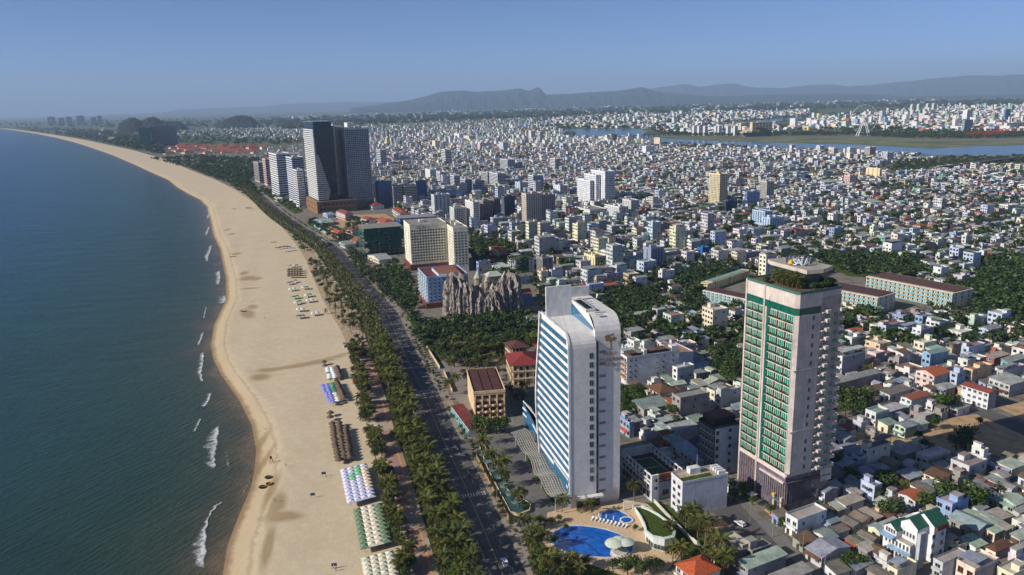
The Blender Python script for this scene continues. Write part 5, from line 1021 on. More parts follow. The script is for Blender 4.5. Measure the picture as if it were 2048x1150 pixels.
for k in range(5):
    window(t, 'open', 'l', d*.16, h-3.2-k*2.9, d*.24, 1.5, 0); window(t, 'open', 'l', d*.6, h-2.9-k*2.9, d*.24, 1.5, 0)
mb = MB(); mb.tube([(w*.5, d*.75, h+2.3), (w*.5, d*.75, h+7)], .12, 5, c(150, 150, 150)); part('mast', mb, PAINT, t)
# court building
t, b, w, d, h = bld('sports_building', 'white building with a tennis court sunk in its roof beside the white hotel tower', 'building', T(1302.5, 951, (1367, 938), 1243, 1003))
mb = MB(); mb.box(0, w, 0, d, 0, h-3.6, c(206, 206, 210), top=c(92, 62, 60)); part('wall', mb, PAINT, t)
mb = MB(); mb.face([(1.6, 2.4, h-3.58), (w-1.6, 2.4, h-3.58), (w-1.6, d-2.4, h-3.58), (1.6, d-2.4, h-3.58)], c(70, 86, 62)); part('court_surface', mb, PAINT, t)
mb = MB(); lw = .1
for x in (2.6, w-2.6): mb.box(x-lw, x+lw, 4, d-4, h-3.575, h-3.56, WHITE)
for y in (4, d*.5, d-4): mb.box(2.6, w-2.6, y-lw, y+lw, h-3.575, h-3.555, WHITE)
part('court_line', mb, [MAT['mark']], t, stuff=True)
for k in range(9):
    y = d*k/8; mb = MB(); mb.box(0, .5, min(y, d-.5), min(y+.5, d), h-3.6, h, WHITE); part('pier', mb, PAINT, t); mb = MB(); mb.box(w-.5, w, min(y, d-.5), min(y+.5, d), h-3.6, h, WHITE); part('pier', mb, PAINT, t)
for z in (h-.5, h-3.0):
    for x in (.02, w-.42): mb = MB(); mb.box(x, x+.4, 0, d, z, z+.5, c(222, 222, 222), bottom=True); part('beam', mb, PAINT, t)
mb = MB(); mb.box(0, w*.22, -.6, .3, 0, h, WHITE); part('front_tower', mb, PAINT, t)
mb = MB(); mb.box(0, w, d-.4, d, h-3.6, h+.4, c(206, 206, 208)); part('back_wall', mb, PAINT, t)
mb = MB(); mb.box(w*.22, w, 0, .6, h-2.5, h-.3, c(170, 104, 78), bottom=True); part('front_band', mb, PAINT, t)
for k in range(8): window(t, 'dark', 'l', 1+k*(d-2)/8, h-6.5, 2.2, 2.0, 0); window(t, 'open', 'l', 1+k*(d-2)/8, .8, 2.4, 2.6, 0)
for k in range(2): window(t, 'dark', 'f', w*.35+k*w*.3, 1.6, 2.8, 2.4, 0); window(t, 'dark', 'f', w*.06, h-3-k*3.2, 1.6, 1.6, -.6)
# dark gridded block
t, b, w, d, h = bld('apartment_block', 'dark framed block with glazed grid front beside the green glass hotel', 'building', T(1431, 858, (1479, 848), 1399, 955))
mb = MB(); mb.box(0, w, 0, d, 0, h, c(196, 200, 208), top=c(70, 62, 60)); part('wall', mb, PAINT, t)
mb = MB(); mb.box(-.3, 0, 0, d, 0, h+.8, c(60, 64, 72)); part('front_screen', mb, PAINT, t)
mb = MB(); mb.ring([(-.3, -.15), (w, -.15), (w, d), (-.3, d)], .3, h, h+.8, c(66, 92, 50)); part('planted_edge', mb, [MAT['leaf']], t)
mb = MB(); mb.box(w*.1, w, d*.25, d*.95, h, h+3, c(64, 62, 66), top=c(124, 74, 66)); part('penthouse', mb, PAINT, t)
for k in range(6):
    z = 1+k*(h-1)/6
    for q in range(5): window(t, 'dark', 'l', .4+q*(d-.8)/5, z, (d-.8)/5*.8, (h-1)/6*.72, -.32)
    window(t, 'open', 'f', w*.56, z+.7, 1.3, 1.5, 0); window(t, 'dark', 'f', .3, z+.4, 1.6, 2.0, 0)
# long white block
t, b, w, d, h = bld('apartment_block', 'long white block with a blank windowed wall and rusty tin on its roof', 'building', T(1254, 716, (1359, 701), 1242.6, 772))
mb = MB(); mb.box(0, w, 0, d, 0, h, c(218, 218, 222), top=c(130, 108, 92)); part('wall', mb, PAINT, t)
mb = MB(); mb.ring([(-.1, -.1), (w+.1, -.1), (w+.1, d+.1), (-.1, d+.1)], .25, h-.2, h+.6, c(224, 224, 224)); part('parapet', mb, PAINT, t)
for k in range(5): mb = MB(); x = w*(.03+.19*k); slab_quad(mb, [(x, .6, h+1.8), (x+w*.17, .6, h+2.0), (x+w*.17, d-.6, h+2.2), (x, d-.6, h+2.0)], [c(110, 78, 62), c(150, 140, 128), c(122, 92, 76)][k % 3], 0, True); part('shade_roof', mb, [MAT['roof']], t)
mb = MB(); mb.box(w*.32, w*.38, .2, d*.5, h, h+3, WHITE); mb.box(w*.85, w*.97, .2, d*.6, h, h+3, WHITE); part('stair_room', mb, PAINT, t, stuff=True)
for k in range(4):
    z = h-2.6-k*3.1
    for x in (.05, .15, .56, .68, .86): window(t, 'dark', 'f', w*x+hr.uniform(-.3, .3), z, 1.2, 1.3, 0)
    for q in range(3): window(t, 'brown', 'l', .8+q*d/3.4, z-.3, 1.6, 1.9, 0)
    mb = MB(); mb.box(-1.1, 0, .3, d-.3, z-.6, z+.1, c(214, 176, 152), bottom=True); part('balcony', mb, PAINT, t)
# peach hotel and its annex
t, b, w, d, h = bld('hotel_block', 'peach four storey hotel with bay balconies beside the sea road', 'hotel', T(947.5, 788, (1010, 783), 934, 841))
PE = c(226, 196, 156)
mb = MB(); mb.box(0, w, 0, d, 0, h, PE, top=c(96, 66, 56)); part('wall', mb, PAINT, t)
mb = MB(); mb.ring([(-.2, -.2), (w+.2, -.2), (w+.2, d+.2), (-.2, d+.2)], .35, h-.3, h+1.2, PE); part('parapet', mb, PAINT, t)
for k in range(3): mb = MB(); x0 = w*(.06+k*.3); slab_quad(mb, [(x0, .6, h+.5), (x0+w*.27, .6, h+.5), (x0+w*.27, d-.6, h+1.3), (x0, d-.6, h+1.3)], c(98, 62, 52), 0, True); part('tin_roof', mb, [MAT['roof']], t)
for f in range(4):
    for q in range(4):
        x = w*(.06+.235*q); z = .8+f*(h-1)/4; window(t, 'brown', 'f', x, z+.7, w*.17, 1.5, 0)
        if f < 3: mb = MB(); mb.prism([(x-.2, 0), (x+w*.09, -1.0), (x+w*.19, 0)], z-.2, z+.6, c(224, 190, 160), bottom=True); part('balcony', mb, PAINT, t)
for q in range(5): mb = MB(); x = w*(.02+.235*q); mb.box(x, x+.35, -.5, 0, 0, h-2.5, PE); part('pilaster', mb, PAINT, t)
t, b, w, d, h = bld('annex_building', 'low annex with a maroon roof beside the peach hotel', 'building', dict(cx=938, cy=858, R=962, L=903, h=4.2, th=19))
mb = MB(); mb.box(0, w, 0, d, 0, h-.2, c(206, 200, 190)); mb.box(-.5, 0, 0, d, 0, 3.0, c(120, 176, 176)); part('wall', mb, PAINT, t); mb = MB(); mb.box(-.3, w+.3, -.3, d+.3, h-.2, h, c(128, 58, 56), bottom=True); part('roof', mb, [MAT['roof']], t)
# galleried villas
def villa(label, sp, rc, group=None):
    t, b, w, d, h = bld('villa', label, 'villa', sp, group); YW = c(226, 206, 170)
    mb = MB(); mb.box(1.4, w-.6, 1.4, d, 0, h, YW); part('wall', mb, PAINT, t)
    rf = MB(); o = .9; k = h*.28; a = min(w, d)/2
    R1, R2 = ((a, d/2, h+k), (w-a, d/2, h+k)) if w >= d else ((w/2, a, h+k), (w/2, d-a, h+k)); A_, B_, C_, D_ = (-o, -o, h), (w+o, -o, h), (w+o, d+o, h), (-o, d+o, h)
    F = [[A_, B_, R2, R1], [B_, C_, R2], [C_, D_, R1, R2], [D_, A_, R1]] if w >= d else [[A_, B_, R1], [B_, C_, R2, R1], [C_, D_, R2], [D_, A_, R1, R2]]
    for q in F: slab_quad(rf, q, rc, 0, True)
    part('roof', rf, [MAT['tile']], t)
    for f in range(1, 4):
        z = h*f/3.0; mb = MB(); mb.prism([(0, 0), (w, 0), (w, 1.4), (1.4, 1.4), (1.4, d), (0, d)], z-.25, z, YW, bottom=True); part('gallery', mb, PAINT, t)
        if f < 3: mb = MB(); mb.box(0, w, -.1, .08, z, z+.8, YW); mb.box(-.1, .08, .1, d, z, z+.8, YW); part('gallery_rail', mb, PAINT, t)
        for q in range(4): window(t, 'brown', 'f', 1.8+q*(w-3)/4, z-h/3+.6, 1.5, 1.9, 1.4)
        for q in range(4): window(t, 'brown', 'l', 2+q*(d-3)/4, z-h/3+.6, 1.4, 1.9, 1.4)
    for q in range(5): mb = MB(); x = q*(w-.3)/4; mb.box(x, x+.3, 0, .3, 0, h, YW); part('post', mb, PAINT, t)
    for q in range(1, 5): mb = MB(); y = q*(d-.3)/4; mb.box(0, .3, y, y+.3, 0, h, YW); part('post', mb, PAINT, t)
villa('galleried villa with a red hipped roof behind the palm car park', T(1021.5, 731, (1081, 727), 1012, 774), c(142, 62, 58))
villa('galleried villa with a brown hipped roof beside the garden trees', dict(cx=1021.5, cy=697, R=1057, L=1010, h=10, th=17), c(104, 66, 58))
villa('villa with a dark red roof half hidden by the white hotel tower', dict(cx=1086, cy=704, R=1112, L=1070, h=9, th=17), c(142, 62, 58))
# white house with three green gables
gh = solve(1838, 1069, 1894, 1770, h=12.5, th=27); occupy(gh, 1); mark(gh, 1); w, d, h = gh['w'], gh['d'], gh['h']
t = thing('gabled_house', 'big white house with three stepped green gable roofs and blue awnings', 'house', (gh['x'], gh['y'], 0), gh['th'])
GT = c(48, 98, 82)
for k, (y0, y1, x0, hh, nm) in enumerate(((d*.62, d, 0, h*.80, 'front'), (d*.18, d*.66, w*.18, h*1.02, 'mid'), (0, d*.62, w*.55, h*1.06, 'rear'))):
    mb = MB(); ym = (y0+y1)/2; k2 = (y1-y0)*.36
    mb.box(x0, w, y0+.01*k, y1-.01*k, 0, hh, c(232, 232, 232)); mb.face([(x0, y1, hh), (x0, y0, hh), (x0, ym, hh+k2)], c(232, 232, 232)); mb.face([(w, y0, hh), (w, y1, hh), (w, ym, hh+k2)], c(232, 232, 232)); part('wall', mb, PAINT, t)
    rf = MB(); x1 = w+.3 if k == 2 else (w*.6 if k else w*.5); slab_quad(rf, [(x0-.4, y0-.4, hh-.25), (x1, y0-.4, hh-.25), (x1, ym, hh+k2+.1), (x0-.4, ym, hh+k2+.1)], GT, 0, True); slab_quad(rf, [(x0-.4, ym, hh+k2+.1), (x1, ym, hh+k2+.1), (x1, y1+.4, hh-.25), (x0-.4, y1+.4, hh-.25)], GT, 0, True); part('roof', rf, [MAT['tile']], t)
mb = MB(); mb.box(-.05, w*.5, d*.2, d*.63, 0, h*.55, c(228, 228, 228), top=c(176, 168, 150)); part('terrace', mb, PAINT, t)
mb = MB(); mb.box(w*.02, w*.22, -.5, d*.05, 0, h*1.0, c(186, 190, 194)); part('lift_shaft', mb, PAINT, t)
mb = MB(); mb.box(w*.6, w+.2, -.6, .2, h*.9, h*1.02, c(128, 78, 62), bottom=True); part('balcony', mb, PAINT, t)
for z, y0, y1, e in ((h*.62, d*.62, d+.3, 2.2), (h*.34, d*.15, d*.8, 1.6)): mb = MB(); slab_quad(mb, [(-e, y0, z-.6), (0, y0, z), (0, y1, z), (-e, y1, z-.6)], c(150, 178, 206), 0, True); part('awning', mb, [MAT['roof']], t)
for k in range(7): window(t, 'dark', 'l', d*.2+k*d*.11, .6, d*.07, 2.3, -.06); window(t, 'dark', 'l', d*.24+k*d*.105, h*.36, d*.06, 1.9, -.06)
for k in range(4): window(t, 'dark', 'l', d*.66+k*d*.075, h*.66, d*.055, 1.5, 0); window(t, 'dark', 'l', d*.24+k*d*.09, h*.66, d*.06, 1.6, w*.18)
for k in range(3): window(t, 'dark', 'f', w*.5, 2+k*3.4, 1.6, 1.4, 0); window(t, 'dark', 'f', w*.82, 2+k*3.4, 1.4, 1.4, 0)
# ------------------------------------------------------------------ rock castle
rkx, rky = g(968, 640); cas = thing('rock_castle', 'artificial grey rock cliffs topped by a turreted castle', 'castle', (rkx, rky, 0), math.radians(17))
occupy(dict(x=rkx-28, y=rky-8, th=math.radians(17), w=60, d=46, h=30), 2); mark(dict(x=rkx-28, y=rky-8, th=math.radians(17), w=60, d=46), 2)
def clo(px, py, z=0.0):
    x, y = g(px, py, z); dx, dy = x-rkx, y-rky; t_ = math.radians(17); return (dx*math.cos(t_)+dy*math.sin(t_), -dx*math.sin(t_)+dy*math.cos(t_))
def crag(cx, cy, rx, ry, h, seed, hollow=False):
    r = np.random.default_rng(seed); n, K = 72, 24; V = []; F = []; C = []
    ang = np.linspace(0, 2*math.pi, n, endpoint=False); prof = .92+.20*np.abs(np.sin(ang*4+seed))+.16*np.abs(np.sin(ang*9+seed*2))+.07*np.sin(ang*17+seed); top = h*(1+.10*np.sin(ang*3+seed)+.08*np.sin(ang*7+seed)+.05*np.sin(ang*15))
    for j in range(K):
        s = j/(K-1)
        for i in range(n):
            k = prof[i]*(1.08-.22*s**2+.06*math.sin(s*9+i*.5+seed)+.04*math.sin(s*23+i*.9)+r.uniform(-.07, .07))*(1 if s < .9 else 1-(s-.9)*3.5)
            V.append((cx+rx*k*math.cos(ang[i]), cy+ry*k*math.sin(ang[i]), top[i]*s+r.uniform(-.35, .35)))
    for j in range(K-1):
        for i in range(n): F.append((j*n+i, j*n+(i+1) % n, (j+1)*n+(i+1) % n, (j+1)*n+i)); q = r.uniform(.75, 1.2); C.append(tuple(v*q for v in c(150, 140, 132)))
    F.append(tuple(range((K-1)*n, K*n))); C.append(c(132, 122, 112)); mb = MB(); mb.mesh(V, F, C); return mb
for k, (bx_, by_, tx_, ty_, rx, ry) in enumerate(((914, 634, 912, 560, 6.5, 8), (928, 637, 928, 575, 6, 7), (943, 637, 943, 580, 6, 7), (962, 637, 962, 592, 6.5, 7), (980, 637, 980, 596, 6, 6.5), (996, 635, 996, 588, 6, 7), (1012, 632, 1012, 572, 6, 7), (1026, 628, 1024, 558, 6.5, 9))):
    p = clo(bx_, by_); P0 = g(bx_, by_); hh = bis(lambda z: proj(*P0, z)[1]-ty_, 1, 60)
    part('rock_crag', crag(p[0], p[1]+5, rx, ry, hh, k+3), [MAT['rock']], cas)
hb = 14.0; p0 = clo(965, 612); CS = c(168, 154, 138)
mb = MB(); mb.box(-20, 24, 11, 30, 0, hb, c(140, 130, 118), top=c(150, 138, 124)); part('terrace_base', mb, [MAT['rock']], cas)
def turret(px, py, zt, r, cone):     # pixel of the tip
    x, y = g(px, py, zt); dx, dy = x-rkx, y-rky; t_ = math.radians(17); lx, ly = dx*math.cos(t_)+dy*math.sin(t_), -dx*math.sin(t_)+dy*math.cos(t_)
    mb = MB(); mb.lathe([(r, hb-2), (r, zt-cone), (r*1.25, zt-cone+.2), (r*1.25, zt-cone+1.0)], 8, CS, 0, lx, ly); part('turret', mb, PAINT, cas)
    mb = MB(); mb.lathe([(r*1.15, zt-cone+.6), (.05, zt)], 8, c(186, 190, 178), 0, lx, ly); part('spire', mb, PAINT, cas)
    for k in range(6): a = k*math.pi/3; mb = MB(); mb.box(lx+r*1.2*math.cos(a)-.3, lx+r*1.2*math.cos(a)+.3, ly+r*1.2*math.sin(a)-.3, ly+r*1.2*math.sin(a)+.3, zt-cone+.9, zt-cone+1.6, CS); part('merlon', mb, PAINT, cas)
for a in ((955, 539, 30, 2.9, 7), (1009, 541, 29, 2.9, 7), (973, 553, 26, 1.9, 4.5), (962, 566, 23, 1.7, 4), (985, 565, 23, 1.6, 4), (995, 568, 23, 1.6, 4)): turret(*a)
k0 = clo(978, 560, 20); mb = MB(); mb.box(k0[0]-1, k0[0]+10, k0[1]-2, k0[1]+8, hb-1, 23, CS); part('keep', mb, PAINT, cas)
mb = MB(); z = 23; x0, x1, y0, y1 = k0[0]-1.5, k0[0]+10.5, k0[1]-2.5, k0[1]+8.5; ym = (y0+y1)/2
for q in ([(x0, y0, z), (x1, y0, z), (x1-3, ym, z+3), (x0+3, ym, z+3)], [(x1, y0, z), (x1, y1, z), (x1-3, ym, z+3)], [(x1, y1, z), (x0, y1, z), (x0+3, ym, z+3), (x1-3, ym, z+3)], [(x0, y1, z), (x0, y0, z), (x0+3, ym, z+3)]): slab_quad(mb, q, c(186, 190, 176), 0, True)
part('roof', mb, PAINT, cas)
for (x0, y0, x1, y1) in ((-12, 6, 4, 7), (4, 6, 5, 14), (5, 13, 18, 14), (-12, 7, -11, 22)):
    mb = MB(); mb.box(x0, x1, y0, y1, hb-1, 18, CS); part('curtain_wall', mb, PAINT, cas); n = int(max(x1-x0, y1-y0)/1.6)
    for q in range(n):
        s = (q+.2)/n; mb = MB(); L_ = x1-x0 > y1-y0
        mb.box(x0+(x1-x0)*s if L_ else x0, x0+(x1-x0)*s+.8 if L_ else x1, y0 if L_ else y0+(y1-y0)*s, y1 if L_ else y0+(y1-y0)*s+.8, 18, 18.8, CS); part('merlon', mb, PAINT, cas)
# ivy covered block behind
t, b, w, d, h = bld('apartment_block', 'white block overgrown with green creepers behind the rock castle', 'building', T(1030, 520, (1068, 516), 1015, 556))
mb = MB(); mb.box(0, w, 0, d, 0, h, c(206, 208, 210), top=c(96, 104, 70)); part('wall', mb, PAINT, t)
for f in range(6):
    for q in range(5): window(t, 'dark', 'f', .8+q*(w-1)/5, 1+f*h/6, (w-1)/5*.6, 1.5, 0)
    for q in range(3): window(t, 'dark', 'l', .8+q*(d-1)/3, 1+f*h/6, (d-1)/3*.6, 1.5, 0)
mb = MB()
for k in range(900):
    f = random.random(); x, y = (random.uniform(0, w*.8), -.25) if f < .6 else (-.25, random.uniform(0, d)); z = random.uniform(0, h+1)
    if f < .6 and not (.15 < x/w < .72): continue
    if f > .9: x, y, z = random.uniform(0, w), random.uniform(0, d), h+.5
    s = random.uniform(.4, .9); a = random.uniform(0, 6); mb.face([(x+s*math.cos(a+t_)*(1 if f < .6 or f > .9 else .3), y+s*math.cos(a+t_)*(.3 if f < .6 else 1), z+s*math.sin(a+t_)) for t_ in (0, 1.6, 3.1, 4.7)], tuple(v*random.uniform(.6, 1.3) for v in c(58, 88, 38)))
part('creeper', mb, [MAT['leaf']], t, stuff=True)
# ------------------------------------------------------------------ hotel grounds: drive, deck, pools
def pxs(name, pts, z, m, colr=(1, 1, 1), side=0):
    mb = MB(); P = [g(x, y) for x, y in pts]
    area = sum(P[i][0]*P[(i+1) % len(P)][1]-P[(i+1) % len(P)][0]*P[i][1] for i in range(len(P)))
    if area < 0: P = P[::-1]
    if side: mb.prism(P, z-side, z, colr)
    else: mb.face([(*p, z) for p in P], colr)
    return tag(obj(name, mb.data(name, [m])), kind='structure')
drivm = NT('drive_paving'); P_ = drivm.pos(); bt = drivm.n('ShaderNodeTexBrick', i_Vector=P_, i_Scale=.7); bt.inputs['Color1'].default_value = (*c(124, 118, 112), 1); bt.inputs['Color2'].default_value = (*c(108, 104, 100), 1); bt.inputs['Mortar'].default_value = (*c(84, 82, 80), 1)
drivm.set(Base_Color=drivm.mix(1, bt.outputs[0], drivm.ramp(drivm.noise(P_, .3, 4), [(.3, .8), (.7, 1.1)]), 'MULTIPLY'), Roughness=.85)
pxs('driveway', [(912, 884), (1010, 870), (1030, 880), (1110, 1000), (1110, 1026), (1080, 1060), (1050, 1064), (1028, 1040), (985, 960), (935, 905)], .16, drivm.m)
TILE = c(206, 178, 142)
pxs('pool_deck', [(1095, 1026), (1150, 1012), (1250, 1000), (1300, 1010), (1345, 1060), (1360, 1110), (1330, 1150), (1290, 1165), (1240, 1150), (1180, 1130), (1120, 1120), (1085, 1085)], .18, MAT['stone'], TILE)
pxs('paved_yard', [(1240, 1004), (1262, 965), (1302, 1003), (1340, 1020), (1300, 1018)], .17, MAT['stone'], c(124, 118, 112))
pxs('lawn', [(1100, 1090), (1150, 1118), (1200, 1128), (1260, 1150), (1250, 1175), (1080, 1175), (1060, 1110), (1044, 1070), (1080, 1066)], .17, MAT['grass'])
pxs('lawn', [(1345, 1050), (1400, 1060), (1440, 1120), (1400, 1175), (1340, 1175), (1362, 1110)], .17, MAT['grass'])
pxs('lawn', [(1290, 1005), (1335, 1010), (1370, 1040), (1400, 1065), (1350, 1060), (1320, 1030)], .19, MAT['grass'])
pxs('lawn', [(1036, 884), (1046, 880), (1066, 915), (1075, 945), (1100, 985), (1115, 1010), (1104, 1008), (1074, 960)], .18, MAT['grass'])
def ell(cx, cy, rx_l, rx_r, ry, n=36, sk=0.0):
    o = []
    for k in range(n):
        a = 2*math.pi*k/n; o.append((cx+(rx_r if math.cos(a) > 0 else rx_l)*math.cos(a)+sk*math.sin(a), cy-ry*math.sin(a)))
    return o
def pool(label, px, depthcol, lines=(), zz=0.0):
    P = [g(*q) for q in px]; cx = sum(p[0] for p in P)/len(P); cy = sum(p[1] for p in P)/len(P); L = [(x-cx, y-cy) for x, y in P]
    if sum(L[i][0]*L[(i+1) % len(L)][1]-L[(i+1) % len(L)][0]*L[i][1] for i in range(len(L))) < 0: L = L[::-1]
    t = thing('swimming_pool', label, 'pool', (cx, cy, zz)); mb = MB(); mb.face([(x*.985, y*.985, .24) for x, y in L], (1, 1, 1)); part('water', mb, [MAT['pool']], t)
    mb = MB(); mb.ring([(x*1.03, y*1.03) for x, y in L], .55, .1, .34, c(220, 214, 204)); part('rim', mb, PAINT, t)
    for pts in lines: mb = MB(); mb.tube([(g(*q)[0]-cx, g(*q)[1]-cy, .245) for q in pts], .09, 3, c(12, 40, 90)); part('depth_line', mb, PAINT, t)
    return t
big = [(1100, 1080), (1106, 1066), (1120, 1057), (1142, 1052), (1165, 1052), (1190, 1055), (1215, 1060), (1240, 1069), (1258, 1079), (1267, 1091), (1267, 1103), (1256, 1112), (1236, 1116), (1210, 1117), (1180, 1115), (1150, 1110), (1128, 1104), (1108, 1094)]
pool('large kidney shaped blue swimming pool with a shell pavilion in it', big, 1, [[(1104, 1074), (1140, 1061), (1180, 1063), (1222, 1074), (1250, 1092)], [(1108, 1078), (1140, 1068), (1175, 1072), (1205, 1086), (1222, 1110)], [(1114, 1086), (1140, 1080), (1170, 1086), (1190, 1100), (1200, 1115)]])
pool('small rounded blue pool beside the white hotel tower', [(1197, 1036), (1203, 1024), (1220, 1020), (1240, 1022), (1258, 1031), (1266, 1040), (1262, 1047), (1246, 1050), (1228, 1049), (1212, 1047), (1200, 1042)], 1)
pool('tiny round whirlpool set into the small pool edge', [(1253+14*math.cos(a), 1042-7*math.sin(a)) for a in np.linspace(0, 6.28, 18)[:-1]], 1, zz=.2)
# shell pavilion
sx, sy = g(1240, 1108); pav = thing('shell_pavilion', 'pale grey shell roofed pavilion standing in the large pool', 'pavilion', (sx, sy, .2))
for (dx, dy, r, a0, tilt) in ((-1.9, .6, 3.2, .5, .7), (2.0, 1.0, 3.0, -.3, .3), (0, 2.2, 2.8, 0, .5)):
    mb = MB(); n = 22; V = [(dx, dy, 4.6)]; F = []
    for rr in (.35, .7, 1.0):
        for k in range(n): a = 2*math.pi*k/n; V.append((dx+r*rr*math.cos(a), dy+r*rr*math.sin(a), 4.6-.9*rr**2+tilt*rr*math.cos(a-a0)*.4))
    for k in range(n): F.append((0, 1+k, 1+(k+1) % n))
    for j in range(2):
        for k in range(n): F.append((1+j*n+k, 1+j*n+(k+1) % n, 1+(j+1)*n+(k+1) % n, 1+(j+1)*n+k)[::-1])
    mb.mesh(V, F, c(196, 204, 186)); part('shell_roof', mb, [MAT['stone']], pav, smooth=True); mb = MB(); mb.tube([(dx, dy, -.2), (dx, dy, 4.4)], .25, 6, c(210, 206, 196)); part('column', mb, PAINT, pav)
mb = MB(); mb.lathe([(3.4, -.2), (3.4, .5), (3.0, .5), (2.6, .9), (1.2, .9)], 16, c(206, 200, 190), cap=True); part('bar_counter', mb, PAINT, pav)
# curved grass roofed pool house
hp = [(1268, 1018), (1280, 1016), (1296, 1024), (1318, 1040), (1338, 1060), (1350, 1082), (1347, 1098), (1328, 1104), (1306, 1098), (1292, 1084), (1288, 1062), (1280, 1040)]
P = [g(*q) for q in hp]; cx = sum(p[0] for p in P)/12; cy = sum(p[1] for p in P)/12; L = [(x-cx, y-cy) for x, y in P][::-1]
if sum(L[i][0]*L[(i+1) % 12][1]-L[(i+1) % 12][0]*L[i][1] for i in range(12)) < 0: L = L[::-1]
ph = thing('pool_house', 'curved white pool house with a lawn roof beside the pools', 'building', (cx, cy, .15)); mark(dict(x=cx-10, y=cy-15, th=0, w=20, d=30), 0)
yn = [(y-min(q[1] for q in L))/(max(q[1] for q in L)-min(q[1] for q in L)) for x, y in L]; hz_ = [.4+3.8*(1-t) for t in yn]
mb = MB(); n = len(L); V = [(x, y, 0) for x, y in L]+[(x*1.03, y*1.03, h) for (x, y), h in zip(L, hz_)]; mb.mesh(V, [(i, (i+1) % n, n+(i+1) % n, n+i) for i in range(n)], c(226, 226, 222)); part('wall', mb, PAINT, ph)
mb = MB(); V = [(x*.9, y*.93, h+.1) for (x, y), h in zip(L, hz_)]; mb.mesh(V+[(0, 0, 2.4)], [(i, (i+1) % n, n) for i in range(n)], (1, 1, 1)); part('roof_lawn', mb, [MAT['grass']], ph)
mb = MB(); V = [(x*1.03, y*1.03, h) for (x, y), h in zip(L, hz_)]+[(x*1.03, y*1.03, h+.7) for (x, y), h in zip(L, hz_)]+[(x*.9, y*.93, h+.7) for (x, y), h in zip(L, hz_)]+[(x*.9, y*.93, h) for (x, y), h in zip(L, hz_)]
mb.mesh(V, [q for i in range(n) for j in [(i+1) % n] for q in ((i, j, n+j, n+i), (n+i, n+j, 2*n+j, 2*n+i), (2*n+i, 2*n+j, 3*n+j, 3*n+i))], c(212, 226, 212)); part('parapet', mb, PAINT, ph)
for i in range(n):
    j = (i+1) % n
    if hz_[i] > 3.2 and hz_[j] > 3.0:
        a, b2 = L[i], L[j]
        for q in range(3): s0, s1 = (q+.1)/3, (q+.9)/3; f = lambda s, z: (a[0]+(b2[0]-a[0])*s+(a[0]+b2[0])*.012, a[1]+(b2[1]-a[1])*s+(a[1]+b2[1])*.012, z); mb = MB(); mb.face([f(s0, .4), f(s1, .4), f(s1, 2.2), f(s0, 2.2)], c(40, 74, 76)); part('window', mb, [MAT['glass']], ph)
# sun loungers and folded parasols by the small pool
mb = MB(); mb.box(-.35, .35, -.9, .4, .25, .4, WHITE, bottom=True); LS = mb.data('seat', PAINT); mb = MB(); mb.mesh([(-.35, .4, .4), (.35, .4, .4), (.35, .95, .95), (-.35, .95, .95), (-.35, .45, .28), (.35, .45, .28), (.35, 1.05, .88), (-.35, 1.05, .88)], [(0, 1, 2, 3), (7, 6, 5, 4), (0, 3, 7, 4), (1, 5, 6, 2), (3, 2, 6, 7)], WHITE); LB = mb.data('backrest', PAINT); mb = MB(); mb.box(-.04, .04, -.04, .04, 0, .26, WHITE); LLg = mb.data('leg', PAINT)
for k in range(10):
    px, py = 1184+k*7.0+(k//2)*1.2, 1040+k*1.75; x, y = g(px, py); t = thing('sun_lounger', 'white sun lounger on the deck between the two blue pools', 'sun lounger', (x, y, .19), math.radians(-30), 'white sun loungers between the pools')
    obj('seat', LS, t); obj('backrest', LB, t)
    for a in (-.3, .3):
        for q in (-.8, .3): obj('leg', LLg, t, (a, q, 0))
for k in range(4):
    x, y = g(1198+k*14.5, 1038+k*3.6); t = thing('folded_parasol', 'folded white parasol standing between the sun loungers', 'parasol', (x, y, .19), 0, 'folded parasols by the pools'); mb = MB(); mb.tube([(0, 0, 0), (0, 0, 2.6)], .04, 5, c(160, 160, 160)); part('pole', mb, PAINT, t); mb = MB(); mb.lathe([(.05, 2.6), (.16, 2.2), (.22, 1.2), (.12, .9)], 7, WHITE); part('folded_canopy', mb, [MAT['cloth']], t)
x, y = g(1247, 1022); t = thing('garden_arch', 'small white square arch beside the small pool', 'arch', (x, y, .18), .1)
for a in (0, 3.4): mb = MB(); mb.box(a, a+.4, 0, .4, 0, 3, WHITE); part('post', mb, PAINT, t)
mb = MB(); mb.box(-.1, 3.9, -.05, .45, 3, 3.4, WHITE, bottom=True); part('lintel', mb, PAINT, t)
# entrance island with terraced teal water walls
isl = [(958, 893), (968, 893), (985, 925), (1000, 948), (1015, 985), (1040, 1000), (1062, 1012), (1060, 1026), (1040, 1034), (1022, 1030), (1000, 990), (975, 940)]
P = [g(*q) for q in isl]; cx = sum(p[0] for p in P)/12; cy = sum(p[1] for p in P)/12; L = [(x-cx, y-cy) for x, y in P]
if sum(L[i][0]*L[(i+1) % 12][1]-L[(i+1) % 12][0]*L[i][1] for i in range(12)) < 0: L = L[::-1]
t = thing('water_feature', 'planted entrance island with teal tiled water basins beside the sea road', 'fountain', (cx, cy, .15)); mb = MB(); mb.prism(L, 0, .7, c(206, 190, 160), top=c(54, 84, 82)); part('basin', mb, PAINT, t); mb = MB(); mb.ring(L, .5, .6, 1.1, c(206, 186, 150)); part('rim', mb, PAINT, t)
for k in range(7):
    x, y = g(964+k*11.5, 912+k*16); mb = MB(); mb.lathe([(1.9, .3), (2.0, 1.3), (1.6, 1.3), (1.5, 1.1)], 12, c(112, 132, 128), 0, x-cx, y-cy, cap=True); part('planter', mb, PAINT, t)
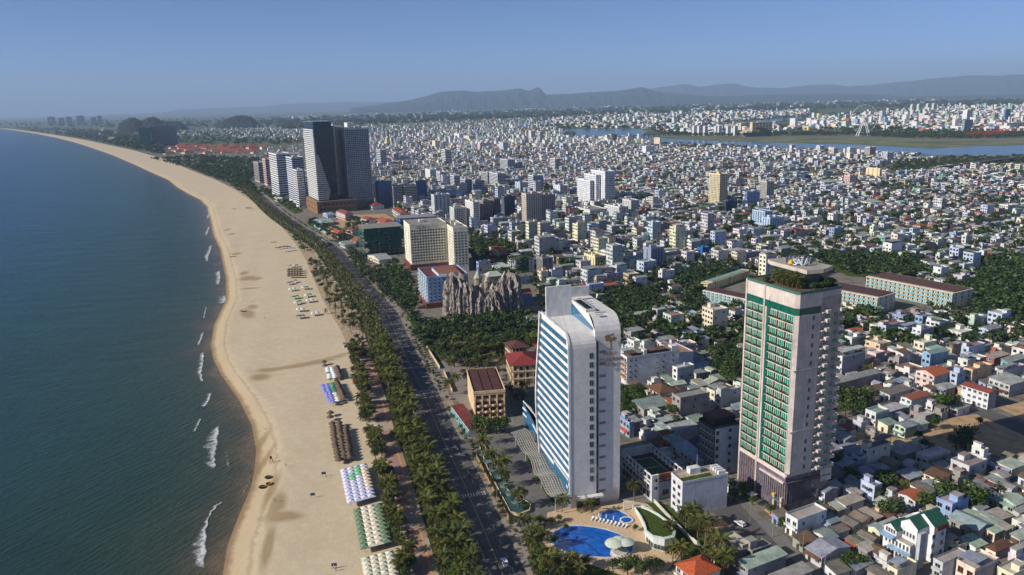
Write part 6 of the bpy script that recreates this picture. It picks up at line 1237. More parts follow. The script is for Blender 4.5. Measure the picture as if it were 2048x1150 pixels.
# garden walls along the pavement
def wallrun(name, label, pts, hgt, col, thick=.3, group=None):
    P = [g(*p) for p in pts]; t = thing(name, label, 'wall', (*P[0], 0), 0, group); 
    for a, b2 in zip(P[:-1], P[1:]):
        L_ = math.hypot(b2[0]-a[0], b2[1]-a[1]); n = max(1, int(L_/3)); an = math.atan2(b2[1]-a[1], b2[0]-a[0]); mb = MB(); mb.box(0, L_/n-.02, -thick/2, thick/2, 0, hgt, col); me = mb.data('wall_panel', PAINT)
        for k in range(n): obj('wall_panel', me, t, (a[0]-P[0][0]+(b2[0]-a[0])*k/n, a[1]-P[0][1]+(b2[1]-a[1])*k/n, 0), an)
wallrun('garden_wall', 'low ochre garden wall along the white hotel drive', [(948, 905), (985, 980), (1018, 1040)], 1.6, c(170, 136, 84))
wallrun('garden_wall', 'pale garden wall below the garden trees along the sea road', [(853, 695), (880, 738)], 1.8, c(214, 196, 160))
wallrun('garden_wall', 'pale garden wall before the palm car park', [(888, 745), (905, 785)], 1.8, c(214, 190, 150))
wallrun('hoarding', 'light blue hoarding around the empty plot below the twin towers', [(628, 453), (655, 470)], 3.0, c(150, 196, 206))
wallrun('boundary_wall', 'white boundary wall behind the curved pool house', [(1308, 1005), (1345, 1045), (1400, 1100)], 1.6, c(206, 202, 192))
wallrun('boundary_wall', 'white wall with palms beside the tin roofed hall', [(1385, 1085), (1420, 1118), (1440, 1150)], 2.0, c(216, 212, 202))
# orange roofed house at the very bottom and lane
b = solve(1388, 1156, 1440, 1352, h=6, th=27); occupy(b, .5); mark(b, .5); house(b, c(226, 214, 196), 'hip', c(190, 92, 56), 'white house with an orange hipped roof below the curved pool house', 'houses by the pool house', hr, 'orange tile')
lane = pxs('lane', [(1446, 988), (1475, 1003), (1545, 1080), (1640, 1175), (1586, 1175), (1502, 1095), (1446, 1038), (1404, 1012)], .10, MAT['asphalt'])
pxs('lane_pavement', [(1478, 1003), (1512, 1025), (1570, 1070), (1660, 1175), (1640, 1175), (1545, 1080)], .18, MAT['stone'], c(120, 118, 114))
pxs('dirt_lot', [(1395, 1052), (1440, 1035), (1462, 1052), (1430, 1066), (1400, 1064)], .08, MAT['dirt'])
pxs('dirt_lot', [(1700, 860), (1760, 870), (1815, 880), (1850, 862), (1905, 835), (1960, 828), (2048, 860), (2100, 880), (2100, 935), (2048, 925), (1990, 910), (1930, 915), (1880, 900), (1840, 890), (1780, 895), (1720, 890)], .06, MAT['dirt'])
pxs('side_road', [(1865, 792), (1885, 782), (1925, 800), (2000, 828), (2060, 850), (2100, 870), (2100, 895), (2040, 868), (1960, 832)], .10, MAT['asphalt'])
pxs('dirt_lot', [(1995, 815), (2060, 800), (2100, 830), (2100, 860), (2048, 840)], .07, MAT['dirt'])
pxs('dirt_lot', [(630, 470), (690, 430), (770, 428), (790, 440), (740, 452), (700, 470), (668, 480)], .06, MAT['dirt'])
pxs('car_park', [(870, 728), (935, 700), (1010, 715), (1012, 760), (1030, 850), (960, 850), (905, 790)], .08, MAT['stone'], c(140, 132, 122))
for q in ([(1700, 860), (1760, 870), (1815, 880), (1850, 862), (1905, 835), (1960, 828), (2048, 860), (2100, 880), (2100, 935), (2048, 925), (1990, 910), (1930, 915), (1880, 900), (1840, 890), (1780, 895), (1720, 890)], [(1865, 792), (1885, 782), (1925, 800), (2060, 790), (2100, 870), (2100, 895), (2040, 868), (1960, 832)],
          [(1452, 985), (1475, 1000), (1512, 1025), (1570, 1070), (1660, 1175), (1560, 1175), (1490, 1090), (1400, 1010)], [(1040, 870), (1240, 1000), (1440, 1030), (1440, 1175), (1020, 1175), (900, 860)], [(1060, 830), (1240, 830), (1262, 965), (1240, 1000), (1100, 1000)]): mark_px(q)
# ================================================================== the rest of the city
GREEN = {
 'trees below the twin towers': ([(612, 446), (650, 470), (690, 496), (712, 492), (690, 470), (660, 452), (630, 440)], 6, (2.2, 4)), 'trees before the villas': ([(700, 440), (790, 446), (795, 456), (720, 474), (690, 468)], 7, (2.4, 4.2)), 'roadside trees below the far hotels': ([(520, 372), (545, 384), (600, 414), (606, 424), (590, 428), (560, 408), (520, 384)], 7, (2.2, 4)), 'trees behind the netted frame': ([(700, 500), (722, 512), (735, 540), (716, 545), (698, 515)], 5, (2, 3.6)), 'restaurant plot beside the white hotel tower': ([(1242, 782), (1290, 790), (1262, 830), (1243, 838)], 4.5, (2.5, 4)),  # tree groves in photo pixels: (polygon, spacing m, radius range)
 'castle garden': ([(800, 610), (838, 648), (900, 648), (1050, 632), (1095, 650), (1085, 690), (1010, 705), (960, 735), (890, 735), (850, 700)], 4.9, (3.0, 5.2)),
 'cream hotel garden': ([(716, 545), (800, 528), (815, 552), (838, 600), (822, 632), (790, 610)], 4.8, (2.4, 4)),
 'shady plot behind the white hotel tower': ([(1215, 590), (1300, 578), (1335, 605), (1300, 632), (1262, 675), (1225, 690), (1205, 640)], 6, (3, 5)),
 'trees beside the pale yellow gallery wing': ([(1345, 552), (1420, 535), (1462, 545), (1402, 592), (1362, 592)], 6, (3, 5)),
 'trees between gallery wing and green glass hotel': ([(1372, 600), (1402, 590), (1400, 628), (1380, 632)], 5, (3, 4.5)),
 'trees behind the long gallery block': ([(1640, 508), (1750, 515), (1830, 525), (1862, 552), (1800, 562), (1700, 552), (1650, 535)], 7, (4, 6.5)),
 'trees at the end of the long gallery block': ([(1870, 585), (1950, 568), (1985, 590), (1990, 640), (1940, 640), (1960, 600)], 6.5, (3.5, 6)),
 'wood beside the long gallery block': ([(1955, 522), (2080, 520), (2090, 640), (1990, 640), (1970, 590)], 7, (4, 7)),
 'trees at the foot of the green glass hotel': ([(1650, 640), (1720, 622), (1702, 662), (1655, 668)], 5, (3, 4.5)),
 'plot inland of the tennis court': ([(1420, 720), (1470, 690), (1485, 740), (1470, 775), (1440, 760)], 5.5, (3, 5.5)),
 'trees behind the seafront hotels': ([(940, 470), (1000, 480), (1040, 500), (1010, 540), (945, 520)], 8, (3, 5)),
}
for q in GREEN.values(): mark_px(q[0]); pxs('garden_ground', q[0], .05, MAT['grass'])
mark_px([(700, 490), (805, 470), (938, 470), (945, 545), (1060, 575), (1092, 640), (1100, 700), (1000, 860), (900, 830), (760, 610)]); mark_px([(590, 420), (740, 400), (800, 425), (800, 480), (700, 500)])
mark_px([(1755, 348), (1765, 336), (1785, 325), (1900, 318), (2048, 312), (2100, 320), (2048, 330), (1900, 335), (1830, 345), (1790, 350)])   # riverside park
mark_px([(1095, 660), (1240, 660), (1243, 1000), (1100, 1000)])
mark_px([(1655, 780), (1735, 775), (1760, 830), (1700, 845), (1655, 840)]); mark_px([(1400, 555), (1500, 535), (1520, 615), (1410, 625)]); mark_px([(1640, 540), (1800, 550), (1950, 600), (1940, 630), (1760, 640), (1640, 620)])
cand = []
def city_ok(x, y):
    if y < 200 or y > 2560: return False
    off = x-kerb_x(min(y, 1690))
    mo = 80 if y < 450 else (104 if y < 660 else (88 if y < 900 else (150 if y < 1400 else 60)))
    if off < mo: return False
    if y > 1690 and x < -0.36*y+150: return False
    px, py = proj(x, y, 0)
    if not (-60 < px < 2130 and py < 1185): return False
    if py < interp([(1000, 262), (1250, 276), (1310, 286), (1384, 292), (1473, 297), (1600, 300), (1700, 304), (1837, 313), (1985, 317), (2048, 312)], px)+1.0 and px > 1240: return False
    if px < 1240 and py < 276: return False
    return True
cr = random.Random(77)
TH0 = math.radians(25); ct, st0 = math.cos(TH0), math.sin(TH0)
def W2(a, b): return a*ct-b*st0, a*st0+b*ct
def pick(tab, wt): return cr.choices(tab, wt)[0]
bigN = np.random.default_rng(3).random((60, 60))
a = -900.0
while a < 2900:
    dep1, dep2 = cr.uniform(9, 14.5), cr.uniform(9, 14.5); street = cr.choice([2.2, 3.0, 3.6, 5.5]); 
    for row, (a0, dep) in enumerate(((a, dep1), (a+dep1+.6, dep2))):
        bpos = -300.0+cr.uniform(0, 20); run = 0
        while bpos < 2700:
            wd = cr.choice([4.2, 4.6, 5, 5, 5.4, 6, 7.5, 9]); x, y = W2(a0, bpos)
            if not city_ok(x, y): bpos += 8; continue
            if cr.random() < .012: bpos += cr.uniform(4, 12); run = 0
            far = y > 1200
            if far: wd *= 1.25
            zone = bigN[int((a+900)/70) % 60, int((bpos+300)/70) % 60]
            if zone < .075 or cr.random() < .035: bpos += wd; continue           # open plots and greenery
            coast = x-kerb_x(min(y, 1690)) < 420 and 600 < y < 1500
            u = cr.random()
            if y < 430: sts = 1 if u < .66 else (2 if u < .93 else 3)
            elif coast: sts = cr.choice([1, 1, 2, 2, 2, 3, 3, 4]) if u < .965 else cr.choice([5, 6, 7, 8])
            elif zone > .6: sts = cr.choice([1, 1, 1, 2, 2])
            else: sts = 1 if u < .38 else (2 if u < .80 else (3 if u < .965 else (4 if u < .993 else 5)))
            h = sts*3.3+cr.uniform(-.2, .6); dd_ = dep*(cr.uniform(.72, 1.0)); 
            if cr.random() < .014 and y > 480: wd = cr.uniform(14, 24); dd_ = dep1+dep2 if row == 0 else dep; sts = 1; h = cr.uniform(5, 7.5)
            if sts > 3: wd = max(wd, cr.uniform(7.5, 12))
            th = TH0+cr.uniform(-.03, .03)+(.05 if zone > .5 else -.05)
            b = dict(x=x+cr.uniform(0, 1.2), y=y, th=th, w=dd_, d=wd-.12, h=h)
            if clear(b, -.4):
                mark(b, -.4)
                wall, wn, _ = pick(WALLS, WTOT) if sts < 4 else cr.choice(WALLS[:4])
                if sts == 1: rt = cr.choice(['shed', 'gx', 'gy', 'shed', 'flat'])
                elif sts == 2: rt = cr.choice(['flat', 'flat', 'flat', 'shed', 'gx', 'shed', 'hip'])
                else: rt = 'flat' if cr.random() < .85 else 'gx'
                if rt == 'flat': rc, rn = cr.choice(ROOFS['flat'][:4]) if cr.random() < .9 else ROOFS['flat'][4]
                elif (rt == 'hip' and cr.random() < .5) or cr.random() < .05: rc, rn = cr.choice(ROOFS['tile'])
                else: rc, rn = cr.choice(ROOFS['tin'])
                cand.append((math.hypot(b['x'], b['y']), b, blend_wall(wall, .08), wn, rt, blend_wall(rc, .12), rn, blend_wall(c(176, 176, 178), .1) if cr.random() < .35 else None))
            bpos += wd; run += wd
            if run > cr.uniform(60, 110): bpos += cr.choice([3, 4, 6]); run = 0
    a += dep1+dep2+.6+street
# small tin roofed sheds and lean-tos fill the gaps between the houses
for _ in range(40000):
    px_, py_ = cr.uniform(1100, 2060), cr.uniform(420, 1170); x, y = g(px_, py_)
    if not city_ok(x, y) or y > 900: continue
    b = dict(x=x, y=y, th=TH0+cr.uniform(-.08, .1), w=cr.uniform(3.5, 9), d=cr.uniform(3.2, 6.5), h=cr.uniform(2.6, 3.8))
    if clear(b, -.2):
        mark(b, -.2); wall, wn, _ = pick(WALLS, WTOT); rt = cr.choice(['shed', 'gx', 'gy', 'shed', 'flat']); rc, rn = cr.choice(ROOFS['flat'][:4]) if rt == 'flat' else cr.choice(ROOFS['tin']*4+ROOFS['tile'][1:3])
        cand.append((math.hypot(x, y), b, blend_wall(wall, .08), wn, rt, blend_wall(rc, .12), rn, blend_wall(c(176, 176, 178), .1) if cr.random() < .4 else None))
cand.sort(key=lambda q: q[0])
def in_view(b):
    px, py = proj(b['x'], b['y'], b['h']); return 0 < px < 2048 and py < 1160
vis = [q for q in cand if in_view(q[1])]
NIND = max(0, 300-n_ind); ind_ids = set(id(q) for q in vis[:NIND])
for q in vis[:NIND]: _, b, wall, wn, rt, rc, rn, sd = q; emit(b, wall, wn, rt, rc, rn, sd)
# the houses past the three hundred nearest: one joined body of real houses
mid = MB(); MATS_C = [MAT['paint'], MAT['glass'], MAT['roof'], MAT['tile']]
for q in cand:
    if id(q) in ind_ids: continue
    dist, b, wall, wn, rt, rc, rn, sd = q; full = dist < 700
    out, wins, tanks = house_geo(b['w'], b['d'], b['h'], wall, rt, rc, cr, False, sd, extra=dist < 1900)
    loc_ = MB()
    for k, m_ in out.items():
        if k == 'roof': m_.m = [0 if rt == 'flat' else (3 if 'tile' in rn else 2)]*len(m_.m)
        elif k in ('shade_roof', 'awning'): m_.m = [2]*len(m_.m)
        loc_.add(m_)
    if dist < 1150:
        for nm, f, aa, z, ww, hh, pl in wins:
            e = .06; pc = c(44, 50, 58) if nm == 'window' else c(90, 70, 58)
            loc_.face([(aa, -e, z), (aa+ww, -e, z), (aa+ww, -e, z+hh), (aa, -e, z+hh)] if f == 'f' else [(-e, aa+ww, z), (-e, aa, z), (-e, aa, z+hh), (-e, aa+ww, z+hh)], pc, 1)
        for x, y, z in tanks: loc_.box(x-.5, x+.5, y-.6, y+.6, z, z+1.5, STEEL)
    elif dist < 1900:
        nfl = max(1, round(b['h']/3.3))
        for s in range(nfl):
            z = s*b['h']/nfl+1; loc_.face([(-.06, b['d']*.85, z), (-.06, b['d']*.15, z), (-.06, b['d']*.15, z+1.5), (-.06, b['d']*.85, z+1.5)], c(58, 64, 72), 1)
    mid.add(loc_, b['x'], b['y'], 0, b['th'])
tag(obj('city_houses', mid.data('city_houses', MATS_C)), kind='stuff', label='dense mass of small pale houses stretching inland to the river')
# far town beyond the river and along the coast
farb = MB(); fr = random.Random(9)
def far_zone(poly, n, hs=(4, 12), size=(8, 22), white=.55):
    x0, x1 = min(p[0] for p in poly), max(p[0] for p in poly); y0, y1 = min(p[1] for p in poly), max(p[1] for p in poly); k = 0; tries = 0
    while k < n and tries < n*6:
        tries += 1; px, py = fr.uniform(x0, x1), fr.uniform(y0, y1)
        if not in_poly(px, py, poly): continue
        x, y = g(px, py); s = fr.uniform(*size); h = fr.uniform(*hs)*(1 if fr.random() < .93 else 2.2); wall = c(228, 226, 222) if fr.random() < white else blend_wall(fr.choice(WALLS)[0]); rc = fr.choice(ROOFS['flat'][:4]+ROOFS['tin']+ROOFS['tile'][:2])[0]
        mb = MB(); mb.box(0, s, 0, s*fr.uniform(.5, 1.3), -.5, h, wall, 0, top=rc); farb.add(mb, x, y, 0, TH0+fr.uniform(-.3, .3)); k += 1
far_zone([(540, 262), (700, 238), (900, 236), (1110, 236), (1115, 256), (1108, 264), (1160, 276), (1260, 276), (1310, 288), (1000, 300), (760, 290), (640, 282)], 2600, (5, 12), (8, 16))
far_zone([(1100, 240), (1180, 228), (1400, 216), (1620, 214), (1620, 232), (1500, 240), (1400, 252), (1290, 257), (1180, 256), (1115, 250)], 2600, (6, 16), (12, 30))
far_zone([(1300, 262), (1500, 248), (1560, 246), (1560, 268), (1480, 270), (1380, 268)], 300, (6, 14), (10, 22))
far_zone([(1570, 262), (1640, 236), (1760, 226), (1900, 212), (2048, 206), (2100, 206), (2100, 262), (1900, 264), (1700, 258)], 2600, (6, 20), (10, 26))
far_zone([(340, 262), (420, 256), (560, 250), (600, 262), (600, 284), (520, 278), (420, 272), (345, 272)], 480, (5, 11), (8, 16), .7)
far_zone([(20, 250), (90, 248), (230, 252), (260, 275), (240, 290), (150, 272)], 90, (4, 10), (12, 34))
far_zone([(500, 300), (600, 290), (600, 330), (520, 330)], 60, (5, 10), (8, 16)); far_zone([(740, 275), (1000, 290), (1000, 310), (740, 330)], 300, (6, 14), (8, 14))
far_zone([(560, 232), (1000, 216), (1400, 205), (1900, 196), (1900, 206), (1400, 216), (1000, 230), (560, 244)], 700, (5, 12), (18, 50), .75)
tag(obj('far_town', farb.data('far_town', PAINT)), kind='stuff', label='far pale town houses beyond the river and along the plain')
# ---- countable far landmarks
def far_block(label, cx, cy, R, L, base, wall, nf, nz, th=20, cat='building', group=None, name='far_tower'):
    b = solve(cx, cy, R, L, base=base, th=th); t = thing(name, label, cat, (b['x'], b['y'], 0), b['th'], group); mb = MB(); mb.box(0, b['w'], 0, b['d'], 0, b['h'], wall); part('wall', mb, PAINT, t)
    mb = MB(); grid_windows(mb, 'f', .5, b['w']-.5, 2, b['h']-1, nf, nz, b['w']/nf*.6, b['h']/nz*.5, c(50, 60, 76)); part('window_grid', mb, [MAT['paint'], MAT['glass']], t, stuff=True)
    mb = MB(); mb.box(b['w']*.3, b['w']*.7, b['d']*.3, b['d']*.7, b['h'], b['h']+b['h']*.06, wall); part('roof_room', mb, PAINT, t); return t
for cx, cy, R, L, base in ((94, 234, 108, 90, 249), (116, 236, 126, 113, 249), (131, 234, 141, 127, 249), (152, 232, 167, 148, 248), (181, 235, 191, 178, 249), (194, 232, 202, 191, 248)): far_block('grey blue hotel slab on the far coast', cx, cy, R, L, base, c(112, 122, 140), 6, 14, group='hotel slabs on the far coast')
t = far_block('wide unfinished hotel block wrapped in green net above the far beach', 300, 252, 351, 296, 292, c(120, 132, 138), 14, 14, name='unfinished_hotel'); t2 = far_block('narrow unfinished wing wrapped in green net above the far beach', 276, 256, 297, 269, 294, c(60, 110, 98), 6, 13, name='unfinished_hotel')
rr_ = random.Random(4)
for k in range(70):       # red roofed resort villas
    px, py = rr_.uniform(330, 528), rr_.uniform(292, 309)
    x, y = g(px, py); s = rr_.uniform(14, 24); b = dict(x=x, y=y, th=rr_.uniform(0, 1), w=s*1.6, d=s, h=5)
    t = thing('resort_villa', 'red roofed resort villa among trees behind the far beach', 'villa', (x, y, 0), b['th'], 'red roofed resort villas'); mb = MB(); mb.box(0, b['w'], 0, b['d'], 0, 5, c(222, 206, 184)); part('wall', mb, PAINT, t)
    out, _, _ = house_geo(b['w'], b['d'], 5, c(222, 206, 184), 'hip', blend_wall(c(166, 90, 66), .14), rr_, True); part('roof', out['roof'], [MAT['tile']], t)
far_block('tall pale tower far across the river', 1935, 220, 1945, 1926, 245, c(232, 232, 232), 4, 14); far_block('blue glass tower far across the river', 2012, 219, 2022, 2008, 244, c(90, 130, 170), 4, 12); far_block('grey glass tower with yellow edge across the river', 1930, 240, 1946, 1925, 264, c(140, 160, 170), 5, 12); far_block('white slim tower beside the amusement park', 1692, 229, 1700, 1690, 247, c(222, 218, 214), 3, 9)
for cx in (1825, 1838, 1856, 1868): far_block('pale apartment slab on the far edge of the town', cx, 208+(1838-cx)*.04, cx+7, cx-4, 222, c(222, 214, 200), 4, 8, group='pale apartment slabs on the far edge of the town')
far_block('yellow ochre block behind the curved roof hall', 1505, 245, 1545, 1500, 268, c(232, 208, 160), 6, 6); far_block('yellow block beside the curved roof hall', 1482, 246, 1500, 1478, 262, c(224, 206, 170), 5, 5); far_block('white block with flag across the river', 2014, 246, 2060, 2008, 262, c(226, 226, 224), 9, 6)
for cx in (1388, 1398, 1410, 1432, 1438, 1456, 1470): far_block('white apartment block beside the river bridge', cx, 252, cx+6, cx-4, 271, c(214, 216, 220), 3, 9, group='apartment blocks by the river bridge')
# curved roof hall
hx, hy = g(1512, 273); t = thing('curved_roof_hall', 'hall with a huge arched tan roof on the river bank', 'hall', (hx, hy, 0), .15); s = 3.0; n = 16
mb = MB()
for k in range(n):
    a0, a1 = -1+2*k/n, -1+2*(k+1)/n; f = lambda q: (q*62, -10-14*(1-q*q), 12+22*(1-q*q)); f2 = lambda q: (q*50, 40, 16+12*(1-q*q)); mb.face([f(a0), f(a1), f2(a1), f2(a0)], c(196, 170, 122))
part('roof', mb, PAINT, t); mb = MB(); mb.box(-40, 40, 0, 38, 0, 13, c(110, 108, 104)); part('wall', mb, PAINT, t)
# big wheel
fx, fy = g(1726, 272); dist = math.hypot(fx, fy); t = thing('ferris_wheel', 'huge white ferris wheel in the amusement park across the river', 'ferris wheel', (fx, fy, 0), math.atan2(fy, fx)-math.pi/2+.5)
Rw = 48; zc_ = 60; mb = MB(); pts = [(Rw*math.cos(k/40*6.2832), 0, zc_+Rw*math.sin(k/40*6.2832)) for k in range(41)]; mb.tube(pts, .9, 4, c(206, 206, 210)); part('rim', mb, PAINT, t)
for k in range(20): a_ = k/20*6.2832; mb = MB(); mb.tube([(0, 0, zc_), (Rw*math.cos(a_), 0, zc_+Rw*math.sin(a_))], .22, 3, c(196, 196, 200)); part('spoke', mb, PAINT, t); mb = MB(); mb.box(Rw*math.cos(a_)-1.2, Rw*math.cos(a_)+1.2, -1.2, 1.2, zc_+Rw*math.sin(a_)-3, zc_+Rw*math.sin(a_)-.5, c(220, 220, 224), bottom=True); part('cabin', mb, PAINT, t)
for sx_ in (-22, 22):
    for sy_ in (-8, 8): mb = MB(); mb.tube([(sx_, sy_, 0), (0, sy_*.3, zc_)], 1.6, 5, c(226, 226, 228)); part('leg', mb, PAINT, t)
# red roller coaster lattice
fx, fy = g(1975, 273); t = thing('roller_coaster', 'red lattice roller coaster across the river', 'ride', (fx, fy, 0), .3)
for k in range(6):
    mb = MB(); pts = [((q-14)*6, k*9-24+3*math.sin(q*.4+k), 6+9*abs(math.sin(q*.32+k*.9))+ (8 if q > 19 else 0)) for q in range(29)]; mb.tube(pts, .9, 4, c(206, 74, 50)); part('track', mb, PAINT, t)
    for q in range(0, 29, 2): mb = MB(); mb.tube([(pts[q][0], pts[q][1], 0), pts[q]], .5, 3, c(206, 84, 60)); part('support', mb, PAINT, t)
# bridges
def bridge(label, pa, pb, z, col, n, wd=9):
    A_, B_ = g(*pa), g(*pb); L_ = math.hypot(B_[0]-A_[0], B_[1]-A_[1]); t = thing('bridge', label, 'bridge', (*A_, 0), math.atan2(B_[1]-A_[1], B_[0]-A_[0])); mb = MB(); mb.box(0, L_, -wd/2, wd/2, z-1.6, z, col, bottom=True); part('deck', mb, PAINT, t)
    for k in range(n+1): mb = MB(); x = L_*k/n; mb.box(x-1, x+1, -wd*.4, wd*.4, -1, z-1.6, col); part('pier', mb, PAINT, t)
    for s in (-1, 1): mb = MB(); mb.box(0, L_, s*wd/2-.2, s*wd/2+.2, z, z+1, tuple(q*1.2 for q in col)); part('railing', mb, PAINT, t)
bridge('low concrete bridge crossing the river', (1225, 279), (1345, 270), 9, c(150, 146, 140), 12); bridge('far straight bridge over the upper river', (1460, 240), (1700, 231), 12, c(176, 178, 180), 16)
bridge('grey road viaduct beside the river park', (1870, 341), (2090, 314), 7, c(120, 116, 114), 12, 14)
# ================================================================== trees and palms
vr = random.Random(31)
def palm_crown(seed, n=22, L=3.7, lod=0):
    r = random.Random(seed); mb = MB()
    for k in range(n):
        az = k*2.399+r.uniform(-.3, .3); el = math.radians(78-(k/n)*118+r.uniform(-8, 8)); ln = L*r.uniform(.85, 1.1); ca, sa = math.cos(az), math.sin(az)
        pts = []; x = z = 0.0; e = el; m = 9 if lod == 0 else 4
        for j in range(m+1):
            pts.append((x, z)); x += ln/m*math.cos(e); z += ln/m*math.sin(e); e -= (1.15/m)*(1+.6*math.cos(el))
        t = r.uniform(.75, 1.25)*(1.15 if k < n*.5 else .85); base = c(92, 98, 46) if k < n*.72 else c(128, 110, 60); col = tuple(v*t for v in base)
        if lod:
            for j in range(m):
                w0 = .42*math.sin(math.pi*(j+.35)/(m+.6)); w1 = .42*math.sin(math.pi*(j+1.35)/(m+.6)); (x0, z0), (x1, z1) = pts[j], pts[j+1]
                for s in (-1, 1): mb.face([(x0*ca, x0*sa, z0), (x1*ca, x1*sa, z1), (x1*ca-s*w1*sa, x1*sa+s*w1*ca, z1-w1*.5), (x0*ca-s*w0*sa, x0*sa+s*w0*ca, z0-w0*.5)][::s], col)
            continue
        for j in range(m):
            (x0, z0), (x1, z1) = pts[j], pts[j+1]; mb.face([(x0*ca+.04*sa, x0*sa-.04*ca, z0), (x1*ca+.03*sa, x1*sa-.03*ca, z1), (x1*ca-.03*sa, x1*sa+.03*ca, z1), (x0*ca-.04*sa, x0*sa+.04*ca, z0)], tuple(v*1.2 for v in col))
            for s in (-1, 1):
                for h in (0, .5):
                    xx, zz = x0+(x1-x0)*h, z0+(z1-z0)*h; q = (j+h+.6)/(m+.8); wl = .95*math.sin(math.pi*min(q, 1))**.6+.12; dx = (x1-x0)*.55; dz = (z1-z0)*.55
                    tipx, tipz, tips = xx+dx+.25, zz+dz-wl*.45, s*wl*.8; b2 = .24
                    mb.face([(xx*ca, xx*sa, zz), ((xx+b2)*ca-tips*.5*sa, (xx+b2)*sa+tips*.5*ca, zz+.02-wl*.1), (tipx*ca-tips*sa, tipx*sa+tips*ca, tipz), ((xx-.02)*ca-tips*.45*sa, (xx-.02)*sa+tips*.45*ca, zz-wl*.16)], tuple(v*r.uniform(.8, 1.2) for v in col))
    for k in range(5): a = k*1.26; mb.lathe([(.02, -.35), (.13, -.22), (.02, -.05)], 5, c(120, 104, 50), 0, .2*math.cos(a), .2*math.sin(a))
    return mb
PC = [palm_crown(s).data('crown', [MAT['leaf']]) for s in (1, 2, 3, 4, 5)]; PCL = [palm_crown(s, 12, 3.3, 1) for s in (6, 7, 8)]
def trunk_mb(h, lean, r0=.2):
    mb = MB(); pts = [(lean*(t**2), lean*.3*t, h*t) for t in (0, .2, .45, .7, 1)]; mb.tube(pts, [r0*1.35, r0, r0*.85, r0*.75, r0*.7], 6, c(128, 114, 96)); return mb, pts[-1]
PT = []
for h, l in ((5.2, .3), (6.0, -.4), (7.0, .6), (8.0, .2), (3.6, .2)): mb, tip = trunk_mb(h, l); PT.append((mb.data('trunk', [MAT['thatch']]), tip, mb))
PALMS = []
def add_palm(x, y, label, group, z=0.0, sc=1.0, k=None): PALMS.append((math.hypot(x, y), x, y, z, label, group, sc, k))
def place_palm(x, y, z, label, group, sc, k=None):
    k = vr.choice((0, 1, 1, 2, 2, 3)) if k is None else k; tr, tip, _ = PT[k]; t = thing('palm_tree', label, 'palm', (x, y, z), vr.uniform(0, 6.28), group); t.scale = (sc, sc, sc*vr.uniform(.9, 1.1)); obj('trunk', tr, t); obj('crown', vr.choice(PC), t, tip, vr.uniform(0, 6.28), (vr.uniform(.9, 1.12),)*3)
LV, GV = 'coconut palm in the grass strip between promenade and sea road', 'palms of the roadside grass strip'
y = 186.0
while y < 1480:
    for o_ in ((2.4, 6.2, 10.2) if y < 700 else (3, 7, 10)):
        if vr.random() < (.86 if y < 620 else .8): add_palm(kerb_x(y)-(ROAD_W+o_+vr.uniform(-.8, .8))*SK, y+vr.uniform(-1.6, 1.6), LV, GV, .06, vr.uniform(.95, 1.2), vr.choice((2, 2, 3)))
    y += 5.2 if y < 600 else 6.2
LP, GP = 'coconut palm among shrubs between beach and promenade', 'palms of the beach park'
BT = []    # broadleaf trees: x, y, radius, height factor, label, group
def add_tree(x, y, r, label, group, kind=None): BT.append((math.hypot(x, y), x, y, r, label, group, kind))
for px, py, n, sx_, sy_ in ((872, 1140, 9, 14, 14), (850, 1060, 8, 14, 18), (835, 1005, 7, 12, 14), (815, 985, 6, 10, 10), (800, 955, 7, 12, 14), (792, 905, 5, 8, 8), (780, 880, 7, 14, 12), (770, 835, 6, 9, 10), (760, 812, 7, 9, 10), (750, 785, 8, 11, 10), (738, 760, 7, 9, 9), (735, 725, 9, 10, 14), (722, 708, 6, 6, 8)):
    for k in range(int(n*1.7)):
        qx, qy = px+vr.gauss(0, sx_*.7), py+vr.gauss(0, sy_*.7); x, yy = g(qx, qy)
        if x > kerb_x(yy)-(ROAD_W+20.5)*SK: x = kerb_x(yy)-(ROAD_W+20.5+vr.uniform(0, 4))*SK
        (add_palm(x, yy, LP, GP, .05, vr.uniform(.75, 1.0)) if vr.random() < .62 else add_tree(x, yy, vr.uniform(1.6, 2.8), 'dark green shrub tree among the beach park palms', 'shrub trees of the beach park'))
for px, py in ((788, 876), (753, 908), (809, 1126), (772, 975), (778, 1008), (719, 800), (718, 815), (708, 760), (707, 745), (708, 730), (706, 715), (735, 868), (740, 878), (823, 1104), (800, 1090), (652, 628), (725, 842), (790, 1050)): add_palm(*g(px, py), 'lone young palm standing on the open sand at the beach edge', 'lone palms on the sand', 0, vr.uniform(.6, .8), 4)
# dense coastal wood farther along
WOODL, WOODR = lambda yy: back_x(yy)+.5, lambda yy: kerb_x(yy)-(ROAD_W+11.5)*SK
y = 452.0
while y < 1560:
    w_ = WOODR(y)-WOODL(y); n = int(w_/5.0)
    for k in range(max(n, 1)):
        if vr.random() < .72 and not (g(0, 0) and 780 < y < 812):
            x, yy = WOODL(y)+w_*(k+vr.random())/max(n, 1), y+vr.uniform(-2.5, 2.5)
            if vr.random() < .5: add_palm(x, yy, 'palm in the dense coastal wood beside the sea road', 'palms of the coastal wood', 0, vr.uniform(.8, 1.1))
            else: add_tree(x, yy, vr.uniform(2.0, 3.6), 'feathery dark pine tree in the coastal wood beside the sea road', 'pines of the coastal wood')
    y += 5.6 if y < 900 else 7
# right hand pavement
y = 200.0
while y < 1250:
    if vr.random() < .8: add_tree(kerb_x(y)+vr.uniform(1.2, 3.6)*SK, y, vr.uniform(1.0, 1.9), 'small young street tree on the inland pavement of the sea road', 'young street trees of the inland pavement')
    y += 4.2 if y < 520 else 7
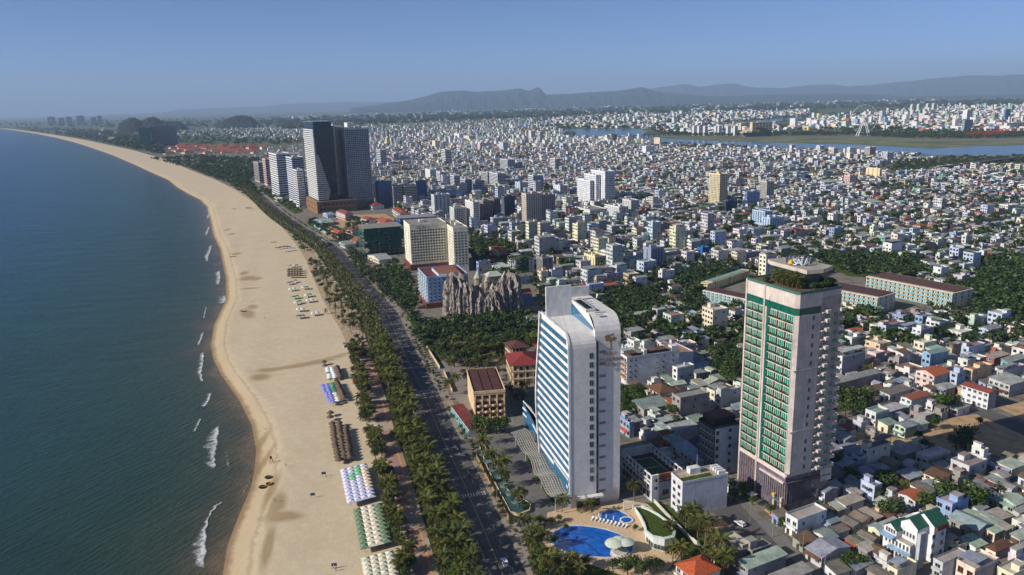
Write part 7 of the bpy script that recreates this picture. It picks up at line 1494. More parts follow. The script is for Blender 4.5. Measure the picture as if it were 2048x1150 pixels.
# hotel gardens
for px, py in ((1062, 1112), (1070, 1085), (1056, 1092), (1080, 1122), (1094, 1140), (1112, 1142), (1138, 1150), (1068, 1142), (1084, 1100), (1062, 1066), (1046, 1064), (1120, 1162), (1160, 1160), (1100, 1158), (1080, 1158)): add_palm(*g(px, py), 'palm in the garden beside the large pool', 'palms around the pools', .17, vr.uniform(.75, .95))
for px, py in ((970, 915), (985, 940), (998, 955), (1012, 975), (1036, 1018), (1044, 1012), (965, 890), (1124, 1028), (1178, 1032), (1008, 945)): add_palm(*g(px, py), 'palm on the planted entrance island of the white hotel tower', 'palms on the entrance island', .8, vr.uniform(.75, 1.05))
for px, py in ((902, 745), (910, 775), (898, 790), (925, 730), (940, 745), (955, 735), (935, 770), (965, 765), (975, 745), (985, 730), (990, 755), (960, 720), (945, 715), (925, 712), (975, 715), (990, 712), (1005, 745), (980, 790), (1020, 800), (1050, 790), (1040, 810), (1065, 700), (1060, 690), (880, 715), (905, 715), (915, 700), (950, 700), (1070, 665), (1062, 655)): add_palm(*g(px, py), 'palm in the palm grove between garden trees and peach hotel', 'palms of the car park grove', 0, vr.uniform(.9, 1.2))
for px, py in ((1395, 1075), (1410, 1095), (1425, 1112), (1440, 1128), (1455, 1145), (1372, 1058), (1385, 1060), (1430, 1140), (1398, 1130), (1445, 1155), (1360, 1130), (1345, 1125)): add_palm(*g(px, py), 'palm beside the white wall of the tin roofed hall', 'palms by the lane', .1, vr.uniform(.95, 1.2))
for px, py in ((1790, 985), (1806, 990), (1735, 755), (1268, 1000), (1340, 1080)): add_palm(*g(px, py), 'single palm in a back yard among the houses', 'single palms among the houses', 0, .9)
for px, py in ((700, 548), (712, 570), (728, 590), (745, 610), (765, 575), (790, 595), (780, 620), (805, 640), (735, 560)): add_palm(*g(px+20, py), 'palm in the garden of the cream hotel beside the road', 'palms of the cream hotel garden', 0, vr.uniform(.8, 1))
for k in range(26): px, py = 962+k*3.6+vr.uniform(-4, 4), 905+k*4.7+vr.uniform(-4, 4); add_tree(*g(px, py), vr.uniform(.7, 1.3), 'low shrub on the planted entrance island', 'shrubs of the entrance island')
for nm, (poly, sp_, rr2) in GREEN.items():
    P = [g(*q) for q in poly]; x0, x1 = min(p[0] for p in P), max(p[0] for p in P); y0, y1 = min(p[1] for p in P), max(p[1] for p in P); got = []
    for _ in range(1600):
        x, yy = vr.uniform(x0, x1), vr.uniform(y0, y1)
        if in_poly(x, yy, P) and all((x-a_)**2+(yy-b_)**2 > sp_*sp_ for a_, b_ in got): got.append((x, yy))
    for x, yy in got: add_tree(x, yy, vr.uniform(*rr2), 'broadleaf tree in the %s' % nm if 'tree' not in nm and 'wood' not in nm else 'broadleaf tree, one of the %s' % nm, nm)
for px, py, r in ((1680, 815, 7), (1705, 822, 7), (1735, 812, 6), (1662, 808, 6), (1690, 835, 5), (1720, 835, 5), (1880, 828, 6), (1903, 822, 5), (1930, 900, 6), (1912, 905, 5), (1945, 912, 4), (1885, 1016, 6), (1910, 1022, 6), (1940, 1018, 6.5), (1962, 1024, 5), (1850, 1026, 4.5), (2000, 990, 3), (1788, 1042, 4.5), (1770, 1036, 4), (1700, 962, 4), (1675, 938, 4), (1760, 985, 5), (1745, 1000, 4), (1775, 975, 4), (1265, 800, 5), (1250, 795, 4), (1280, 803, 4), (1345, 838, 4), (1350, 850, 3), (960, 862, 4.5), (975, 868, 5), (992, 868, 5), (1008, 864, 4.5), (948, 868, 4), (1490, 992, 3.5), (1505, 1010, 2.5), (1540, 1030, 2.6), (1568, 1062, 3), (1610, 1105, 2.5), (1640, 1125, 2.5), (1660, 1100, 2.5), (1700, 1130, 3), (1720, 1140, 3), (1690, 1142, 3), (1850, 905, 3.5), (1835, 880, 3), (1870, 860, 3.5), (2030, 700, 3), (1890, 735, 3), (1900, 620, 4), (1860, 618, 4), (1460, 985, 3), (1470, 1003, 3), (1110, 1090, 2), (1130, 1062, 1.6), (1150, 1125, 2.4), (1170, 1135, 2.4), (1245, 1135, 2.5), (1270, 1140, 3), (1300, 1142, 3), (1225, 1140, 2.5), (1255, 1150, 3), (1285, 1152, 3), (1315, 1140, 2.5), (1080, 1050, 2.2), (1092, 1050, 2), (1104, 1050, 1.8), (1118, 1045, 1.8), (1380, 1050, 3), (1365, 1045, 3), (1400, 1070, 3), (1270, 1062, 1.6), (1845, 700, 2.5), (1785, 742, 3), (2000, 675, 3), (1960, 850, 2.5), (1350, 700, 3), (1720, 745, 3)): add_tree(*g(px, py), r, ('%s broadleaf tree ' % ('big spreading' if r > 5 else 'rounded' if r > 3 else 'small bushy'))+zone_phrase(*g(px, py)), 'yard trees '+zone_phrase(*g(px, py)))
# crown and trunk data
def tree_crown(seed, n=620, flat=.8):
    r = random.Random(seed); mb = MB(); lob = [(r.uniform(-.5, .5), r.uniform(-.5, .5), r.uniform(-.15, .45), r.uniform(.38, .62)) for _ in range(9)]
    for k in range(n):
        cx, cy, cz, R_ = r.choice(lob); a = r.uniform(0, 6.283); u = r.uniform(-.75, 1); s = math.sqrt(max(0, 1-u*u)); q = R_*(r.random()**.28); x, y, z = cx+q*s*math.cos(a), cy+q*s*math.sin(a), (cz+q*u)*flat
        sz = r.uniform(.055, .12); b1 = Vector((r.gauss(0, 1), r.gauss(0, 1), r.gauss(0, .6))).normalized(); b2 = b1.cross(Vector((s*math.cos(a), s*math.sin(a), u+.35))).normalized()
        t = r.uniform(.65, 1.3); col = tuple(v*t for v in r.choice((c(52, 76, 30), c(64, 88, 36), c(44, 66, 30), c(84, 98, 42))))
        p = Vector((x, y, z)); mb.face([tuple(p+b1*sz), tuple(p+b2*sz*.7), tuple(p-b1*sz), tuple(p-b2*sz*.7)], col)
    return mb
TCd = [tree_crown(s) for s in (11, 12, 13, 14)]; TC = [m_.data('crown', [MAT['leaf']]) for m_ in TCd]; TCL = [tree_crown(s, 90) for s in (21, 22, 23)]
for m_ in TCL:      # bigger leaf clumps for far trees
    V = m_.v
    for i in range(0, len(V), 4):
        cx, cy, cz = [sum(V[i+k][q] for k in range(4))/4 for q in range(3)]
        for k in range(4): V[i+k] = tuple(o+(p-o)*2.6 for p, o in zip(V[i+k], (cx, cy, cz)))
def tree_trunk(seed):
    r = random.Random(seed); mb = MB(); mb.tube([(0, 0, -1.0), (.02, .01, -.5), (.0, .03, -.1)], [.085, .06, .05], 6, c(84, 70, 56))
    for k in range(4): a = k*1.57+r.uniform(0, 1); mb.tube([(0, .02, -.35), (.22*math.cos(a), .22*math.sin(a), -.02), (.42*math.cos(a), .42*math.sin(a), .25)], [.045, .03, .012], 5, c(84, 70, 56))
    return mb.data('trunk', [MAT['thatch']])
TT = [tree_trunk(s) for s in (1, 2)]
PALMS.sort(key=lambda q: q[0]); BT.sort(key=lambda q: q[0])
seen = lambda x, y: -30 < proj(x, y, 4)[0] < 2078 and proj(x, y, 6)[1] < 1175
pv = [q for q in PALMS if seen(q[1], q[2])]; pid = set(id(q) for q in pv[:300])
for q in pv[:300]: place_palm(q[1], q[2], q[3], q[4], q[5], q[6], q[7])
far_p = MB()
for q in PALMS:
    if id(q) in pid or not seen(q[1], q[2]): continue
    _, x, y, z, lab, grp, sc, k = q; k = vr.choice((1, 2, 3)) if k is None else k; far_p.add(PT[k][2], x, y, z, 0, sc); tip = PT[k][1]; far_p.add(vr.choice(PCL), x+tip[0]*sc, y+tip[1]*sc, z+tip[2]*sc, vr.uniform(0, 6), sc*1.1)
tag(obj('far_palms', far_p.data('far_palms', [MAT['leaf']])), kind='stuff', label='mass of palms along the sea road in the distance')
bv = [q for q in BT if seen(q[1], q[2])]; bid = set(id(q) for q in bv[:300])
for q in bv[:300]:
    _, x, y, r, lab, grp, kd = q; t = thing('tree' if r > 2.0 else 'small_tree', lab, 'tree', (x, y, 0), vr.uniform(0, 6.28), grp); hz2 = r*vr.uniform(.95, 1.15)
    o = obj('crown', vr.choice(TC), t, (0, 0, hz2*1.0), 0, (r, r, hz2)); o = obj('trunk', vr.choice(TT), t, (0, 0, hz2*1.0), 0, (r, r, hz2*1.0))
farT = MB()
for q in BT:
    if id(q) in bid or not seen(q[1], q[2]): continue
    _, x, y, r, lab, grp, kd = q; farT.add(vr.choice(TCL), x, y, r*.9, vr.uniform(0, 6), r)
# trees among the houses, in the riverside park and in the far woods
def far_trees(poly, n, rr, z=.7):
    x0, x1 = min(p[0] for p in poly), max(p[0] for p in poly); y0, y1 = min(p[1] for p in poly), max(p[1] for p in poly); k = 0; tr = 0
    while k < n and tr < n*8:
        tr += 1; px, py = vr.uniform(x0, x1), vr.uniform(y0, y1)
        if not in_poly(px, py, poly): continue
        x, y = g(px, py); r = vr.uniform(*rr); farT.add(vr.choice(TCL), x, y, r*z, vr.uniform(0, 6), r); k += 1
n_ = 0
for _ in range(34000):
    px, py = vr.uniform(760, 2060), vr.uniform(285, 700); x, y = g(px, py)
    if n_ > 3200: break
    i, j = int((x-OX)/OC), int((y-OY)/OC)
    if 0 <= i < 1500 and 0 <= j < 1300 and not OCC[i, j] and city_ok(x, y):
        r = vr.uniform(1.6, 3.4) if vr.random() < .8 else vr.uniform(3.5, 5.5); farT.add(vr.choice(TCL), x, y, r*.8+vr.uniform(1.5, 4), vr.uniform(0, 6), r*1.25); n_ += 1
far_trees([(1765, 345), (1800, 322), (1900, 316), (2048, 313), (2100, 318), (2048, 330), (1900, 336), (1830, 346)], 420, (3, 6)); far_trees([(1320, 288), (1480, 294), (1520, 300), (1330, 296)], 160, (4, 7)); far_trees([(1100, 268), (1150, 266), (1150, 278), (1100, 276)], 90, (4, 8)); far_trees([(980, 305), (1060, 302), (1060, 322), (990, 322)], 120, (4, 7))
far_trees([(300, 318), (400, 312), (520, 318), (510, 345), (500, 366), (520, 392), (480, 380), (430, 358), (380, 338)], 900, (3.5, 7)); far_trees([(20, 254), (240, 262), (325, 290), (330, 312), (262, 298), (170, 278), (60, 262)], 900, (6, 14))
far_trees([(330, 262), (600, 262), (600, 290), (520, 290), (340, 286)], 420, (5, 10)); far_trees([(1290, 256), (1400, 262), (1560, 268), (1800, 268), (2048, 268), (2048, 276), (1860, 278), (1700, 272), (1480, 272), (1330, 272)], 900, (5, 10)); far_trees([(1500, 256), (1720, 246), (1990, 258), (1990, 270), (1500, 270)], 420, (6, 11))
far_trees([(560, 240), (1000, 224), (1400, 212), (1900, 202), (2048, 200), (2048, 212), (1400, 226), (1000, 240), (560, 262)], 1500, (14, 34)); far_trees([(0, 246), (560, 236), (560, 256), (200, 256), (0, 252)], 500, (12, 26)); far_trees([(1060, 226), (1640, 212), (1640, 236), (1290, 258), (1100, 262)], 700, (8, 16)); far_trees([(1640, 228), (2060, 205), (2060, 262), (1700, 262)], 700, (8, 15))
tag(obj('far_trees', farT.data('far_trees', [MAT['leaf']])), kind='stuff', label='scattered trees of the city and the far plain')
# roof garden plants on the green glass hotel
so_, HR_ = ROOF_GARDEN
for k in range(13):
    x, y = [(1.2, 17.5), (2.5, 18.5), (4.5, 16), (5, 13.5), (5.2, 11), (5.5, 9), (5.4, 7), (6, 5), (9, 1.6), (12, 1.5), (15, 2.5), (17.5, 3.4), (19, 3.8)][k]; ct_, st_ = math.cos(STH), math.sin(STH); wx_, wy_ = A2[0]+x*ct_-y*st_, A2[1]+x*st_+y*ct_
    if k in (2, 3, 4, 5, 6): place_palm(wx_, wy_, HR_-.4, 'small palm in the roof garden of the green glass hotel', 'palms of the roof garden', 1.0, 4)
    else: r = vr.uniform(1.6, 2.4); t = thing('small_tree', 'leafy shrub in the roof garden of the green glass hotel', 'tree', (wx_, wy_, HR_-.5), 0, 'shrubs of the roof garden'); obj('crown', vr.choice(TC), t, (0, 0, r), 0, (r, r, r)); obj('trunk', TT[0], t, (0, 0, r), 0, (r, r, r))
# ================================================================== things on the beach and on the roads
br_ = random.Random(8)
def sand_z(x, y):
    a, b = shore_x(y), back_x(y); t = x-a; tt = min(max(t/max(b-a, 1), 0), 1)
    return (SEA_Z+min(t*.09, 1.15)+(abs(SEA_Z)-1.13)*tt**1.2)+float(wob(np.float64(x), np.float64(y)))*min(max(t/8, 0), 1)*(1-tt)
def shade_data(kind, col, s=2.9):
    mb = MB()
    if kind == 'square':
        h = s/2; V = [(-h, -h, 2.25), (h, -h, 2.25), (h, h, 2.25), (-h, h, 2.25), (0, 0, 3.1), (-h, -h, 2.1), (h, -h, 2.1), (h, h, 2.1), (-h, h, 2.1)]
        mb.mesh(V, [(0, 1, 4), (1, 2, 4), (2, 3, 4), (3, 0, 4), (0, 5, 6, 1), (1, 6, 7, 2), (2, 7, 8, 3), (3, 8, 5, 0)], col)
    elif kind == 'thatch':
        n = 12; r = s*.56; V = []; F = []
        for rr, z in ((0.05, 3.5), (.5, 2.85), (.95, 2.2), (1.0, 2.0)):
            for k in range(n): a = 2*math.pi*k/n; q = rr*r*(1+.06*(k % 2)); V.append((q*math.cos(a), q*math.sin(a), z-.05*(k % 2)))
        for j in range(3):
            for k in range(n): F.append((j*n+k, (j+1)*n+k, (j+1)*n+(k+1) % n, j*n+(k+1) % n))
        mb.mesh(V, F, col)
    elif kind == 'round':
        n = 10; r = s*.5; V = [(0, 0, 2.9)]; F = []
        for k in range(n): a = 2*math.pi*k/n; V.append((r*math.cos(a), r*math.sin(a), 2.2))
        F = [(0, 1+k, 1+(k+1) % n) for k in range(n)]; mb.mesh(V, F, [col if k % 2 else tuple(min(.8, v*1.3+.1) for v in col) for k in range(n)])
    elif kind == 'arch':
        n = 8; V = []; F = []; C = []
        for j, y in enumerate((-2.4, 2.4)):
            for k in range(n+1): a = math.pi*k/n; V.append((-1.6*math.cos(a), y, 1.5+1.0*math.sin(a)))
        for k in range(n): F.append((k, k+1, n+2+k, n+1+k)); C.append(col)
        mb.mesh(V, F, C)
    elif kind == 'pitch':
        mb.mesh([(-3, -1.7, 2.2), (3, -1.7, 2.2), (3, 0, 2.9), (-3, 0, 2.9), (3, 1.7, 2.2), (-3, 1.7, 2.2)], [(0, 1, 2, 3), (3, 2, 4, 5)], col)
    return mb.data('canopy', [MAT['thatch'] if kind == 'thatch' else MAT['cloth']])
mb = MB(); mb.tube([(0, 0, -.2), (0, 0, 2.95)], .06, 5, c(150, 130, 104)); POLE = mb.data('pole', PAINT); mb = MB(); mb.tube([(0, 0, -.2), (0, 0, 1.55)], .06, 4, c(170, 160, 140)); POST = mb.data('post', PAINT)
SD_ = {}
def shade(kind, colname, col, x, y, rz, label, group, s=2.9):
    key = (kind, colname, s)
    if key not in SD_: SD_[key] = shade_data(kind, col, s)
    t = thing({'square': 'square_parasol', 'thatch': 'thatched_parasol', 'round': 'beach_umbrella', 'arch': 'arched_shelter', 'pitch': 'pitched_shelter'}[kind], label, 'parasol' if kind != 'arch' and kind != 'pitch' else 'shelter', (x, y, sand_z(x, y)), rz, group)
    obj('canopy', SD_[key], t)
    if kind in ('arch', 'pitch'):
        for a in (-1.5, 1.5):
            for b2 in (-1.5, 1.5): obj('post', POST, t, (a, b2, 0))
    else: obj('pole', POLE, t)
def grid_shades(TL, TR, BR, BL, nc, nr, colf, label, group, s):
    q = [g(*p, .6) for p in (TL, TR, BR, BL)]; rz = math.atan2(q[1][1]-q[0][1], q[1][0]-q[0][0])
    for i in range(nc):
        for j in range(nr):
            u, v = (i+.5)/nc, (j+.5)/nr; x = (q[0][0]*(1-u)+q[1][0]*u)*(1-v)+(q[3][0]*(1-u)+q[2][0]*u)*v; y = (q[0][1]*(1-u)+q[1][1]*u)*(1-v)+(q[3][1]*(1-u)+q[2][1]*u)*v
            nm, col = colf(i, j); shade('square', nm, col, x, y, rz, '%s square parasol %s' % (nm, label), group, s)
LAV, CRM, OLV, GRN_, BEI = ('lavender white', c(206, 204, 224)), ('cream', c(222, 214, 190)), ('dull green', c(120, 140, 112)), ('bright green', c(132, 196, 150)), ('beige', c(228, 208, 184))
grid_shades((682, 945), (733, 933), (750, 1000), (697, 1014), 4, 10, lambda i, j: (GRN_ if (i == 1 and j in (2, 3)) or (i == 2 and j < 3) else (BEI if i == 3 and 0 < j < 7 else LAV)), 'in the mixed pale block on the sand', 'square parasols of the mixed pale block', 3.15)
grid_shades((708, 1024), (762, 1013), (781, 1091), (723, 1106), 4, 9, lambda i, j: OLV if i in (0, 3) else CRM, 'in the green edged cream block on the sand', 'square parasols of the green edged block', 3.3)
grid_shades((725, 1124), (786, 1109), (800, 1180), (738, 1196), 4, 8, lambda i, j: ('pale cream', c(214, 208, 184)) if (i+j) % 5 else ('pale grey green', c(190, 196, 172)), 'in the cream block beside the beach park', 'square parasols of the cream block', 3.3)
TH_ = c(112, 96, 82)
def line(a, b, n, kind, cols, label, group, s=2.9, jit=.25):
    A_, B_ = g(*a, 1.2), g(*b, 1.2)
    for k in range(n):
        u = k/max(n-1, 1); nm, col = cols[k % len(cols)] if not callable(cols) else cols(k); shade(kind, nm, col, A_[0]+(B_[0]-A_[0])*u+br_.uniform(-jit, jit), A_[1]+(B_[1]-A_[1])*u+br_.uniform(-jit, jit), br_.uniform(0, 6), label.replace('@', nm), group, s)
th1 = [('brown', TH_)]
for a, b, n in (((665, 849), (677, 921), 13), ((677, 848), (689, 916), 12), ((691, 857), (700, 916), 11), ((660, 827), (661, 836), 2)): line(a, b, n, 'thatch', th1, 'brown thatched parasol in the long thatched rows on the sand', 'thatched parasols of the long rows', 3.3)
line((647, 726), (649, 733), 2, 'thatch', th1, 'brown thatched parasol beside the stream mouth', 'thatched parasols beside the stream', 3.2); line((674, 736), (680, 754), 7, 'thatch', th1, 'brown thatched parasol beside the stream mouth', 'thatched parasols beside the stream', 3.2); line((675, 767), (687, 798), 9, 'thatch', th1, 'brown thatched parasol beside the blue striped umbrellas', 'thatched parasols beside the striped umbrellas', 3.2)
WH, BL_, GR_, YE = ('white', c(222, 222, 220)), ('blue lilac', c(120, 128, 196)), ('green', c(40, 128, 92)), ('yellow', c(226, 176, 60))
line((655, 739), (660, 761), 8, 'round', [WH, WH, WH, GR_], '@ beach umbrella in the small block beside the stream mouth', 'umbrellas beside the stream', 3.2); line((664, 738), (670, 757), 8, 'round', [WH], '@ beach umbrella in the small block beside the stream mouth', 'umbrellas beside the stream', 3.2)
for a, b in (((645, 773), (660, 806)), ((654, 771), (666, 806))): line(a, b, 9, 'round', [BL_], '@ beach umbrella in the striped block below the stream', 'umbrellas of the striped block', 3.4)
line((664, 769), (675, 803), 9, 'round', lambda k: GR_ if k < 5 else (YE if k == 6 else WH), '@ beach umbrella in the striped block below the stream', 'umbrellas of the striped block', 3.4)
def cp(x, y): return 380+x/4.793, 400+y/4.793
for x, y, k in ((965, 630, 'g'), (995, 630, 'w'), (1022, 628, 'g'), (945, 795, 'b'), (970, 790, 'b'), (1008, 775, 'g'), (963, 855, 'w'), (995, 850, 'w'), (1085, 840, 'w'), (1118, 840, 'g'), (993, 930, 'g'), (1025, 925, 'g'), (1015, 985, 'w'), (1050, 975, 'g'), (1115, 915, 'w'), (1148, 910, 'g'), (1130, 965, 'w'), (1168, 960, 'w'), (1038, 1050, 'w'), (1078, 1048, 'w'), (1180, 1090, 'w'), (1218, 1085, 'w'), (1040, 1115, 'g'), (1080, 1112, 'b')):
    nm, col = {'g': ('green', c(30, 128, 88)), 'w': ('grey white', c(206, 210, 206)), 'b': ('blue', c(70, 104, 150))}[k]; x_, y_ = g(*cp(x, y), 1.5); shade('arch', nm, col, x_, y_, math.radians(17), '%s arched beach shelter beside the coastal wood' % nm, 'arched shelters beside the coastal wood')
for i in range(5):
    for j in range(4): x_, y_ = g(*cp(950+i*27, 670+j*20), 1.5); shade('thatch', 'dark', c(96, 84, 76), x_, y_, 0, 'dark thatched parasol between the arched shelters', 'thatched parasols between the arched shelters', 4.2)
for x, y, nm, col in ((845, 462, 'dark', c(92, 82, 72)), (880, 455, 'dark', c(92, 82, 72)), (915, 450, 'dark', c(92, 82, 72)), (945, 452, 'dark', c(92, 82, 72)), (895, 485, 'white', c(214, 214, 208)), (930, 480, 'white', c(214, 214, 208)), (965, 476, 'white', c(214, 214, 208)), (520, 72, 'white', c(214, 214, 208)), (545, 75, 'green', c(60, 140, 100)), (570, 78, 'green', c(60, 140, 100))): x_, y_ = g(*cp(x, y), 1.5); shade('pitch', nm, col, x_, y_, .3, '%s pitched beach shelter on the far sand' % nm, 'pitched shelters on the far sand')
# kiosks with red roofs
for px, py, lab in ((778, 948, 'small red roofed beach kiosk beside the mixed parasol block'), (719, 742, 'small red roofed kiosk among palms opposite the stream'), (714, 772, 'small red roofed kiosk among palms beside the promenade'), (800, 1046, 'red roofed kiosk half hidden under the park palms'), (660, 603, 'red roofed kiosk at the edge of the coastal wood'), (626, 548, 'red roofed hut in the coastal wood')):
    x, y = g(px, py); t = thing('beach_kiosk', lab, 'kiosk', (x, y, 0), .3); mb = MB(); mb.box(-1.3, 1.3, -1.3, 1.3, 0, 2.3, c(176, 200, 206)); part('wall', mb, PAINT, t); mb = MB(); h = 2.2; mb.mesh([(-h, -h, 2.2), (h, -h, 2.2), (h, h, 2.2), (-h, h, 2.2), (0, 0, 3.9)], [(0, 1, 4), (1, 2, 4), (2, 3, 4), (3, 0, 4), (3, 2, 1, 0)], c(150, 58, 48)); part('roof', mb, [MAT['tile']], t); window(t, 'dark', 'f', -.8, .9, 1.6, 1.1, -1.3)
# coracles, boats, lifeguard chair, sign boards
for px, py, lab, col in ((536, 955, 'round dark basket boat upside on the wet sand', c(60, 52, 46)), (538, 968, 'round orange lined basket boat on the sand', c(150, 104, 44)), (524, 973, 'round dark basket boat nearest the water', c(66, 60, 54))):
    x, y = g(px, py, -1); t = thing('basket_boat', lab, 'boat', (x, y, sand_z(x, y)-.05)); mb = MB(); mb.lathe([(.3, .05), (1.0, .12), (1.35, .55), (1.4, .75), (1.28, .75), (.95, .25), (.1, .2)], 16, col); part('hull', mb, [MAT['thatch']], t); mb = MB(); mb.box(-1.3, 1.3, -.12, .12, .6, .68, c(150, 120, 80), bottom=True); part('bench', mb, PAINT, t)
for px, py, a, lab in ((465, 514, .2, 'long wooden boat on the sand by a wet patch'), (486, 624, -.4, 'small brown boat lying near the shore'), (468, 419, .1, 'dark boat on the far beach'), (547, 486, .3, 'white boat with shade cloth on the far sand')):
    x, y = g(px, py, -1); t = thing('fishing_boat', lab, 'boat', (x, y, sand_z(x, y)), a); mb = MB(); P = [(-3.2, 0, .8), (-2, -.7, .55), (0, -.9, .5), (2, -.7, .55), (3.4, 0, .95), (2, .7, .55), (0, .9, .5), (-2, .7, .55)]; Q = [(x_*.75, y_*.5, 0) for x_, y_, z_ in P]; I = [(x_*.9, y_*.8, z_-.02) for x_, y_, z_ in P]; I2 = [(x_*.7, y_*.45, .15) for x_, y_, z_ in P]
    F = []
    for s in range(3):
        for k in range(8): F.append((s*8+k, s*8+(k+1) % 8, (s+1)*8+(k+1) % 8, (s+1)*8+k))
    F.append(tuple(range(24, 32))); mb.mesh(Q+P+I+I2, F, c(96, 74, 52)); part('hull', mb, PAINT, t); mb = MB(); mb.box(-.2, .2, -.75, .75, .4, .48, c(140, 116, 84), bottom=True); part('thwart', mb, PAINT, t)
x, y = g(543, 925, -1); t = thing('lifeguard_chair', 'tall red lifeguard chair standing near the water', 'chair', (x, y, sand_z(x, y)), .5); RD = c(170, 70, 44)
for a in (-.6, .6):
    for b2 in (-.6, .6): mb = MB(); mb.tube([(a*1.2, b2*1.2, 0), (a*.7, b2*.7, 2.2)], .07, 5, RD); part('leg', mb, PAINT, t)
mb = MB(); mb.box(-.5, .5, -.5, .5, 2.2, 2.32, RD, bottom=True); part('seat', mb, PAINT, t); mb = MB(); mb.box(-.5, .5, .42, .52, 2.32, 3.2, RD); part('backrest', mb, PAINT, t)
for z in (.7, 1.3, 1.8): mb = MB(); mb.box(-.75, .75, -.78, -.7, z, z+.07, RD, bottom=True); part('rung', mb, PAINT, t)
for px, py, lab in ((648, 953, 'blue notice board on the sand beside the mixed parasol block'), (626, 996, 'blue notice board alone on the open sand'), (669, 1138, 'blue notice board on the sand beside the cream parasol block')):
    x, y = g(px, py, -.6); t = thing('notice_board', lab, 'sign', (x, y, sand_z(x, y)), .2); mb = MB(); mb.box(-.9, .9, -.04, .04, 1.0, 2.1, c(70, 84, 120), bottom=True); part('panel', mb, PAINT, t)
    for a in (-.7, .7): mb = MB(); mb.tube([(a, .06, -.1), (a, .06, 2.1)], .05, 5, c(110, 100, 90)); part('post', mb, PAINT, t)
# storm drain outlet at the stream
x, y = g(705, 690); t = thing('storm_drain_outlet', 'concrete storm drain outlet at the head of the beach stream', 'drain', (x, y, -.3), .3); CC = c(172, 160, 142)
for a in (-5.5, -1.8, 1.8, 5.5): mb = MB(); mb.box(a-.3, a+.3, -4, 2, -.8, 1.5, CC); part('wing_wall', mb, PAINT, t)
mb = MB(); mb.box(-5.8, 5.8, 1.2, 3.2, 1.2, 1.9, CC, bottom=True); part('head_slab', mb, PAINT, t)
# ------------------------------------------------------------------ vehicles
def car_tree(col, label, x, y, z, rz, group=None, suv=True):
    t = thing('car', label, 'car', (x, y, z), rz, group); L_, Wd = 2.25, .9
    prof = [(-L_, .35), (-L_, .85), (-L_+.15, 1.0), (-L_+.55, 1.5), (.25, 1.5), (1.05, .98), (2.05, .85), (L_, .6), (L_, .35)]
    mb = MB(); n = len(prof)
    def sec(y_, k): return [(x_, y_*(1 if z_ < 1.02 else .82), z_) for x_, z_ in prof]
    V = sec(-Wd, 0)+sec(Wd, 1); F = [(i, (i+1) % n, n+(i+1) % n, n+i)[::-1] for i in range(n)]+[tuple(range(n)), tuple(range(2*n-1, n-1, -1))]; mb.mesh(V, F, col); part('body', mb, [MAT['gloss']], t)
    gk = c(26, 30, 34)
    for s in (-1, 1): mb = MB(); q = [(-1.75, s*.905, 1.03), (.85, s*.905, 1.03), (.2, s*.77, 1.43), (-1.5, s*.77, 1.43)]; mb.face(q if s < 0 else q[::-1], gk); part('side_window', mb, [MAT['glass']], t)
    mb = MB(); mb.face([(.32, -.7, 1.47), (1.02, -.82, 1.03), (1.02, .82, 1.03), (.32, .7, 1.47)], gk); part('windscreen', mb, [MAT['glass']], t); mb = MB(); mb.face([(-1.72, .7, 1.46), (-2.08, .82, 1.05), (-2.08, -.82, 1.05), (-1.72, -.7, 1.46)], gk); part('rear_window', mb, [MAT['glass']], t)
    for a in (-1.35, 1.4):
        for s in (-1, 1):
            mb = MB(); mw = MB(); mw.lathe([(.02, -.11), (.33, -.11), (.33, .11), (.02, .11)], 12, c(24, 24, 24)); mb.mesh([(a+p[0], s*.86+p[2], .33+p[1]) for p in mw.v], mw.f, c(24, 24, 24)); wh = part('wheel', mb, [MAT['plain']], t); mb = MB(); mr = MB(); mr.lathe([(.01, .0), (.2, .0)], 10, c(170, 170, 172)); mb.mesh([(a+p[0], s*.975, .33+p[1]) for p in mr.v], [q if s < 0 else q[::-1] for q in mr.f], c(170, 170, 172)); part('rim', mb, [MAT['metal']], wh)
    for s in (-.6, .6): mb = MB(); mb.box(2.2, 2.27, s-.22, s+.22, .62, .78, c(230, 230, 220), bottom=True); part('headlight', mb, [MAT['gloss']], t); mb = MB(); mb.box(-2.27, -2.2, s-.22, s+.22, .75, .92, c(150, 30, 26), bottom=True); part('tail_light', mb, [MAT['gloss']], t)
RA = math.atan2(1, -.3)
x, y = g(1009, 1127); car_tree(c(232, 232, 232), 'white car driving on the sea road beside the pools', x, y, .03, RA)
x, y = g(1480, 1050); car_tree(c(230, 230, 230), 'white car parked in the lane by the green glass hotel', x, y, .11, math.radians(118))
x, y = g(1902, 798); car_tree(c(222, 222, 224), 'white car parked beside the side road by the big white house', x, y, .1, math.radians(20))
for k, (px, py, col, nm) in enumerate(((936, 748, c(60, 62, 66), 'dark'), (944, 752, c(222, 222, 222), 'white'), (927, 744, c(150, 30, 30), 'red'), (1012, 610, c(110, 112, 116), 'grey'))): x, y = g(px, py); car_tree(col, '%s car parked under the palms of the car park' % nm if px < 1000 else 'grey car parked behind the rock castle', x, y, .08, math.radians(30))
x, y = g(735, 590); car_tree(c(224, 224, 224), 'white car on the far stretch of the sea road', x-4, y, .03, RA)
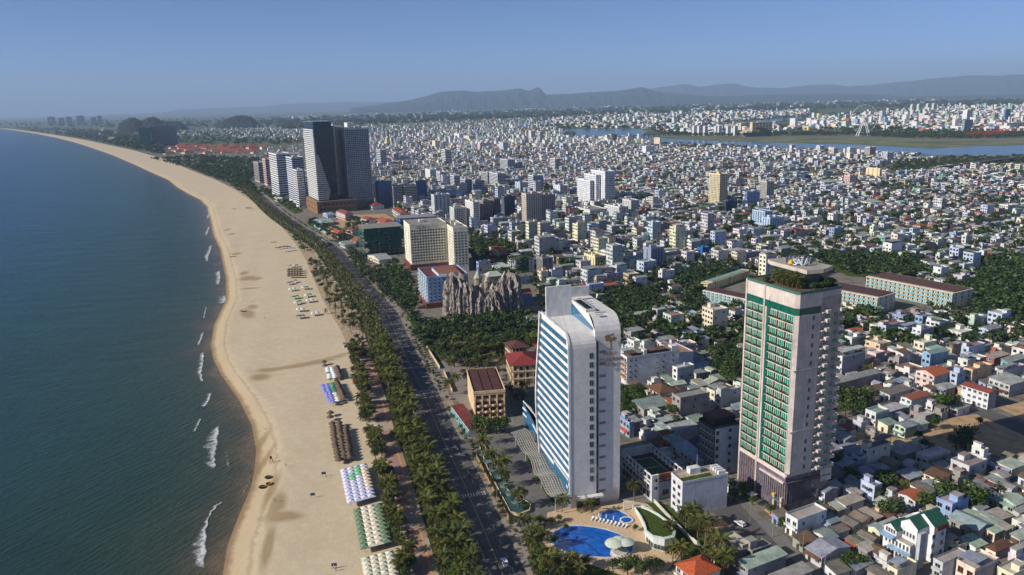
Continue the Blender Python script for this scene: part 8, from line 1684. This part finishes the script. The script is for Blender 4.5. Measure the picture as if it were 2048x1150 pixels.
# people: one continuous body grown from a skeleton
def person_data(top, legs, pose):
    V = [(0, 0, .95), (0, 0, 1.2), (0, 0, 1.42), (0, 0, 1.54), (0, .01, 1.66), (.1, 0, .9), (.12, .05*pose, .48), (.12, -.05*pose, .06), (.12, .1, .04), (-.1, 0, .9), (-.12, .14*pose, .5), (-.12, -.1*pose, .06), (-.12, .03, .04), (.2, 0, 1.4), (.27, -.02, 1.12), (.28, .1*pose, .88), (-.2, 0, 1.4), (-.27, -.02, 1.12), (-.28, .12*pose, .88)]
    E_ = [(0, 1), (1, 2), (2, 3), (3, 4), (0, 5), (5, 6), (6, 7), (7, 8), (0, 9), (9, 10), (10, 11), (11, 12), (2, 13), (13, 14), (14, 15), (2, 16), (16, 17), (17, 18)]
    R_ = [.15, .14, .15, .06, .11, .09, .06, .05, .04, .09, .06, .05, .04, .06, .045, .04, .06, .045, .04]
    me = bpy.data.meshes.new('person_skeleton'); me.from_pydata(V, E_, []); o = bpy.data.objects.new('person_skeleton', me); COL.objects.link(o); md = o.modifiers.new('skin', 'SKIN')
    for i, r in enumerate(R_): me.skin_vertices[0].data[i].radius = (r, r*.85)
    me.skin_vertices[0].data[0].use_root = True; o.modifiers.new('sub', 'SUBSURF').levels = 1
    dg = bpy.context.evaluated_depsgraph_get(); m2 = bpy.data.meshes.new_from_object(o.evaluated_get(dg)); bpy.data.objects.remove(o); m2.name = 'person'
    a = m2.attributes.new('Col', 'FLOAT_COLOR', 'FACE')
    for i, p in enumerate(m2.polygons):
        z = p.center.z; ax = abs(p.center.x); cc = c(30, 24, 20) if z > 1.68 else (c(176, 132, 104) if z > 1.5 or (ax > .22 and z < 1.2) or z < .4 else (top if z > .95 else legs)); a.data[i].color = (*cc, 1)
    m2.materials.clear(); m2.materials.append(MAT['plain']); return m2
PD = [person_data(c(206, 60, 50), c(40, 44, 60), .8), person_data(c(226, 226, 222), c(60, 66, 84), 1), person_data(c(60, 90, 150), c(40, 40, 44), .5)]
for px, py, k, lab in ((652, 954, 1, 'person in a white top standing by the blue notice board'), (672, 1140, 2, 'person in blue standing by a board on the sand'), (530, 637, 0, 'person in a red top walking on the sand near the shelters'), (503, 603, 2, 'person in blue walking on the open sand'), (505, 603, 1, 'person in white walking on the open sand'), (550, 1001, 2, 'person in blue standing by the wet sand patch'), (572, 931, 0, 'person in a red top on the sand above the lifeguard chair'), (530, 853, 1, 'person in white walking along the golden shore'), (1290, 1118, 2, 'person in blue on the deck below the curved pool house'), (668, 1135, 1, 'person in white beside the cream parasols'), (860, 1120, 0, 'person in a red top on the promenade'), (812, 910, 1, 'person in white on the promenade'), (790, 790, 2, 'person in blue on the promenade')):
    x, y = g(px, py); on_sand = x < back_x(y); tag(obj('person', PD[k], None, (x, y, sand_z(x, y) if on_sand else (.18 if px > 1100 else .14)), br_.uniform(0, 6)), lab, 'person')
# motorbikes with riders on the sea road
def bike_data():
    mb = MB(); 
    for a in (-.6, .6):
        mw = MB(); mw.lathe([(.2, -.05), (.3, -.05), (.3, .05), (.2, .05), (.2, -.05)], 10, c(24, 24, 24)); mb.mesh([(a+p[0], p[2], .3+p[1]) for p in mw.v], mw.f, c(24, 24, 24))
    wheels = mb; body = MB(); body.box(-.55, .25, -.13, .13, .5, .78, c(120, 30, 30), bottom=True); body.tube([(.6, 0, .3), (.42, 0, .95)], .05, 4, c(60, 60, 64)); body.tube([(.42, -.3, 1.0), (.42, .3, 1.0)], .03, 4, c(50, 50, 54)); body.box(.1, .5, -.12, .12, .3, .5, c(70, 70, 74), bottom=True)
    return wheels.data('wheel_pair', [MAT['plain']]), body.data('body', [MAT['gloss']])
BW, BB = bike_data()
for k, (px, py, lane) in enumerate(((855, 745, 0), (832, 715, 0), (845, 726, 1), (880, 880, 0), (893, 905, 1), (806, 672, 0), (770, 615, 1), (862, 770, 1), (955, 1000, 0), (905, 955, 1), (742, 575, 0))):
    x, y = g(px, py); x = kerb_x(y)-(4 if lane else 9)*SK; t = thing('motorbike', 'motorbike with a rider on the dark sea road', 'motorbike', (x, y, .03), RA+(math.pi if lane else 0), 'motorbikes on the sea road'); obj('wheel', BW, t); obj('body', BB, t)
    tag(obj('person', PD[k % 3], None, (x, y, .12), RA-math.pi/2), ('person in %s riding a motorbike on the sea road' % ('a red top', 'a white top', 'blue')[k % 3]), 'person', 'riders on the sea road')
# cafe parasols and lane bits
for k, (px, py, nm, col) in enumerate(((1684, 1140, 'white', c(222, 214, 210)), (1702, 1136, 'pale pink', c(226, 190, 176)), (1716, 1131, 'white', c(222, 214, 210)), (1727, 1125, 'pale pink', c(226, 190, 176)), (1483, 982, 'pink', c(206, 120, 112)), (1493, 992, 'pink', c(206, 120, 112)), (1503, 998, 'white', c(222, 222, 222)), (1550, 1042, 'pink', c(206, 120, 112)))):
    x, y = g(px, py); key = ('square', nm+'c', 3.2)
    if key not in SD_: SD_[key] = shade_data('square', col, 3.2)
    t = thing('square_parasol', '%s parasol %s' % (nm, 'of the cafe garden by the lane' if k < 4 else 'at the foot of the green glass hotel'), 'parasol', (x, y, .1), .5, 'cafe garden parasols' if k < 4 else 'parasols at the foot of the hotel'); obj('canopy', SD_[key], t); obj('pole', POLE, t)
def pole_thing(px, py, h, label, group, lamp=False, z=0.1):
    x, y = g(px, py); t = thing('lamp_post' if lamp else 'utility_pole', label, 'lamp post' if lamp else 'pole', (x, y, z), RA, group); mb = MB(); mb.tube([(0, 0, 0), (0, 0, h)], [.13, .07], 6, c(150, 150, 148)); part('post', mb, PAINT, t)
    mb = MB(); mb.tube([(0, 0, h-.1), (0, 1.8, h+.3)] if lamp else [(0, -1, h-.6), (0, 1, h-.6)], .06, 5, c(150, 150, 148)); part('arm', mb, PAINT, t)
    if lamp: mb = MB(); mb.box(-.15, .15, 1.4, 2.2, h+.2, h+.34, c(200, 200, 198), bottom=True); part('lamp_head', mb, PAINT, t)
for y in np.arange(200, 900, 34.0): px, py = proj(kerb_x(y)+.5, y); pole_thing(px, py, 9, 'slim grey lamp post on the inland kerb of the sea road', 'lamp posts of the sea road', True, .15)
for px, py in ((1500, 1045), (1545, 1075), (1605, 1108), (1648, 1150), (1462, 1005)): pole_thing(px, py, 8, 'grey utility pole beside the lane', 'utility poles of the lane')
# benches on the promenade
mb = MB(); mb.box(-.9, .9, -.25, .25, .4, .5, c(60, 56, 54), bottom=True); BS = mb.data('seat', PAINT); mb = MB(); mb.box(-.15, .15, -.2, .2, 0, .4, c(120, 116, 110)); BLg = mb.data('leg', PAINT)
for y in np.arange(196, 470, 9.5):
    x = kerb_x(y)-(ROAD_W+18.6)*SK; t = thing('bench', 'dark bench along the beach side of the promenade', 'bench', (x, y, .14), RA, 'benches of the promenade'); obj('seat', BS, t)
    for a in (-.7, .7): obj('leg', BLg, t, (a, 0, 0))
# ================================================================== haze
hz = NT('thin_haze'); hz.t.nodes.remove(hz.bsdf)
vol = hz.n('ShaderNodeVolumePrincipled'); vol.inputs['Color'].default_value = (.53, .72, 1.0, 1); vol.inputs['Density'].default_value = 5.0e-5; vol.inputs['Anisotropy'].default_value = 0.0
hz.t.links.new(vol.outputs[0], hz.out.inputs['Volume'])
mb = MB(); mb.box(-63000, 46500, -1200, 46500, -12, 1150, (1, 1, 1), bottom=True)
hzo = tag(obj('haze', mb.data('haze', [hz.m])), kind='stuff')
